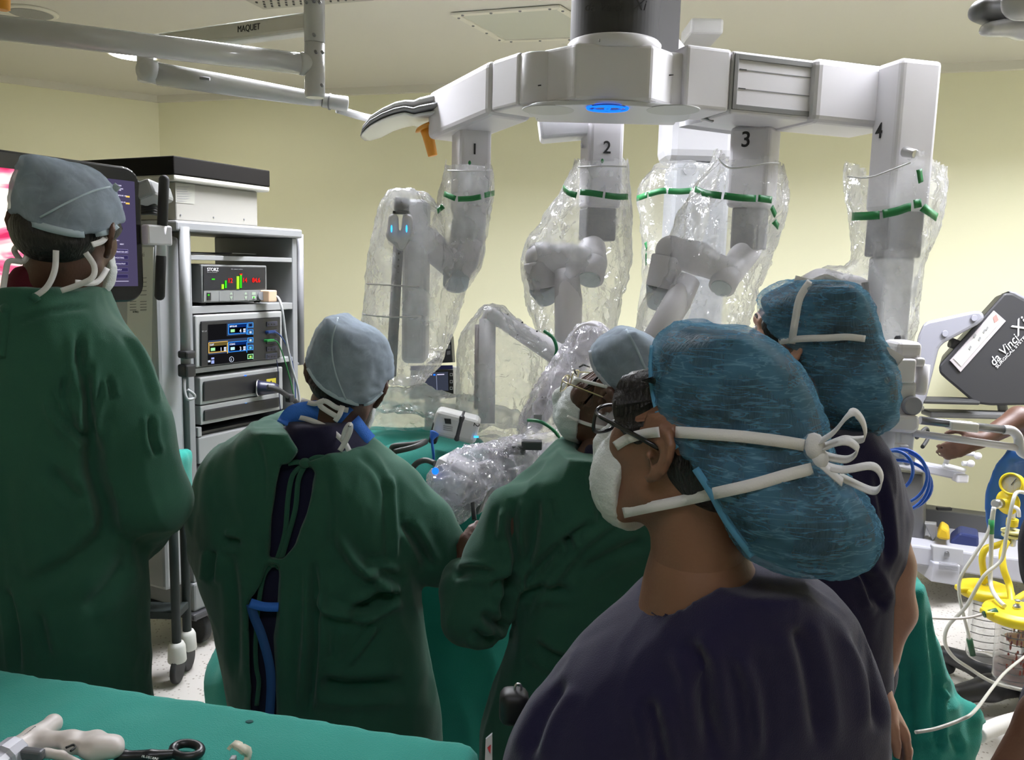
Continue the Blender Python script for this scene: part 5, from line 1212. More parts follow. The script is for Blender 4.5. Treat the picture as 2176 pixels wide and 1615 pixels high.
def b(s):
    s.rows(pxrows([(343, 100, 150), (352, 82, 178), (370, 64, 203), (395, 51, 226), (425, 44, 240), (455, 42, 249), (485, 46, 249), (510, 80, 240)], Y-.0, .118), k=.01)
    s.prism([(-60, 452), (40, 458), (56, 470), (100, 488), (165, 500), (225, 496), (252, 476), (320, 470), (320, 640), (-60, 640)], Y-.3, Y+.3)
cp, bc = cap_from(b, .005, cap_grey, man, 5, .002)
strap_on([bc], [(48, 466), (100, 484), (165, 497), (225, 492), (248, 478)], .014, mat('cap_band', (.36, .44, .49), .8), 'cap_band', cp, .002)
strap_on([bc], [(85, 462), (140, 432), (200, 405), (250, 394)], .004, mat('cap_band', (.36, .44, .49), .8), 'cap_seam', cp, .002)
ribbon([(250, 393), (246, 398), (252, 404)], Y-.03, .012, MT['cap_band'], 'cap_tail', cp)
mask_mesh(hd, man)
def b(s):
    s.rows(pxrows([(566, 50, 188), (590, 30, 192), (630, 8, 195), (680, -10, 205), (760, -40, 240)], Y+.02, .085), k=.02)
cloth_part('scrub_shirt', b, maroon, man, .008, .003, seed=8, lines=[([(60, 600), (110, 590), (180, 605)], 8, .003)])
rows_ = [(612, 30, 196), (640, 5, 208), (668, -30, 228), (700, -70, 258), (740, -100, 288), (800, -120, 304), (900, -130, 300), (1040, -125, 300), (1150, -130, 312), (1260, -135, 324), (1460, -135, 330), (1760, -150, 345)]
def b(s):
    s.rows(pxrows(rows_, Y, .135), k=.03, e=2.3)
    s.chain([P(238, 775, Y), P(288, 900, Y-.01), P(332, 1060, Y)], [W_(62, Y), W_(68, Y), W_(72, Y)], .05).chain([P(335, 1072, Y), P(290, 1130, Y+.14), P(240, 1120, Y+.28)], [W_(70, Y), W_(62, Y), W_(45, Y)], .03)
    s.chain([P(-40, 780, Y), P(-120, 1060, Y), P(-30, 1120, Y+.28)], [W_(62, Y), W_(70, Y), W_(48, Y)], .05)
    s.rows(pxrows([(585, 52, 170), (640, 20, 185), (700, -10, 230)], Y+.02, .092), k=.004, op='-')
LN = [([(112, 830), (125, 880), (165, 920), (190, 935)], 7, .010), ([(137, 800), (137, 860), (165, 905)], 6, .008), ([(168, 700), (170, 770), (184, 830), (188, 900), (196, 960)], 7, .012), ([(190, 760), (190, 830), (186, 890)], 6, .008),
      ([(218, 800), (200, 880), (195, 930)], 6, .007), ([(230, 800), (240, 850)], 5, .006), ([(320, 880), (322, 930), (335, 970)], 5, .008), ([(196, 900), (200, 1000), (225, 1080), (228, 1150)], 14, .016), ([(100, 990), (140, 1040), (180, 1060)], 12, .007),
      ([(60, 1250), (180, 1180), (230, 1120)], 14, .008), ([(10, 1250), (30, 1330), (38, 1440)], 7, .008), ([(80, 1300), (100, 1400)], 8, .006), ([(270, 700), (310, 770), (340, 860)], 6, -.006), ([(30, 690), (90, 668), (190, 650)], 5, .005), ([(180, 1300), (230, 1250), (270, 1190)], 12, .007)]
gw, bg = cloth_part('surgical_gown', b, gownm, man, .006, .009, (6, 6, 2.6), 12, LN)
ribbon([(20, 668), (28, 640), (45, 622), (72, 632), (80, 640)], Y-.13, .014, gownm, 'gown_tie', gw)
ribbon([(15, 660), (10, 700), (4, 760)], Y-.14, .013, gownm, 'gown_tie', gw); knot(P(14, 656, Y-.135), .012, gownm, 'tie_knot', gw)
for pts in ([(119, 532, -.1), (116, 575, -.11), (98, 612, -.12), (62, 636, -.13), (36, 646, -.13)], [(182, 537, -.09), (200, 565, -.09), (196, 590, -.1), (165, 606, -.11), (130, 618, -.12)], [(228, 498, -.02), (218, 512, -.05), (196, 520, -.08)],
            [(50, 560, -.05), (34, 540, -.06), (32, 528, -.07), (50, 515, -.08), (60, 530, -.08), (50, 555, -.08), (20, 555, -.1), (12, 580, -.1), (3, 640, -.12)], [(228, 570, 0), (205, 600, -.05), (160, 600, -.1)]):
    ribbon(pts, Y, .0105, tiew, 'mask_tie', man)
legs(man, (q.x, Y, .86), [(q.x-.13, Y+.02, 0), (q.x+.13, Y-.02, 0)], navy2, clog)

# ---- 2: surgeon in the middle, bending, gown open over a navy shirt
Y = 1.92
hd = Head(P(738, 815, Y), (.1, .97, -.22), 0, 1.02); hd.s, hd.f, hd.u = frame((.12, .97, -.25), -16); hd.R = np.array([list(hd.s), list(hd.f), list(hd.u)])*hd.sc
nk = P(690, 940, Y-.03); q = P(640, 1300, Y-.05)
man = fig('person in grey cap bending over the table, green gown tied open over a navy shirt', Vector((q.x, Y-.12, 0)))
el_r, wr_r = P(935, 1175, Y), P(985, 1190, Y+.17); el_l, wr_l = P(455, 1165, Y), P(545, 1195, Y+.2)
ob_, bvh_ = skin_body(hd, P(670, 1060, Y), P(660, 1330, Y-.04), [([P(820, 1035, Y), el_r, wr_r], [.05, .042, .03]), ([P(500, 1030, Y), el_l, wr_l], [.05, .042, .03])], sk_dark, man, nk,
    lambda s: (hand(s, wr_r, (-.85, .4, .3), (0, 0, 1), (0, 1, .3), 1., .5), hand(s, wr_l, (.85, .4, .3), (0, 0, 1), (0, 1, .3), 1., .5)))
hair_mesh(hd, 'hair', man)
def b(s):
    s.rows(pxrows([(670, 706, 726), (682, 690, 752), (700, 674, 802), (722, 664, 822), (755, 652, 836), (790, 648, 838), (825, 654, 832), (858, 680, 805), (875, 720, 780)], Y, .115), k=.01)
    s.prism([(600, 772), (648, 772), (664, 806), (690, 834), (735, 856), (782, 860), (812, 838), (822, 808), (870, 800), (870, 960), (600, 960)], Y-.3, Y+.3)
cp, bc = cap_from(b, .005, cap_grey, man, 6, .0022)
strap_on([bc], [(655, 782), (676, 815), (705, 838), (745, 855), (782, 857), (812, 832)], .01, MT['cap_band'], 'cap_band', cp, .002); strap_on([bc], [(718, 675), (705, 730), (712, 790), (735, 850)], .004, MT['cap_band'], 'cap_seam', cp, .002)
mask_mesh(hd, man)
def b(s):
    s.rows(pxrows([(886, 622, 750), (915, 600, 780), (950, 560, 790), (1000, 500, 800), (1100, 470, 815), (1200, 470, 810), (1330, 490, 800), (1500, 500, 790), (1640, 500, 800)], Y-.02, .125), k=.03)
    s.ell(P(690, 850, Y), (.062, .08, .05), None, .02, '-')
ss, bs = cloth_part('scrub_shirt', b, navy2, man, .009, .004, seed=21)
strap_on([bs], [(608, 905), (624, 882), (655, 874), (700, 872), (735, 885), (768, 925), (782, 940)], .045, bluecloth, 'blue_collar', ss, .008, dfl=Y-.08)
rows_ = [(893, 568, 640), (915, 520, 780), (935, 480, 800), (960, 450, 822), (1000, 428, 862), (1060, 418, 890), (1130, 412, 905), (1200, 408, 905), (1240, 420, 905), (1300, 446, 912), (1400, 466, 930), (1500, 478, 952), (1800, 470, 960)]
OPN = [(571, 885), (596, 903), (633, 958), (613, 985), (596, 985), (587, 1030), (577, 1109), (568, 1186), (601, 1188), (628, 1155), (644, 1112), (664, 1048), (671, 1003), (652, 982), (700, 968), (768, 945), (800, 925), (800, 820), (571, 820)]
OP2 = [(569, 1198), (591, 1200), (594, 1222), (590, 1293), (586, 1357), (590, 1502), (592, 1900), (530, 1900), (535, 1486), (532, 1422), (527, 1325), (529, 1280), (548, 1245), (563, 1205)]
def b(s):
    s.rows(pxrows(rows_, Y-.02, .155), k=.03, e=2.3)
    s.chain([P(835, 1040, Y), P(900, 1120, Y), P(935, 1180, Y)], [W_(66, Y), W_(62, Y), W_(58, Y)], .04).chain([P(935, 1180, Y), P(962, 1196, Y+.09), P(984, 1194, Y+.15)], [W_(58, Y), W_(46, Y), W_(34, Y)], .03)
    s.chain([P(485, 1020, Y), P(455, 1100, Y), P(452, 1170, Y)], [W_(60, Y), W_(48, Y), W_(44, Y)], .04).cone(P(452, 1170, Y), W_(44, Y), P(530, 1195, Y+.17), W_(36, Y), .03)
    s.prism(OPN, Y-.3, Y+.0); s.prism(OP2, Y-.3, Y+.0)
LN = [([(700, 1010), (708, 1100), (702, 1180)], 7, .005), ([(720, 1130), (760, 1200), (830, 1250), (845, 1260)], 10, -.012), ([(740, 1310), (800, 1280), (845, 1258)], 9, .018), ([(670, 1265), (690, 1290), (730, 1305), (800, 1308)], 9, -.012),
      ([(665, 1190), (668, 1300), (664, 1420), (655, 1520)], 7, .016), ([(640, 1200), (635, 1330), (622, 1450)], 8, .006), ([(680, 1450), (740, 1462), (860, 1455)], 12, .016), ([(735, 1420), (780, 1360), (800, 1330)], 5, -.006), ([(710, 1330), (708, 1400)], 5, .006),
      ([(830, 1010), (835, 1090), (842, 1200)], 6, -.008), ([(860, 1110), (890, 1160), (915, 1210)], 8, .014), ([(452, 1170), (445, 1240)], 6, .012), ([(490, 1180), (500, 1300), (500, 1450)], 8, .007), ([(545, 930), (560, 1000), (560, 1080)], 6, .004), ([(760, 965), (800, 1000), (830, 1060)], 6, .004), ([(475, 1150), (510, 1155)], 7, .01), ([(770, 1220), (810, 1205), (850, 1210)], 8, -.008)]
gw, bg = cloth_part('surgical_gown', b, gownm, man, .006, .008, (6, 6, 2.6), 31, LN)
yk = -.155
knot(P(648, 984, Y+yk), .013, gownm, 'tie_knot', gw)
for pts in ([(650, 984), (672, 972), (700, 975), (710, 988), (700, 993), (655, 988)], [(645, 988), (622, 1010), (612, 1060), (606, 1130), (592, 1180), (585, 1192)], [(648, 990), (634, 1020), (628, 1080), (612, 1140), (598, 1188)], [(612, 985), (630, 982), (648, 984)]): ribbon(pts, Y+yk, .011, gownm, 'gown_tie', gw)
knot(P(583, 1195, Y+yk), .013, gownm, 'tie_knot', gw)
for pts in ([(583, 1196), (600, 1192), (612, 1205), (600, 1210), (585, 1200)], [(580, 1198), (560, 1225), (549, 1290), (543, 1370), (545, 1420), (550, 1450), (545, 1500)], [(566, 1188), (583, 1194), (603, 1188)]): ribbon(pts, Y+yk, .010, gownm, 'gown_tie', gw)
ribbon([(531, 1281), (560, 1289), (592, 1290)], Y-.165, .02, bluecloth, 'blue_belt', ss); ribbon([(533, 1283), (540, 1310), (556, 1350), (572, 1410), (576, 1460), (572, 1530)], Y-.165, .02, mat('blue_belt_dark', (.02, .075, .24), .7), 'blue_belt_tail', ss)
for pts in ([(625, 885, -.07), (660, 893, -.1), (700, 912, -.115), (730, 938, -.125), (742, 958, -.13)], [(728, 935, -.128), (735, 912, -.13), (744, 902, -.13), (744, 916, -.13), (734, 938, -.13), (722, 958, -.13)], [(640, 850, -.05), (668, 858, -.1), (690, 852, -.11), (715, 866, -.11), (740, 872, -.1)], [(690, 850, -.11), (680, 862, -.11), (720, 888, -.115)], [(728, 862, -.11), (722, 880, -.12), (712, 895, -.12)]):
    ribbon(pts, Y, .0115, tiew, 'mask_tie', man)
legs(man, (q.x+.03, Y-.02, .80), [(q.x-.08, Y-.04, 0), (q.x+.14, Y-.02, 0)], navy2, clog)

# ---- 3: surgeon in profile with spectacles
Y = 1.82
hd = Head(P(1282, 850, Y)+Vector((.03, .07, 0)), (-.93, .37, .1), 0, 1.0); hd.s, hd.f, hd.u = frame((-.93, .37, .22), 4); hd.R = np.array([list(hd.s), list(hd.f), list(hd.u)])*hd.sc
nk = P(1290, 985, Y+.06); q = P(1250, 1300, Y)
man = fig('person in profile with metal spectacles, grey cap and green gown, looking to the left', Vector((q.x, Y+.03, 0)))
el_l, wr_l = P(1010, 1305, Y-.03), P(972, 1208, Y+.05)
ob_, bvh_ = skin_body(hd, P(1270, 1100, Y+.04), P(1260, 1400, Y+.04), [([P(1095, 1080, Y), el_l, wr_l], [.05, .042, .03]), ([P(1440, 1090, Y+.1), P(1450, 1300, Y+.2), P(1200, 1240, Y+.35)], [.05, .042, .03])], sk_dark, man, nk,
    lambda s: (hand(s, wr_l, (.25, .8, .45), (-1, 0, 0), (0, 0, 1), 1., .5), hand(s, P(1200, 1240, Y+.35), (-.8, .5, 0), (0, 0, 1), (0, 1, .3), 1., .5)))
hair_mesh(hd, 'hair', man)
def b(s):
    s.rows(pxrows([(697, 1318, 1345), (706, 1296, 1372), (722, 1270, 1398), (745, 1253, 1420), (775, 1255, 1438), (805, 1262, 1445), (830, 1290, 1445), (855, 1320, 1430)], Y+.06, .112), k=.01)
    s.prism([(1180, 640), (1246, 720), (1251, 745), (1258, 780), (1278, 810), (1300, 828), (1318, 850), (1340, 870), (1180, 930)], Y-.3, Y+.5)
cp, bc = cap_from(b, .005, cap_grey, man, 7, .002)
strap_on([bc], [(1256, 745), (1262, 778), (1283, 808), (1308, 832)], .012, mat('cap_band_grey', (.40, .43, .48), .8), 'cap_band', cp, .002); strap_on([bc], [(1330, 700), (1352, 740), (1370, 780), (1378, 790)], .006, MT['cap_band'], 'cap_seam', cp, .002)
mk, mv = mask_mesh(hd, man); bm = bvh_of(*mv)
glasses(hd, man, mat('gold_metal', (.62, .55, .32), .3, 1), thick=.0014)
strap_on([bm, bvh_, bc], [(1212, 800), (1235, 808), (1262, 815), (1290, 822)], .008, tiew, 'mask_tie', man, .003); strap_on([bm, bvh_, bc], [(1205, 885), (1225, 893), (1258, 904), (1300, 912), (1330, 920)], .008, tiew, 'mask_tie', man, .003)
def b(s):
    s.rows(pxrows([(938, 1245, 1330), (965, 1225, 1360), (1000, 1195, 1390), (1060, 1180, 1400)], Y+.06, .085), k=.02)
cloth_part('scrub_shirt', b, navy2, man, .008, .003, seed=9)
rows_ = [(948, 1195, 1250), (962, 1180, 1330), (985, 1140, 1410), (1005, 1105, 1450), (1040, 1062, 1490), (1090, 1040, 1510), (1150, 1045, 1520), (1250, 1075, 1525), (1350, 1078, 1525), (1450, 1040, 1530), (1550, 1005, 1535), (1850, 990, 1545)]
def b(s):
    s.rows(pxrows(rows_, Y+.04, .145), k=.03, e=2.3)
    s.chain([P(1090, 1085, Y), P(1055, 1190, Y-.01), P(1012, 1300, Y-.02)], [W_(60, Y), W_(66, Y), W_(72, Y)], .03).chain([P(1008, 1305, Y-.02), P(986, 1250, Y+.01), P(976, 1222, Y+.04)], [W_(72, Y), W_(50, Y), W_(36, Y)], .02)
    s.prism([(1232, 930), (1262, 958), (1290, 985), (1345, 990), (1345, 900), (1232, 900)], Y-.2, Y+.1); s.cone(P(1290, 900, Y+.05), .07, P(1290, 1000, Y+.06), .078, .004, '-')
LN = [([(1090, 1060), (1090, 1130), (1098, 1200), (1075, 1270), (1070, 1330)], 7, .015), ([(1140, 1060), (1130, 1150), (1110, 1220)], 9, .010), ([(1120, 1330), (1180, 1230), (1250, 1150), (1330, 1090)], 7, -.006), ([(1110, 1245), (1180, 1170), (1260, 1110)], 7, .008), ([(1205, 1145), (1215, 1170)], 6, .012),
      ([(1040, 1250), (1085, 1235), (1090, 1260)], 8, .012), ([(1020, 1300), (1060, 1330), (1080, 1320)], 8, .012), ([(1000, 1340), (1030, 1362), (1060, 1350)], 8, .010), ([(960, 1225), (1000, 1215), (1060, 1220)], 7, .008), ([(1250, 990), (1270, 1060), (1280, 1120)], 6, .006), ([(1170, 1060), (1175, 1110)], 6, .006), ([(1100, 1270), (1150, 1255), (1220, 1260)], 8, .008), ([(1230, 1220), (1300, 1180), (1370, 1150)], 9, .007), ([(1130, 1370), (1180, 1400), (1240, 1410)], 9, .01), ([(1070, 1080), (1060, 1150)], 6, -.006)]
cloth_part('surgical_gown', b, gownm, man, .006, .008, (6, 6, 2.6), 41, LN)
legs(man, (q.x, Y+.04, .84), [(q.x-.12, Y+.02, 0), (q.x+.12, Y+.05, 0)], navy2, clog)

# ---- 4: woman at the right behind, blue cap
Y = 1.52
hd = Head(P(1678, 742, Y)+Vector((.045, .06, 0)), (-.8, .6, .12), 0, .98); hd.s, hd.f, hd.u = frame((-.8, .6, .2), 0); hd.R = np.array([list(hd.s), list(hd.f), list(hd.u)])*hd.sc
nk = P(1745, 905, Y+.05); q = P(1745, 1300, Y)
man = fig('person in navy scrubs whose blue cap has white mask tape crossing its top', Vector((q.x, Y+.03, 0)))
el_, wr_ = P(1874, 1390, Y), P(1868, 1470, Y-.05)
ob_, bvh_ = skin_body(hd, P(1750, 1060, Y+.03), P(1745, 1350, Y+.03), [([P(1862, 1020, Y), P(1898, 1200, Y), P(1906, 1300, Y), el_, wr_], [.042, .037, .034, .029, .021]), ([P(1630, 1020, Y+.1), P(1610, 1250, Y+.1), P(1640, 1350, Y+.25)], [.042, .036, .022])], sk_fair, man, nk,
    lambda s: (hand(s, wr_, (.52, -.1, -.8), (1, -.2, 0), (-.2, -1, 0), .95, .35), hand(s, P(1640, 1350, Y+.25), (.5, .8, 0), (0, 0, 1), (1, 0, .3), .95, .5)))
hair_mesh(hd, 'hair', man)
def b(s):
    s.rows(pxrows([(597, 1690, 1790), (605, 1660, 1812), (625, 1622, 1835), (655, 1606, 1850), (700, 1610, 1862), (740, 1640, 1880), (790, 1680, 1900, -.03), (850, 1700, 1908, -.05, .1), (895, 1720, 1895, -.05, .08), (915, 1770, 1870, -.05, .05)], Y+.05, .12), k=.02)
    s.prism([(1480, 560), (1590, 600), (1602, 622), (1612, 660), (1640, 706), (1675, 738), (1700, 760), (1725, 820), (1745, 900), (1560, 960)], Y-.3, Y+.5)
cp, bc = cap_from(b, .0055, cap_blue, man, 17, .003, (22, 22, 70), 'bouffant_cap', .004)
hx_ = strap_on([bc], [(1722, 598), (1700, 632), (1690, 680), (1682, 730)], .013, tiew, 'mask_tie', man, .004)
strap_on([bc, bvh_], [(1655, 726), (1700, 720), (1760, 718), (1800, 716), (1838, 720)], .012, tiew, 'mask_tie', man, .004); ribbon([(1836, 720, 0), (1860, 735, -.02), (1890, 752, -.03), (1915, 768, -.03)], Y, .019, tiew, 'mask_tie', man)
ribbon([(1688, 594, .03), (1712, 600, .02), (1740, 602, .02), (1775, 608, .02)], Y, .016, tiew, 'mask_bow', man); ribbon([(1722, 602, .02), (1745, 592, .02), (1758, 590, .02), (1790, 606, .02), (1770, 612, .02)], Y, .012, tiew, 'mask_bow', man); knot(P(1722, 600, Y), .008, tiew, 'mask_knot', man)
mask_mesh(hd, man)
def b(s):
    s.rows(pxrows([(893, 1710, 1800), (915, 1670, 1865), (940, 1640, 1888), (985, 1605, 1904), (1050, 1590, 1918), (1120, 1590, 1920), (1200, 1600, 1890), (1350, 1610, 1885), (1600, 1600, 1885), (1900, 1600, 1890)], Y+.03, .13), k=.03, e=2.3)
    s.chain([P(1868, 1010, Y), P(1892, 1100, Y), P(1895, 1195, Y)], [W_(34, Y), W_(36, Y), W_(34, Y)], .03); s.chain([P(1640, 1010, Y+.08), P(1625, 1180, Y+.08)], [W_(44, Y), W_(44, Y)], .03)
    s.cone(P(1899, 1222, Y), .034, P(1901, 1300, Y), .034, .003, '-')
cloth_part('scrub_shirt', b, navy, man, .006, .005, (7, 7, 3), 51, [([(1800, 1180), (1850, 1230), (1880, 1300)], 9, .012), ([(1860, 1000), (1880, 1100), (1885, 1200)], 7, .006), ([(1830, 1210), (1860, 1290)], 7, .01)])
legs(man, (q.x, Y+.03, .84), [(q.x-.1, Y, 0), (q.x+.1, Y+.05, 0)], navy, clog, .08)

# ---- 5: woman in front, back and left ear to the camera
EARF[0] = .42
Y = .98
hd = Head(P(1393, 972, Y)+Vector((.053, .058, 0)), (-.71, .7, .2), 0, 1.02); hd.s, hd.f, hd.u = frame((-.71, .7, .2), -2); hd.R = np.array([list(hd.s), list(hd.f), list(hd.u)])*hd.sc
nk = P(1485, 1240, Y+.05); q = P(1500, 1400, Y)
man = fig('nearest person, in navy scrubs and puffy blue cap, mask tapes tied in a bow', Vector((q.x, Y+.06, 0)))
ob_, bvh_ = skin_body(hd, P(1520, 1460, Y+.05), Vector((q.x+.02, Y+.06, .9)), [([P(1310, 1520, Y+.06), P(1200, 1900, Y+.06), P(1200, 2000, Y+.25)], [.045, .037, .024]), ([P(1750, 1470, Y+.06), P(1800, 1900, Y+.06), P(1720, 2000, Y+.3)], [.045, .037, .024])], sk_mid, man, nk,
    lambda s: (hand(s, P(1200, 2000, Y+.25), (.5, .8, 0), (0, 0, 1), (1, 0, .3), .95, .5), hand(s, P(1720, 2000, Y+.3), (-.5, .8, 0), (0, 0, 1), (-1, 0, .3), .95, .5)))
hair_mesh(hd, 'hair', man, extra=[((-.036, .05, .052), (.044, .042, .042)), ((.036, .05, .052), (.044, .042, .042))])
def b(s):
    s.rows(pxrows([(690, 1455, 1560, .02), (700, 1425, 1605, .02), (725, 1396, 1650, .02), (765, 1378, 1692, .02), (815, 1370, 1722, .02), (870, 1372, 1742, .02), (930, 1385, 1756, .01), (985, 1410, 1790, -.01), (1040, 1460, 1835, -.04, .11), (1090, 1500, 1862, -.05, .1), (1140, 1530, 1868, -.05, .09), (1180, 1560, 1840, -.05, .08), (1202, 1640, 1790, -.05, .05)], Y+.04, .125), k=.02)
    s.prism([(1200, 600), (1350, 690), (1384, 722), (1378, 770), (1386, 840), (1402, 900), (1432, 950), (1470, 990), (1505, 1040), (1530, 1090), (1552, 1140), (1585, 1190), (1560, 1300), (1200, 1300)], Y-.3, Y+.5)
    s.chain([P(1535, 1080, Y+.06), P(1570, 1140, Y+.05), P(1598, 1182, Y+.03)], [W_(16, Y), W_(22, Y), W_(8, Y)], .02)
cp, bc = cap_from(b, .0045, cap_blue, man, 19, .0028, (24, 24, 80), 'bouffant_cap', .004)
bcol = mat('cap_edge_blue', (.07, .24, .38), .8)
strap_on([bc], [(1386, 735), (1383, 790), (1390, 850), (1408, 905), (1440, 952)], .006, bcol, 'cap_edge', cp, .0025); strap_on([bc], [(1478, 996), (1510, 1045), (1540, 1100), (1575, 1150), (1600, 1182)], .009, bcol, 'cap_edge', cp, .0025)
mk, mv = mask_mesh(hd, man); bm = bvh_of(*mv)
glasses(hd, man, mat('spectacle_black', (.01, .01, .01), .25), thick=.0026)
hob = [x for x in man.children if x.name.split('.')[0] == 'hair'][0].data; bh = BVHTree.FromPolygons([v.co[:] for v in hob.vertices], [p.vertices[:] for p in hob.polygons])
al = [bc, bvh_, bm, bh]
strap_on(al, [(1308, 948), (1335, 932), (1370, 922), (1400, 918)], .0125, tiew, 'mask_tie', man, .004); strap_on([bc, bvh_, bh], [(1436, 918), (1500, 922), (1580, 928), (1660, 938), (1708, 946)], .0135, tiew, 'mask_tie', man, .004)
strap_on(al, [(1325, 1090), (1380, 1078), (1440, 1066), (1520, 1048), (1600, 1030), (1670, 1010), (1725, 996)], .0135, tiew, 'mask_tie', man, .004)
YK = Y-.05
kn = M().ell(P(1728, 950, YK), (.014, .012, .017), None, 12).ell(P(1738, 975, YK), (.012, .012, .014), None, 12).obj('mask_knot', tiew, man)
for pts in ([(1730, 945, 0), (1770, 920, -.02), (1800, 885, -.03), (1818, 878, -.03), (1835, 900, -.02), (1838, 930, -.01), (1815, 935, 0), (1790, 935, 0), (1750, 950, 0)],
            [(1735, 955, 0), (1790, 938, -.02), (1815, 945, -.02), (1822, 960, -.02), (1800, 976, -.01), (1760, 970, 0), (1740, 960, 0)],
            [(1740, 985, 0), (1790, 998, -.01), (1850, 990, -.02), (1872, 1008, -.02), (1870, 1036, -.02), (1850, 1042, -.01), (1800, 1020, 0), (1760, 1000, 0)], [(1735, 975, 0), (1760, 1000, -.01), (1790, 1025, -.01)], [(1725, 990, 0), (1745, 985, 0), (1780, 1020, -.01)]):
    ribbon(pts, YK, .0125, tiew, 'mask_bow', man, 6, fx=(.45, .75, .5))
def b(s):
    s.rows(pxrows([(1192, 1500, 1650), (1205, 1460, 1720), (1235, 1400, 1768), (1280, 1338, 1806), (1330, 1284, 1838), (1380, 1226, 1864), (1430, 1172, 1884), (1480, 1122, 1896), (1540, 1070, 1904), (1615, 1034, 1918), (1800, 1010, 1930), (2300, 1000, 1940)], Y+.06, .135), k=.02, e=2.3)
    s.cone(P(1465, 1100, Y+.05), .066, nk+Vector((0, -.0, -.02)), .07, .006, '-'); 
cloth_part('scrub_shirt', b, navy, man, .006, .005, (6, 6, 2.5), 61, [([(1455, 1360), (1490, 1420), (1500, 1500), (1520, 1615)], 14, .010), ([(1375, 1480), (1395, 1560), (1410, 1640)], 12, .008), ([(1690, 1330), (1720, 1420), (1745, 1600)], 14, .007), ([(1815, 1330), (1860, 1430), (1870, 1560)], 12, .008), ([(1200, 1440), (1150, 1520), (1120, 1615)], 12, .008), ([(1400, 1262), (1500, 1222), (1600, 1216)], 6, .003), ([(1570, 1380), (1600, 1480), (1610, 1615)], 12, -.006)])
M().prism([P(x, y, Y-.03) for x, y in ((1032, 1572), (1046, 1560), (1046, 1630), (1030, 1630))], (0, .004, 0)).obj('sleeve_badge', mat('badge_white', (.5, .5, .55), .6), man)
M().prism([P(x, y, Y-.032) for x, y in ((1036, 1590), (1043, 1584), (1042, 1602))], (0, .002, 0)).obj('badge_emblem', mat('badge_red', (.4, .02, .03), .6), man)
legs(man, (q.x, Y+.06, .8), [(q.x-.1, Y+.05, 0), (q.x+.1, Y+.08, 0)], navy, clog, .08)
t = thing('shoulder_bag', 'small black bag with a metal ring tucked beside the nearest person', 'bag', P(1085, 1500, 1.08))
V, Q = Sdf().box(P(1092, 1500, 1.1), (.042, .04, .05), None, .012).mesh(.005, 2); qmesh('pouch', V, Q, mat('black_leather', (.008, .008, .009), .5), t)
M().tube([P(1101+7*math.cos(a), 1462+9*math.sin(a), 1.1) for a in np.linspace(0, 6.28, 16, endpoint=False)], .0018, 6, True).obj('ring', steel, t)
EARF[0] = .7
# ---- 6: person at the console, mostly outside the right edge
Y = 3.25
def simple_person(label, X, Y, z0, f, sk, shirt, armp, armr, handd, thumb, extra_arm, cp_mat, name='person', lean=(0, 0)):
    hc = Vector((X+lean[0], Y+lean[1], z0)); h = Head(hc, f, 0, 1.); nk = hc+Vector((-lean[0]*.25, -lean[1]*.25, -.17)); sh_z = nk.z-.05
    m_ = fig(label, Vector((X, Y, 0))); hip = Vector((X, Y, .88))
    skin_body(h, Vector(((nk.x+X)/2, (nk.y+Y)/2, sh_z-.16)), hip, [(armp, armr), extra_arm], sk, m_, nk, lambda s: hand(s, armp[-1], handd, (0, 0, 1), thumb, 1., .5))
    hair_mesh(h, 'hair', m_)
    s = Sdf().ell((0, -.02, .06), (.092, .112, .088), None, .01).ell((0, .1, -.01), (.1, .05, .06), None, .01, '-'); V, Q = s.mesh(.006, 2); qmesh('surgical_cap', wrinkle(h.tr(V), Q, .002, (30, 30, 50), 3), Q, cp_mat, m_)
    mask_mesh(h, m_)
    def b(s):
        s.cone(nk+Vector((0, 0, -.03)), .075, hip+Vector((0, 0, -.02)), .15, .05, '+', .8).ell(((nk.x+X)/2, (nk.y+Y)/2, sh_z-.13), (.2, .125, .17), None, .05)
        a, c_ = Vector(armp[0]), Vector(armp[1]); s.cone(a, .07, a+(c_-a)*.55, .062, .04); a, c_ = Vector(extra_arm[0][0]), Vector(extra_arm[0][1]); s.cone(a, .07, a+(c_-a)*.6, .062, .04)
    so, _ = cloth_part('scrub_shirt', b, shirt, m_, .011, .005, seed=71)
    legs(m_, hip, [(X-.1, Y, 0), (X+.1, Y, 0)], shirt, clog); return m_
c_ = P(2345, 900, 3.25)
po = simple_person('dark-clad person at the right edge reaching a forearm in behind the white handle', c_.x, 3.25, 1.62, (-.8, .55, -.3), sk_dark, navy2,
    [P(2215, 940, 3.2), P(2165, 890, 3.05), P(2085, 935, 3.0)], [.05, .045, .03], (-.8, .1, -.35), (.2, .2, 1), ([P(2320, 960, 3.2), P(2340, 1120, 3.2), P(2280, 1160, 3.0)], [.05, .042, .03]), cap_grey)
s = Sdf().rows(pxrows([(955, 2140, 2240), (985, 2112, 2250), (1050, 2090, 2250), (1100, 2092, 2250), (1145, 2100, 2250)], 3.02, .03), k=.02); s.rows(pxrows([(985, 2150, 2300), (1050, 2135, 2300), (1140, 2128, 2300)], 2.99, .05), k=.01, op='-')
V, Q = s.mesh(.01, 2); V = wrinkle(V, Q, .008, (9, 9, 4), 6); qmesh('blue_apron', V, Q, mat('blue_apron_film', (.015, .09, .32), .5, spec=.4), po)
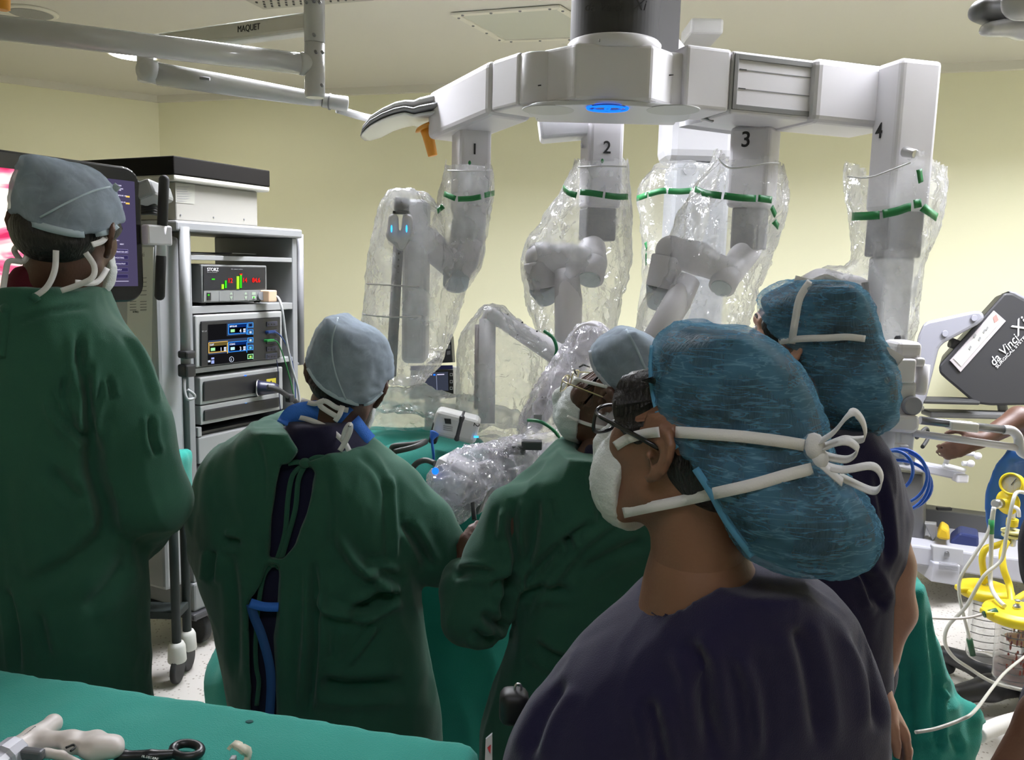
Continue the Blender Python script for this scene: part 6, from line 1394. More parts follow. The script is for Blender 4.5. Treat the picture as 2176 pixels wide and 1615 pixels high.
# ---- 7: somebody's forearm at the lower right corner
Y = 1.2; c_ = P(2420, 1200, Y+.1)
simple_person('bare brown forearm of a person otherwise outside the bottom right corner', c_.x, Y+.08, 1.5, (-.6, .75, -.1), sk_mid, navy,
    [P(2340, 1430, Y+.05), P(2232, 1530, Y), P(2122, 1700, Y-.02)], [.045, .042, .034], (-.4, .1, -.9), (-.2, -1, 0), ([P(2520, 1400, Y+.1), P(2560, 1750, Y+.1), P(2500, 1850, Y+.2)], [.045, .04, .03]), cap_grey)
# ------------------------------------------------------------------ instrument table in front, draped in teal
TZ = .9
fa, fb = PZ(0, 1415, TZ), PZ(1024, 1579, TZ); d = (fb-fa).normalized(); n_ = Vector((d.y, -d.x, 0)); n_ = n_ if n_.y < 0 else -n_
A_, B_ = fa-d*.55, fb
cen = (A_+B_)/2+n_*.28; L_ = (B_-A_).length
tb = thing('instrument_table', 'instrument table under a teal cloth at the lower left, surgical tools on it', 'table', (cen.x, cen.y, 0))
def b(s): s.box((cen.x, cen.y, (TZ+.3)/2), (L_, .56, TZ-.3), (d, -n_, Zv), .012)
s = Sdf(); b(s); V, Q = s.mesh(.012, 1)
Nn = norms(V, Q); side = (np.abs(Nn[:, 2]) < .5)[:, None]
low = np.clip((TZ-.03-V[:, 2])/.15, 0, 1)[:, None]; V = V+Nn*side*low*(.009*np.sin((V@np.array([d.x, d.y, 0]))[:, None]*38+3*vnoise(V*6)[:, None])); V[:, 2] += (Nn[:, 2] > .7)*(.0022*vnoise(V*np.array([9, 9, 1]), 4)+.0012*vnoise(V*np.array([30, 22, 1]), 7))
qmesh('teal_cloth', V, Q, teal, tb)
for a in (-1, 1):
    for c in (-1, 1):
        q = cen+d*(a*(L_/2-.06))+n_*(c*.22); lg = M().cyl(q+Zv*(.06-q.z), q+Zv*(.32-q.z), .015, n=12).obj('leg', steel, tb); M().ell((q.x, q.y, .03), .03, None, 12).obj('caster', rubber, lg)
M().ell(PZ(530, 1533, TZ+.001), (.006, .0045, .001), None, 10).obj('stain', mat('cloth_stain', (.01, .08, .075), .8), tb)
gz = TZ+.022
T = lambda x, y, z=gz: PZ(x, y, z)
wp = mat('tool_white', (.62, .56, .52), .4); wg = mat('tool_translucent', (.5, .5, .56), .25)
t = thing('surgical_stapler', 'white pistol-grip surgical stapler lying at the left of the teal table', 'stapler', T(100, 1580, TZ))
R_ = .00063
s = Sdf().chain([T(112, 1540), T(70, 1568), T(22, 1606)], [20*R_, 23*R_, 30*R_], .006).chain([T(100, 1575), T(150, 1572), T(205, 1570), T(244, 1580), T(250, 1592)], [22*R_, 17*R_, 15*R_, 13*R_, 9*R_], .012)
s.ell(T(112, 1536), (20*R_, 20*R_, 20*R_), None, .004)
s.chain([T(150, 1590), T(205, 1592), T(240, 1592)], [15*R_, 17*R_, 12*R_], .02); s.ell(T(146, 1592, gz+.004), (.012, .007, .04), None, .004, '-')
V, Q = s.mesh(.0028, 2); qmesh('housing', V, Q, wp, t)
V, Q = Sdf().chain([T(95, 1600), T(130, 1605), T(168, 1622)], [12*R_, 9*R_, 8*R_], .006).mesh(.003, 2); qmesh('trigger', V, Q, wp, t)
M().tube(smooth_path([T(140, 1589, gz+.012), T(155, 1583, gz+.012), T(160, 1588, gz+.012), T(150, 1596, gz+.012)], 4), .0016, 6).obj('latch_slot', ink, t)
ax_ = (T(22, 1606)-T(70, 1568)).normalized()
M().lathe(T(40, 1590, gz), ax_, [(0, .016), (.006, .021), (.03, .022), (.032, .017), (.07, .017)], 12, smooth=False).obj('rotation_collar', wg, t)
M().box(T(70, 1602, gz+.006), (.012, .03, .014), (ax_, ax_.cross(Zv), Zv), .003).obj('grey_catch', mat('catch_grey', (.12, .12, .13), .4), t)
x_ = (T(80, 1545)-T(42, 1575)).normalized(); text('ENDOCUTTER', T(43, 1574, gz+.0135), x_, Vector((-.3, .6, .6)), .0035, inkg, t)
t = thing('ring_handle_instrument', 'black ring-handled instrument lying on the teal table beside the stapler', 'instrument', T(330, 1605, TZ))
zz = TZ+.009
rg = [T(397+30*math.cos(a), 1594+14.5*math.sin(a), zz) for a in np.linspace(0, 2*math.pi, 24, endpoint=False)]
M().tube(rg, [.0062]*24, 10, True).obj('ring', mat('tool_black', (.012, .012, .014), .35), t)
V, Q = Sdf().chain([T(372, 1602, zz), T(320, 1606, zz), T(262, 1608, zz), T(255, 1603, zz)], [.006, .008, .008, .0095], .004).mesh(.0025, 2); qmesh('shaft', V, Q, MT['tool_black'], t)
text('FR. DISC-LINE', T(300, 1609, zz+.0085), d, Vector((-.1, .8, .6)), .003, wprint, t)
t = thing('plastic_clip', 'small broken-edged white plastic clip standing on the teal table', 'clip', T(505, 1600, TZ))
q = T(504, 1606, TZ+.014); g = M(); pts = [q+Vector((.014*math.cos(a), .004*math.cos(a*3), .016*math.sin(a))) for a in np.linspace(-.6, 2.6, 12)]
g.strap(pts, (.2, 1, 0), [.014, .014, .013, .014, .013, .014, .012, .014, .011, .013, .009, .006], .0022); g.obj('ring_shell', mat('clip_ivory', (.62, .57, .45), .4), t)
M().box(q+Vector((-.006, .0, -.008)), (.008, .012, .012), bevel=.002).obj('insert', mgrey, t)

# ------------------------------------------------------------------ operating table under teal drapes, behind the surgeons
ot = thing('operating_table', 'operating table under layered teal drapes between the surgeons', 'operating table', (-.1, 2.55, 0))
def b(s):
    s.rows(pxrows([(938, 720, 1010, .05), (965, 660, 1040, .02), (1010, 600, 1075), (1100, 560, 1100), (1250, 520, 1180), (1350, 470, 1200), (1400, 436, 1230), (1440, 424, 1240), (1500, 430, 1240), (1640, 450, 1240)], 2.56, .26), k=.03, e=2.6)
    s.ell(P(920, 985, 2.5), (.17, .25, .07), None, .08)
s = Sdf(); b(s); V, Q = s.mesh(.016, 2); V = wrinkle(V, Q, .022, (6, 6, 2.2), 5, True, 2); qmesh('teal_drape', V, Q, teal, ot)
M().beam((-.45, 2.65), (.3, 2.65), .2, .02, .12, .03).obj('base', mgrey, ot); M().beam((-.2, 2.65), (.0, 2.65), .12, .1, .6, .02).obj('pedestal', steel, ot)
tag(M().tube(smooth_path([P(833, 956, 2.24), P(838, 948, 2.23), P(880, 944, 2.25), P(905, 938, 2.27), P(880, 950, 2.22), P(838, 960, 2.22)], 5), .008, 8).obj('dark_tubing', mat('tube_dark', (.045, .05, .045), .5)), 'folded dark tubing lying on the teal patient drape', 'tubing')
tag(M().tube(smooth_path([P(865, 1010, 2.2), P(885, 985, 2.2), P(905, 978, 2.2), P(925, 985, 2.18)], 5), .008, 8).obj('suction_hose', mat('tube_dark', (.045, .05, .045), .5)), 'dark hose arching over the drape beside the bagged instrument drive', 'hose')
# small monitor console beyond the table
t = thing('patient_monitor', 'small white device with blue trim, lens knob and split grey screen behind the drapes', 'monitor', P(915, 850, 3.0))
mp3 = Pl(P(915, 810, 3.1), Vector((-.15, -1, .1)))
def q3(pts, t_, nm, mt, par=t, off=0): return M().prism([mp3(x, y, off) for x, y in pts], mp3.n*t_, .0).obj(nm, mt, par)
M().prism([mp3(x, y) for x, y in ((872, 783), (963, 779), (965, 845), (868, 850))], -mp3.n*.12, .006).obj('housing', MT['unit_white'], t)
q3([(873, 777), (962, 776), (963, 784), (873, 787)], .008, 'blue_trim', mat('trim_blue', (.01, .015, .14), .4)); q3([(899, 787), (963, 786), (964, 846), (901, 846)], .004, 'screen_surround', black, off=.001)
q3([(902, 792), (952, 790), (953, 830), (904, 831)], .001, 'screen', emis('grey_screen', '#3c4150', .8), off=.006)
q3([(926.5, 796), (928, 796), (929.5, 830), (928, 830)], .0006, 'screen_line', emis('screen_line', '#8088a0', .8), off=.008); q3([(904, 796), (918, 795.4), (918, 797.4), (904, 798)], .0006, 'screen_line', lt, off=.008); q3([(921, 795), (925, 795), (925, 798), (921, 798)], .0006, 'screen_key', blue, off=.008); q3([(929, 795), (944, 794.5), (944, 796.5), (929, 797)], .0006, 'screen_line', lt, off=.008)
for y in (793, 808, 822):
    q3([(956, y), (962, y), (962, y+6), (956, y+6)], .001, 'key', wprint, off=.006); q3([(957, y+1), (961, y+1), (961, y+5), (957, y+5)], .001, 'key_face', black, off=.0075)
M().lathe(mp3(884, 812), mp3.n, [(0, W_(14, 2.95)), (.004, W_(14, 2.95)), (.006, W_(10, 2.95)), (.02, W_(9, 2.95)), (.021, W_(5, 2.95))], 24).obj('lens_knob', black, t); M().ell(mp3(882, 796, .002), .003, n=8).obj('button', mgrey, t)
M().prism([mp3(x, y, .02) for x, y in ((955, 708), (958, 715), (962, 770), (906, 773), (935, 752))], -mp3.n*.05, .003).obj('raised_lid', mat('lid_dark', (.02, .022, .026), .4), t)
for y in (722, 736, 748): q3([(950, y-2), (957, y-3), (957, y+5), (950, y+6)], .002, 'lid_key', mgrey, off=.021)
M().prism([mp3(x, y, .022) for x, y in ((931, 749), (944, 757), (942, 765), (928, 756))], mp3.n*.003).obj('lid_tag', wprint, t); M().prism([mp3(x, y, .021) for x, y in ((950, 712), (955, 707), (958, 714), (951, 716))], mp3.n*.003).obj('blue_tip', MT['trim_blue'], t)
M().cyl((mp3(915, 820).x, mp3(915, 820).y+.08, 0.02), (mp3(915, 820).x, mp3(915, 820).y+.08, mp3(915, 845).z), .03, n=16).obj('stand', mgrey, t); M().cyl((mp3(915, 820).x, mp3(915, 820).y+.08, 0.0), (mp3(915, 820).x, mp3(915, 820).y+.08, .03), .15, n=24, bv=.01).obj('stand_base', mgrey, t)

# ------------------------------------------------------------------ dark-framed trolley between the two surgeons at the left
Y = 2.62
tr_ = thing('instrument_trolley', 'dark tubular trolley with a white-cuffed caster, seen between the two left surgeons', 'trolley', P(340, 1450, Y+.2))
ftp = PZ(378, 1450, 0); Y = ftp.y; frame_m = mat('trolley_frame', (.012, .02, .019), .75)
x0_, top_z = ftp.x, P(376, 1010, Y).z
M().tube([(x0_, Y, .16), (x0_, Y, top_z)], .0165, 12).obj('post', frame_m, tr_)
M().tube([(x0_-.62, Y, .16), (x0_-.62, Y, top_z)], .0165, 12).obj('post', frame_m, tr_); M().tube([(x0_, Y+.1, .16), (x0_, Y+.1, top_z)], .0165, 12).obj('post', frame_m, tr_); M().tube([(x0_-.62, Y+.1, .16), (x0_-.62, Y+.1, top_z)], .0165, 12).obj('post', frame_m, tr_)
zr = P(378, 1298, Y).z
M().beam((x0_-.62, Y), (x0_, Y), .012, zr-.03, zr+.0, .004).obj('lower_rail', frame_m, tr_); M().beam((x0_, Y), (x0_, Y+.1), .012, zr-.03, zr, .004).obj('lower_rail', frame_m, tr_)
M().beam((x0_-.61, Y+.05), (x0_-.01, Y+.05), .045, zr-.02, zr-.008, .003).obj('shelf', frame_m, tr_); M().beam((x0_-.64, Y+.05), (x0_+.02, Y+.05), .06, top_z, top_z+.02, .004).obj('top', steel, tr_)
for dx in (0, -.62):
    for dy in (0, .1):
        c_ = M().cyl((x0_+dx-.011, Y+dy, .052), (x0_+dx+.011, Y+dy, .052), .052, n=20, bv=.006).obj('caster', rubber, tr_); M().lathe((x0_+dx, Y+dy, .085), Zv, [(0, .032), (.004, .034), (.06, .031), (.075, .024)], 20).obj('caster_cuff', mat('cuff_white', (.55, .54, .5), .7), tr_)
td = thing('trolley_drape', 'teal cloth hanging over the dark trolley behind the tall surgeon', 'drape', (x0_-.3, Y+.1, top_z))
s = Sdf().box((x0_-.33, Y+.05, top_z-.06), (.72, .19, .26), None, .02, .01); s.box((x0_-.33, Y+.05, top_z-.12), (.69, .16, .26), None, .01, .003, '-')
V, Q = s.mesh(.012, 2); V = wrinkle(V, Q, .008, (8, 8, 3), 3); qmesh('cloth', V, Q, teal, td)

# ------------------------------------------------------------------ right side: teal draped stand
Y = 1.95
t = thing('draped_stand', 'low stand under a crumpled teal cloth reaching the floor at the lower right', 'draped stand', P(1930, 1900, Y))
def b(s):
    s.rows(pxrows([(1203, 1850, 1922), (1225, 1835, 1934), (1260, 1830, 1947), (1320, 1820, 1963), (1380, 1815, 1988), (1430, 1810, 2014), (1480, 1800, 2034), (1515, 1800, 2055), (1560, 1795, 2062), (1615, 1790, 2050), (1950, 1770, 2060)], Y, .16), k=.03)
    s.chain([P(2015, 1520, Y-.08), P(2060, 1520, Y-.08), P(2092, 1534, Y-.06)], [W_(26, Y), W_(24, Y), W_(8, Y)], .02); s.chain([P(2010, 1580, Y-.1), P(2050, 1575, Y-.1), P(2075, 1560, Y-.1)], [W_(26, Y), W_(22, Y), W_(10, Y)], .02)
s = Sdf(); b(s); V, Q = s.mesh(.010, 2); V = wrinkle(V, Q, .010, (8, 8, 3), 8, True, 2); V = creases(V, Q, [([(1975, 1300), (1985, 1400), (2000, 1500)], 8, .012), ([(1930, 1400), (1935, 1520), (1930, 1615)], 10, .008), ([(2000, 1450), (2030, 1480), (2010, 1500)], 7, .014), ([(1985, 1440), (1990, 1560), (2000, 1600)], 8, .014), ([(2020, 1560), (2040, 1600)], 8, .01)])
V[:, 2] = np.maximum(V[:, 2], .004); qmesh('teal_cloth', V, Q, teal, t)
# ------------------------------------------------------------------ suction stand
yel = mat('canister_yellow', (.74, .56, .012), .4); yelp = mat('pale_yellow_wheel', (.62, .58, .26), .5)
clear = film('canister_plastic', .22, .06, .05, 8); tubem = mat('clear_tubing', (.55, .54, .49), .3)
q = PZ(2168, 1498, 0); Yp = q.y
ss_ = thing('suction_stand', 'wheeled suction stand with yellow-lidded jars, yellow gauge and valves at the right edge', 'suction stand', q)
zt_ = P(2150, 1120, Yp).z
M().cyl((q.x, q.y, .03), (q.x, q.y, zt_), .017, n=20).obj('pole', steel, ss_)
for k in range(5):
    a = math.radians(72*k+195); e_ = Vector((math.cos(a), math.sin(a), 0)); s = Sdf().chain([(q.x, q.y, .09), tuple(Vector((q.x, q.y, .085))+e_*.15), tuple(Vector((q.x, q.y, .075))+e_*.3)], [.05, .045, .034], .03); V, Q = s.mesh(.009, 2)
    lg = qmesh('base_leg', V, Q, mat('base_black', (.016, .016, .018), .4), ss_); M().ell((q.x+e_.x*.28, q.y+e_.y*.28, .028), .028, None, 12).obj('caster', rubber, lg)
def jar(cx, yl, yb, rp, Y, label, dirty):
    r = W_(rp, Y); top = P(cx, yl, Y); bot = P(cx, yb, Y)
    o = thing('suction_jar', label, 'jar', bot); hh = top.z-bot.z
    M().lathe(bot, Zv, [(0, r*.55), (.004, r*.72), (.015, r*.76), (hh*.5, r*.79), (hh-.02, r*.82)], 32, cap=False).obj('jar_body', clear, o)
    ld = M().lathe(top+Zv*-.024, Zv, [(0, r), (.003, r*1.02), (.022, r*1.02), (.03, r*.97), (.034, r*.8), (.036, r*.78)], 36).obj('lid', yel, o)
    M().lathe(top+Zv*.01, Zv, [(0, .014), (.012, .013), (.014, .008), (.026, .008), (.03, .011), (.034, .005)], 12).obj('lid_nut', steel, ld)
    M().box(top+Vector((-r*.95, -.01, .0)), (.05, .045, .02), bevel=.006).obj('lid_tab', yel, ld)
    for k in range(8):
        zq = bot.z+hh*(.14+.1*k); a = M().tube([Vector((top.x+r*.81*math.cos(t_), top.y+r*.81*math.sin(t_), zq)) for t_ in np.linspace(-2.6, -1.2, 10)], .0016, 4); a.obj('volume_mark', mat('mark_grey', (.13, .12, .12), .6), o)
    M().beam((q.x, q.y), (top.x, top.y), .012, top.z-.045, top.z-.027, .003).obj('bracket', steel, ss_)
    if dirty:
        M().lathe(bot+Zv*.006, Zv, [(0, r*.5), (.008, r*.7), (.055, r*.74), (.058, r*.5)], 28).obj('red_fluid', mat('fluid_dark_red', (.12, .035, .03), .3), o)
        rs_ = M()
        for k in range(70):
            a = random.uniform(-2.7, -.4); zq = bot.z+hh*random.uniform(.2, .85); rs_.ell((bot.x+r*.775*math.cos(a), bot.y+r*.775*math.sin(a), zq), (.0035, .0035, random.uniform(.003, .016)), None, 6)
        ob = rs_.obj('splashes', mat('splash_red', (.22, .04, .025), .4), o); ob['kind'] = 'stuff'
        M().lathe(bot+Zv*hh*.57, Zv, [(0, r*.42), (.012, r*.5), (.03, r*.1), (.06, .008), (hh*.4, .008)], 18).obj('float_valve', mat('stained_orange', (.55, .22, .05), .4), o)
    return top, o
t1, _ = jar(2095, 1250, 1398, 55, 2.92, 'clean clear suction jar with yellow lid, the rear one on the stand', False)
t2, jo = jar(2160, 1300, 1448, 66, 2.68, 'stained clear suction jar with yellow lid, the front one on the stand', True)
gp_ = P(2153, 1028, Yp); ga = Vector((-.75, -.6, .15)).normalized()
go = thing('pressure_gauge', 'round yellow-rimmed pressure gauge topping the suction stand', 'gauge', gp_)
M().lathe(gp_-ga*.02, ga, [(0, .028), (.006, .037), (.034, .040), (.042, .040), (.044, .034), (.036, .033)], 32).obj('rim', yel, go); M().lathe(gp_+ga*.012, ga, [(0, .033), (.004, .033)], 28).obj('dial', mat('dial_face', (.55, .55, .5), .5), go)
M().tube([gp_+ga*.018+Vector((.0, 0, -.004)), gp_+ga*.018+Vector((.01, -.01, .022))], .0012, 5).obj('needle', ink, go); M().cyl((gp_.x, gp_.y, gp_.z-.07), (gp_.x, gp_.y, gp_.z-.034), .009, n=12).obj('stem', mat('brass', (.3, .26, .12), .35, 1), go)
va = Vector((-.9, -.42, 0)).normalized(); vp = P(2137, 1068, Yp)
M().lathe(vp-va*.03, va, [(0, .012), (.003, .03), (.012, .043), (.02, .045), (.026, .034), (.03, .017), (.055, .016), (.056, .014)], 28).obj('valve_wheel', yel, ss_); M().lathe(vp+va*.026, va, [(0, .017), (.03, .0175), (.032, .013)], 16).obj('valve_knob', steel, ss_)
for y0, y1, r_, m_ in ((1040, 1060, .014, white), (1060, 1102, .012, steel), (1102, 1118, .02, yel), (1118, 1126, .01, steel), (1126, 1132, .036, yelp), (1135, 1141, .034, yelp), (1141, 1160, .012, steel)):
    a, b_ = P(2150, y0, Yp), P(2150, y1, Yp); M().lathe(b_, Zv, [(0, r_*.9), (.002, r_), (a.z-b_.z-.002, r_), (a.z-b_.z, r_*.9)], 20).obj('fitting', m_, ss_)
M().tube(smooth_path([P(2150, 1075, Yp-.03), P(2163, 1082, Yp-.05), P(2165, 1098, Yp-.05)], 4), .007, 8).obj('white_tap', white, ss_)
def tube_(label, pts, Y, r, m_, name='suction_tube'): 
    return tag(M().tube(smooth_path([P(p[0], p[1], Y+(p[2] if len(p) > 2 else 0)) for p in pts], 5), r, 8).obj(name, m_), label, 'tube')
yt = mat('yellow_rubber', (.66, .52, .02), .4)
tube_('yellow hose bending from the valve down to the rear jar', [(2142, 1150), (2115, 1160), (2096, 1165), (2087, 1185), (2090, 1215), (2093, 1240, -.0)], Yp, .012, yt, 'yellow_hose')
tube_('yellow hose snaking from the valve down to the front jar', [(2140, 1150, -.03), (2130, 1175, -.05), (2133, 1210, -.08), (2145, 1245, -.1), (2150, 1285, -.16)], Yp, .012, yt, 'yellow_hose')
tube_('yellow hose running off the right edge above the front jar', [(2152, 1280, -.14), (2168, 1268, -.1), (2200, 1250, -.05)], Yp, .011, yt, 'yellow_hose')
tube_('clear tube curling over the gauge stem and down across the rear jar', [(2190, 1052, -.1), (2162, 1046, -.12), (2150, 1075, -.14), (2138, 1140, -.14), (2128, 1190, -.14), (2090, 1225, -.14), (2052, 1290, -.12), (2015, 1330, -.1), (2008, 1365, -.1), (2025, 1395, -.1), (2060, 1420, -.1), (2110, 1450, -.1), (2180, 1468, -.1)], Yp, .0065, tubem)
tube_('clear tube from the steel knob down the left of the jars', [(2110, 1082, -.1), (2100, 1130, -.1), (2070, 1180, -.1), (2042, 1225, -.1), (2038, 1260, -.1), (2046, 1300, -.1), (2056, 1340, -.1), (2061, 1362, -.1)], Yp, .006, tubem)
tag(M().tube([P(2060, 1358, Yp-.1), P(2067, 1392, Yp-.1)], .0105, 10).obj('tube_connector', mat('connector_green', (.015, .08, .035), .4)), 'dark green connector at the end of the clear tube by the rear jar', 'connector')
tube_('straight clear tube with a green band hanging in front of the stand', [(2112, 1078, -.1), (2108, 1120, -.1), (2106, 1180, -.1), (2105, 1240, -.12), (2118, 1270, -.2), (2135, 1288, -.25)], Yp, .0075, tubem)
tag(M().tube([P(2107, 1104, Yp-.1), P(2106, 1134, Yp-.1)], .0095, 10).obj('green_band', tapeg), 'green tape band on the straight tube of the suction stand', 'tape')
tube_('thin grey tube running left from the front jar lid to the teal cloth', [(2096, 1303, -.25), (2060, 1312, -.25), (2020, 1315, -.25), (1975, 1313, -.25)], Yp, .0045, mat('tube_greyish', (.45, .40, .36), .4))
tag(M().tube([P(2090, 1306, Yp-.26), P(2118, 1298, Yp-.26)], .011, 10).obj('tube_connector', MT['connector_green']), 'dark green connector on the front jar lid', 'connector')
tube_('thin clear tube swooping from the right edge across the teal cloth', [(2190, 1385, -.3), (2140, 1425, -.7), (2110, 1460, -.9), (2070, 1512, -1.14), (2040, 1530, -1.17), (1990, 1548, -1.19), (1945, 1556, -1.2)], Yp, .004, tubem)
c = [P(2078, 1562, 2.3), P(2130, 1540, 2.4), P(2200, 1520, 2.5)]; n = 46; pp = smooth_path(c, 23)
for p in pp: p.z = max(p.z, .03)
tag(M().tube(pp, [.022+.004*(i % 2) for i in range(len(pp))], 12).obj('corrugated_hose', mat('hose_white', (.62, .60, .57), .5)), 'white corrugated hose on the floor behind the teal cloth', 'hose')

# ------------------------------------------------------------------ surgeon's console at the far right
Y = 3.95
co = thing('surgeon_console', 'grey surgeon console with tilted black viewer hood, pale arm and pedals against the wall', 'console', P(2060, 1240, Y))
def cp3(pts, d0, dep, nm, mt, bv=.01, par=co): return M().prism([P(x, y, Y+d0) for x, y in pts], (dep*.53, dep, -dep*.04), bv, 2).obj(nm, mt, par)
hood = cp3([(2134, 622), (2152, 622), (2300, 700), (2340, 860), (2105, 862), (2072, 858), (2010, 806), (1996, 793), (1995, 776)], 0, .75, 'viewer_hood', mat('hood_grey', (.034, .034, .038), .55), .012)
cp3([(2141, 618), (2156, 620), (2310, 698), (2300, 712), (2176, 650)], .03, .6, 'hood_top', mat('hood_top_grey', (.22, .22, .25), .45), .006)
lp = lambda pts, t_, nm, mt, off=0, par=hood: M().prism([P(x, y, Y-off) for x, y in pts], (0, -t_, 0)).obj(nm, mt, par)
lp([(2111, 660), (2136, 682), (2040, 790), (2018, 766)], .006, 'label_holder', mat('label_clear', (.50, .46, .47), .25), .002)
lp([(2114, 671), (2127, 682), (2042, 778), (2026, 762)], .003, 'paper_label', label_w, .008)
lp([(2110, 674), (2117, 668), (2122, 680), (2113, 686)], .001, 'label_red', mat('label_red', (.5, .22, .2), .6), .012)
for x, y in ((2058, 741), (2078, 722), (2088, 706), (2068, 716), (2094, 700)): lp([(x, y), (x+4, y-7), (x+7, y-4), (x+3, y+3)], .001, 'label_print', inkg, .012)
a = math.radians(51); dx_ = Vector((math.cos(a), 0, math.sin(a))); up_ = Vector((-math.sin(a), 0, math.cos(a)))
text('da Vinci', P(2112, 779, Y-.004), dx_, up_, W_(19, Y), wprint, hood, shear=.2, sx=.9, depth=.001); text('Xi', P(2162, 716, Y-.004), dx_, up_, W_(27, Y), wprint, hood, shear=.2, depth=.001)
text('SURGICAL SYSTEM', P(2119, 783, Y-.004), dx_, up_, W_(6.5, Y), wprint, hood, sx=1.25, depth=.001)
arm = cp3([(1962, 688), (1972, 682), (2072, 660), (2084, 661), (2092, 670), (2090, 680), (2078, 690), (2004, 730), (1994, 742), (1968, 846), (1952, 880), (1926, 880), (1950, 715)], -.06, .16, 'support_arm', violet, .014)
for x, y in ((2070, 676), (2008, 709)): M().lathe(P(x, y, Y-.066), (0, -1, 0), [(0, W_(7, Y)), (.004, W_(6, Y))], 20).obj('arm_cap', mat('cap_violet', (.31, .31, .36), .45), arm)
M().tube([P(2020, 728, Y+.06), P(2046, 738, Y+.06)], W_(11, Y), 16).obj('hood_pivot', mgrey, co)
M().box(P(2010, 851, Y), (W_(120, Y), .12, W_(9, Y)), bevel=.008).obj('arm_rest', mat('rest_dark', (.04, .04, .04), .5), co); M().box(P(2060, 880, Y+.02), (W_(190, Y), .1, W_(13, Y)), bevel=.008).obj('arm_rest_rail', mat('rail_dark', (.11, .11, .11), .5), co)
cp3([(2118, 855), (2140, 858), (2150, 905), (2128, 912)], .05, .1, 'hood_strut', mgrey, .008)
cp3([(1885, 1000), (1962, 1010), (1965, 1196), (1880, 1196)], .02, .35, 'side_body', mat('body_dark_grey', (.10, .10, .105), .5), .01)
cp3([(1962, 1080), (2200, 1110), (2240, 1200), (1962, 1196)], .3, .1, 'back_panel', mat('body_back_grey', (.08, .08, .085), .5), .006)  # back panel in a slightly darker grey than the side body
mat('console_white', (.40, .40, .44), .45)
cp3([(1900, 974), (2050, 1003), (2053, 1024), (1900, 992)], -.02, .08, 'lower_arm', MT['console_white'], .008); M().box(P(2040, 1015, Y-.03), (W_(26, Y), .06, W_(18, Y)), bevel=.008).obj('arm_end', white, co)
for pts in ([(2022, 940), (2010, 985)], [(2030, 945), (2045, 962), (2070, 965)], [(2005, 988), (2050, 1000)], [(2045, 985), (2065, 985)]): M().tube([P(x, y, Y-.06) for x, y in pts], .012, 10).obj('hand_control', white2, co)
for x, y in ((2078, 969), (2063, 985)): M().ell(P(x, y, Y-.08), .018, n=12).obj('control_knob', white, co)
zb1 = P(2000, 1190, Y-.1).z
M().prism([P(x, y, Y-.12) for x, y in ((1922, 1156), (2300, 1205), (2300, 1262), (1922, 1196))], (0, .45, 0), .01, 2).obj('base', mat('console_white', (.40, .40, .44), .45), co)
M().prism([P(x, y, Y-.16) for x, y in ((1985, 1196), (2042, 1202), (2038, 1246), (1978, 1236))], (0, .2, 0), .006, 2).obj('pedal_box', MT['console_white'], co)
pd = M().prism([P(x, y, Y-.135) for x, y in ((1983, 1160), (2048, 1168), (2047, 1204), (1983, 1194))], (0, .03, 0), .004).obj('lock_panel', mat('lock_grey', (.40, .40, .42), .5), co)
M().box(P(2012, 1179, Y-.142), (W_(11, Y), .004, W_(7.5, Y)), bevel=.001).obj('padlock_symbol', mgrey, pd); M().tube([P(2012+3.6*math.cos(a_), 1175+4.5*-math.sin(a_), Y-.144) for a_ in np.linspace(0, math.pi, 9)], .0035, 6).obj('padlock_symbol', mgrey, pd)
for k in range(6): M().prism([P(1995+x, 1194.5+k*2.6+x*.1, Y-.17) for x in (0, 40)]+[P(1995+x, 1195.6+k*2.6+x*.1, Y-.17) for x in (40, 0)], (0, -.003, 0)).obj('vent_slot', mgrey, co)
for pts, nm in (([(1990, 1138), (2000, 1118), (2016, 1128), (2018, 1142), (2018, 1150), (1992, 1146)], 'yellow_pedal'),): cp3(pts, -.06, .12, nm, mat('pedal_yellow', (.55, .36, .01), .5), .012)
cp3([(2018, 1150), (2040, 1132), (2080, 1140), (2080, 1165), (2020, 1162)], 0, .15, 'blue_pedal', mat('pedal_blue', (.01, .02, .10), .5), .012); cp3([(1964, 1112), (1990, 1114), (1990, 1140), (1982, 1150)], 0, .05, 'pedal_lever', mgrey, .004); M().box(P(2006, 1081, Y+.2), (W_(34, Y), .02, W_(7, Y)), bevel=.003).obj('vent_slot', black, co)
# ------------------------------------------------------------------ white mast trolley with push handle and blue cable coil
Y = 2.35
wt = thing('equipment_trolley', 'white mast trolley with clear-sleeved push handle in front of the console', 'trolley', Vector((P(1925, 900, Y).x, Y, 0)))
def wb(x0, y0, x1, y1, nm, mt=white, dep=.1, d0=0, bv=.008): 
    a, b_ = P(x0, y0, Y+d0), P(x1, y1, Y+d0); return M().box(((a.x+b_.x)/2, Y+d0+dep/2, (a.z+b_.z)/2), (abs(b_.x-a.x), dep, abs(a.z-b_.z)), bevel=bv, seg=3).obj(nm, mt, wt)
wb(1908, 726, 1960, 768, 'mast_top', bv=.016); wb(1896, 762, 1945, 815, 'mast_head', d0=-.02); wb(1945, 760, 1967, 780, 'mast_cap', d0=-.01)
M().lathe(P(1956, 838, Y+.02), Zv, [(0, W_(10, Y)), (.01, W_(13, Y)), (P(1956, 774, Y).z-P(1956, 838, Y).z, W_(14, Y))], 24).obj('side_cylinder', white, wt)
wb(1908, 812, 1942, 900, 'mast_neck', white2, .08); M().lathe(P(1936, 861, Y-.005), (0, -1, 0), [(0, W_(21, Y)), (.012, W_(21, Y)), (.016, W_(18, Y))], 28).obj('pivot_disc', violet, wt)
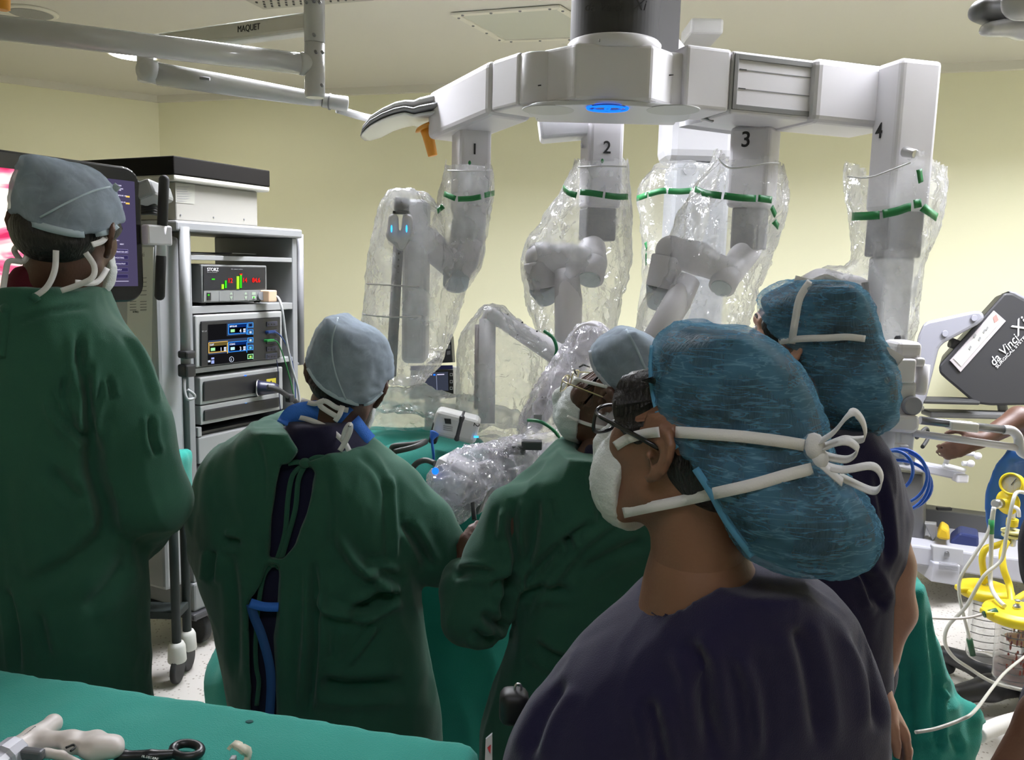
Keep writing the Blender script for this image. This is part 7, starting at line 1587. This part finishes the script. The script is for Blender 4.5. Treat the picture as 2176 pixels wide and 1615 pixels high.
M().tube([P(1959+4*math.cos(a_), 867+4*math.sin(a_), Y-.01) for a_ in np.linspace(0, 6.28, 14, endpoint=False)], .002, 6, True).obj('ring', steel, wt)
M().prism([P(x, y, Y-.03) for x, y in ((1868, 884), (1956, 884), (1956, 912), (1944, 922), (1862, 916))], (0, .1, 0), .01, 2).obj('handle_plate', white, wt)
M().tube([P(1955, 893, Y), P(2140, 914, Y)], W_(9, Y), 12).obj('handle_bar', mat('bar_grey', (.20, .20, .21), .25, .5), wt)
M().box((P(2013, 902, Y)+P(2074, 908, Y))/2, (W_(62, Y), .04, W_(20, Y)), ((P(2074, 908, Y)-P(2013, 902, Y)).normalized(), V3((0, 1, 0)), Zv), .005).obj('label_sleeve', mat('sleeve_white', (.66, .64, .6), .4), wt)
M().tube(smooth_path([P(2132, 913, Y), P(2150, 915, Y), P(2163, 928, Y), P(2166, 945, Y), P(2172, 962, Y), P(2200, 975, Y)], 5), W_(10, Y), 14).obj('handle_curve', white, wt)
M().tube([P(1940, 920, Y), P(2160, 951, Y)], W_(8, Y), 14).obj('lower_bar', white, wt)
wb(1912, 918, 1942, 962, 'cable_bracket', white2, .03); wb(1913, 946, 1930, 974, 'cable_hook', white, .04, -.05, .004); wb(1898, 960, 1946, 990, 'bracket_plate', white2, .02, .02); M().lathe(P(1925, 981, Y-.0), (0, -1, 0), [(0, .012), (.008, .01)], 14).obj('screw', steel, wt)
M().cyl((P(1915, 900, Y).x, Y+.08, .05), (P(1915, 900, Y).x, Y+.08, P(1915, 860, Y).z), .035, n=20).obj('mast', white2, wt); M().beam((P(1840, 900, Y).x, Y+.1), (P(1960, 900, Y).x, Y+.1), .16, .0, .06, .02).obj('foot', white2, wt)
bl = mat('coil_blue', (.012, .11, .55), .35); cl = M()
k_ = thing('cable_coil', 'blue cable coil hanging from the hook of the white trolley', 'cable', P(1921, 950, Y-.05))
for cx, cy, rx, ry, dz in ((1905, 1022, 70, 66, 0), (1912, 1012, 58, 58, -.02), (1908, 1032, 72, 54, .015), (1900, 1000, 40, 42, -.03)):
    M().tube([P(cx+rx*math.cos(a_), cy+ry*math.sin(a_), Y-.045+dz+.01*math.sin(3*a_)) for a_ in np.linspace(0, 6.283, 40, endpoint=False)], W_(3.6, Y), 8, True).obj('cable_turn', bl, k_)
tag(M().tube(smooth_path([P(1948, 930, 2.5), P(1968, 910, 2.6), P(1972, 930, 2.6), P(1960, 950, 2.55)], 5), .006, 8).obj('cable', rubber), 'short black cable loop behind the white trolley bracket', 'cable')
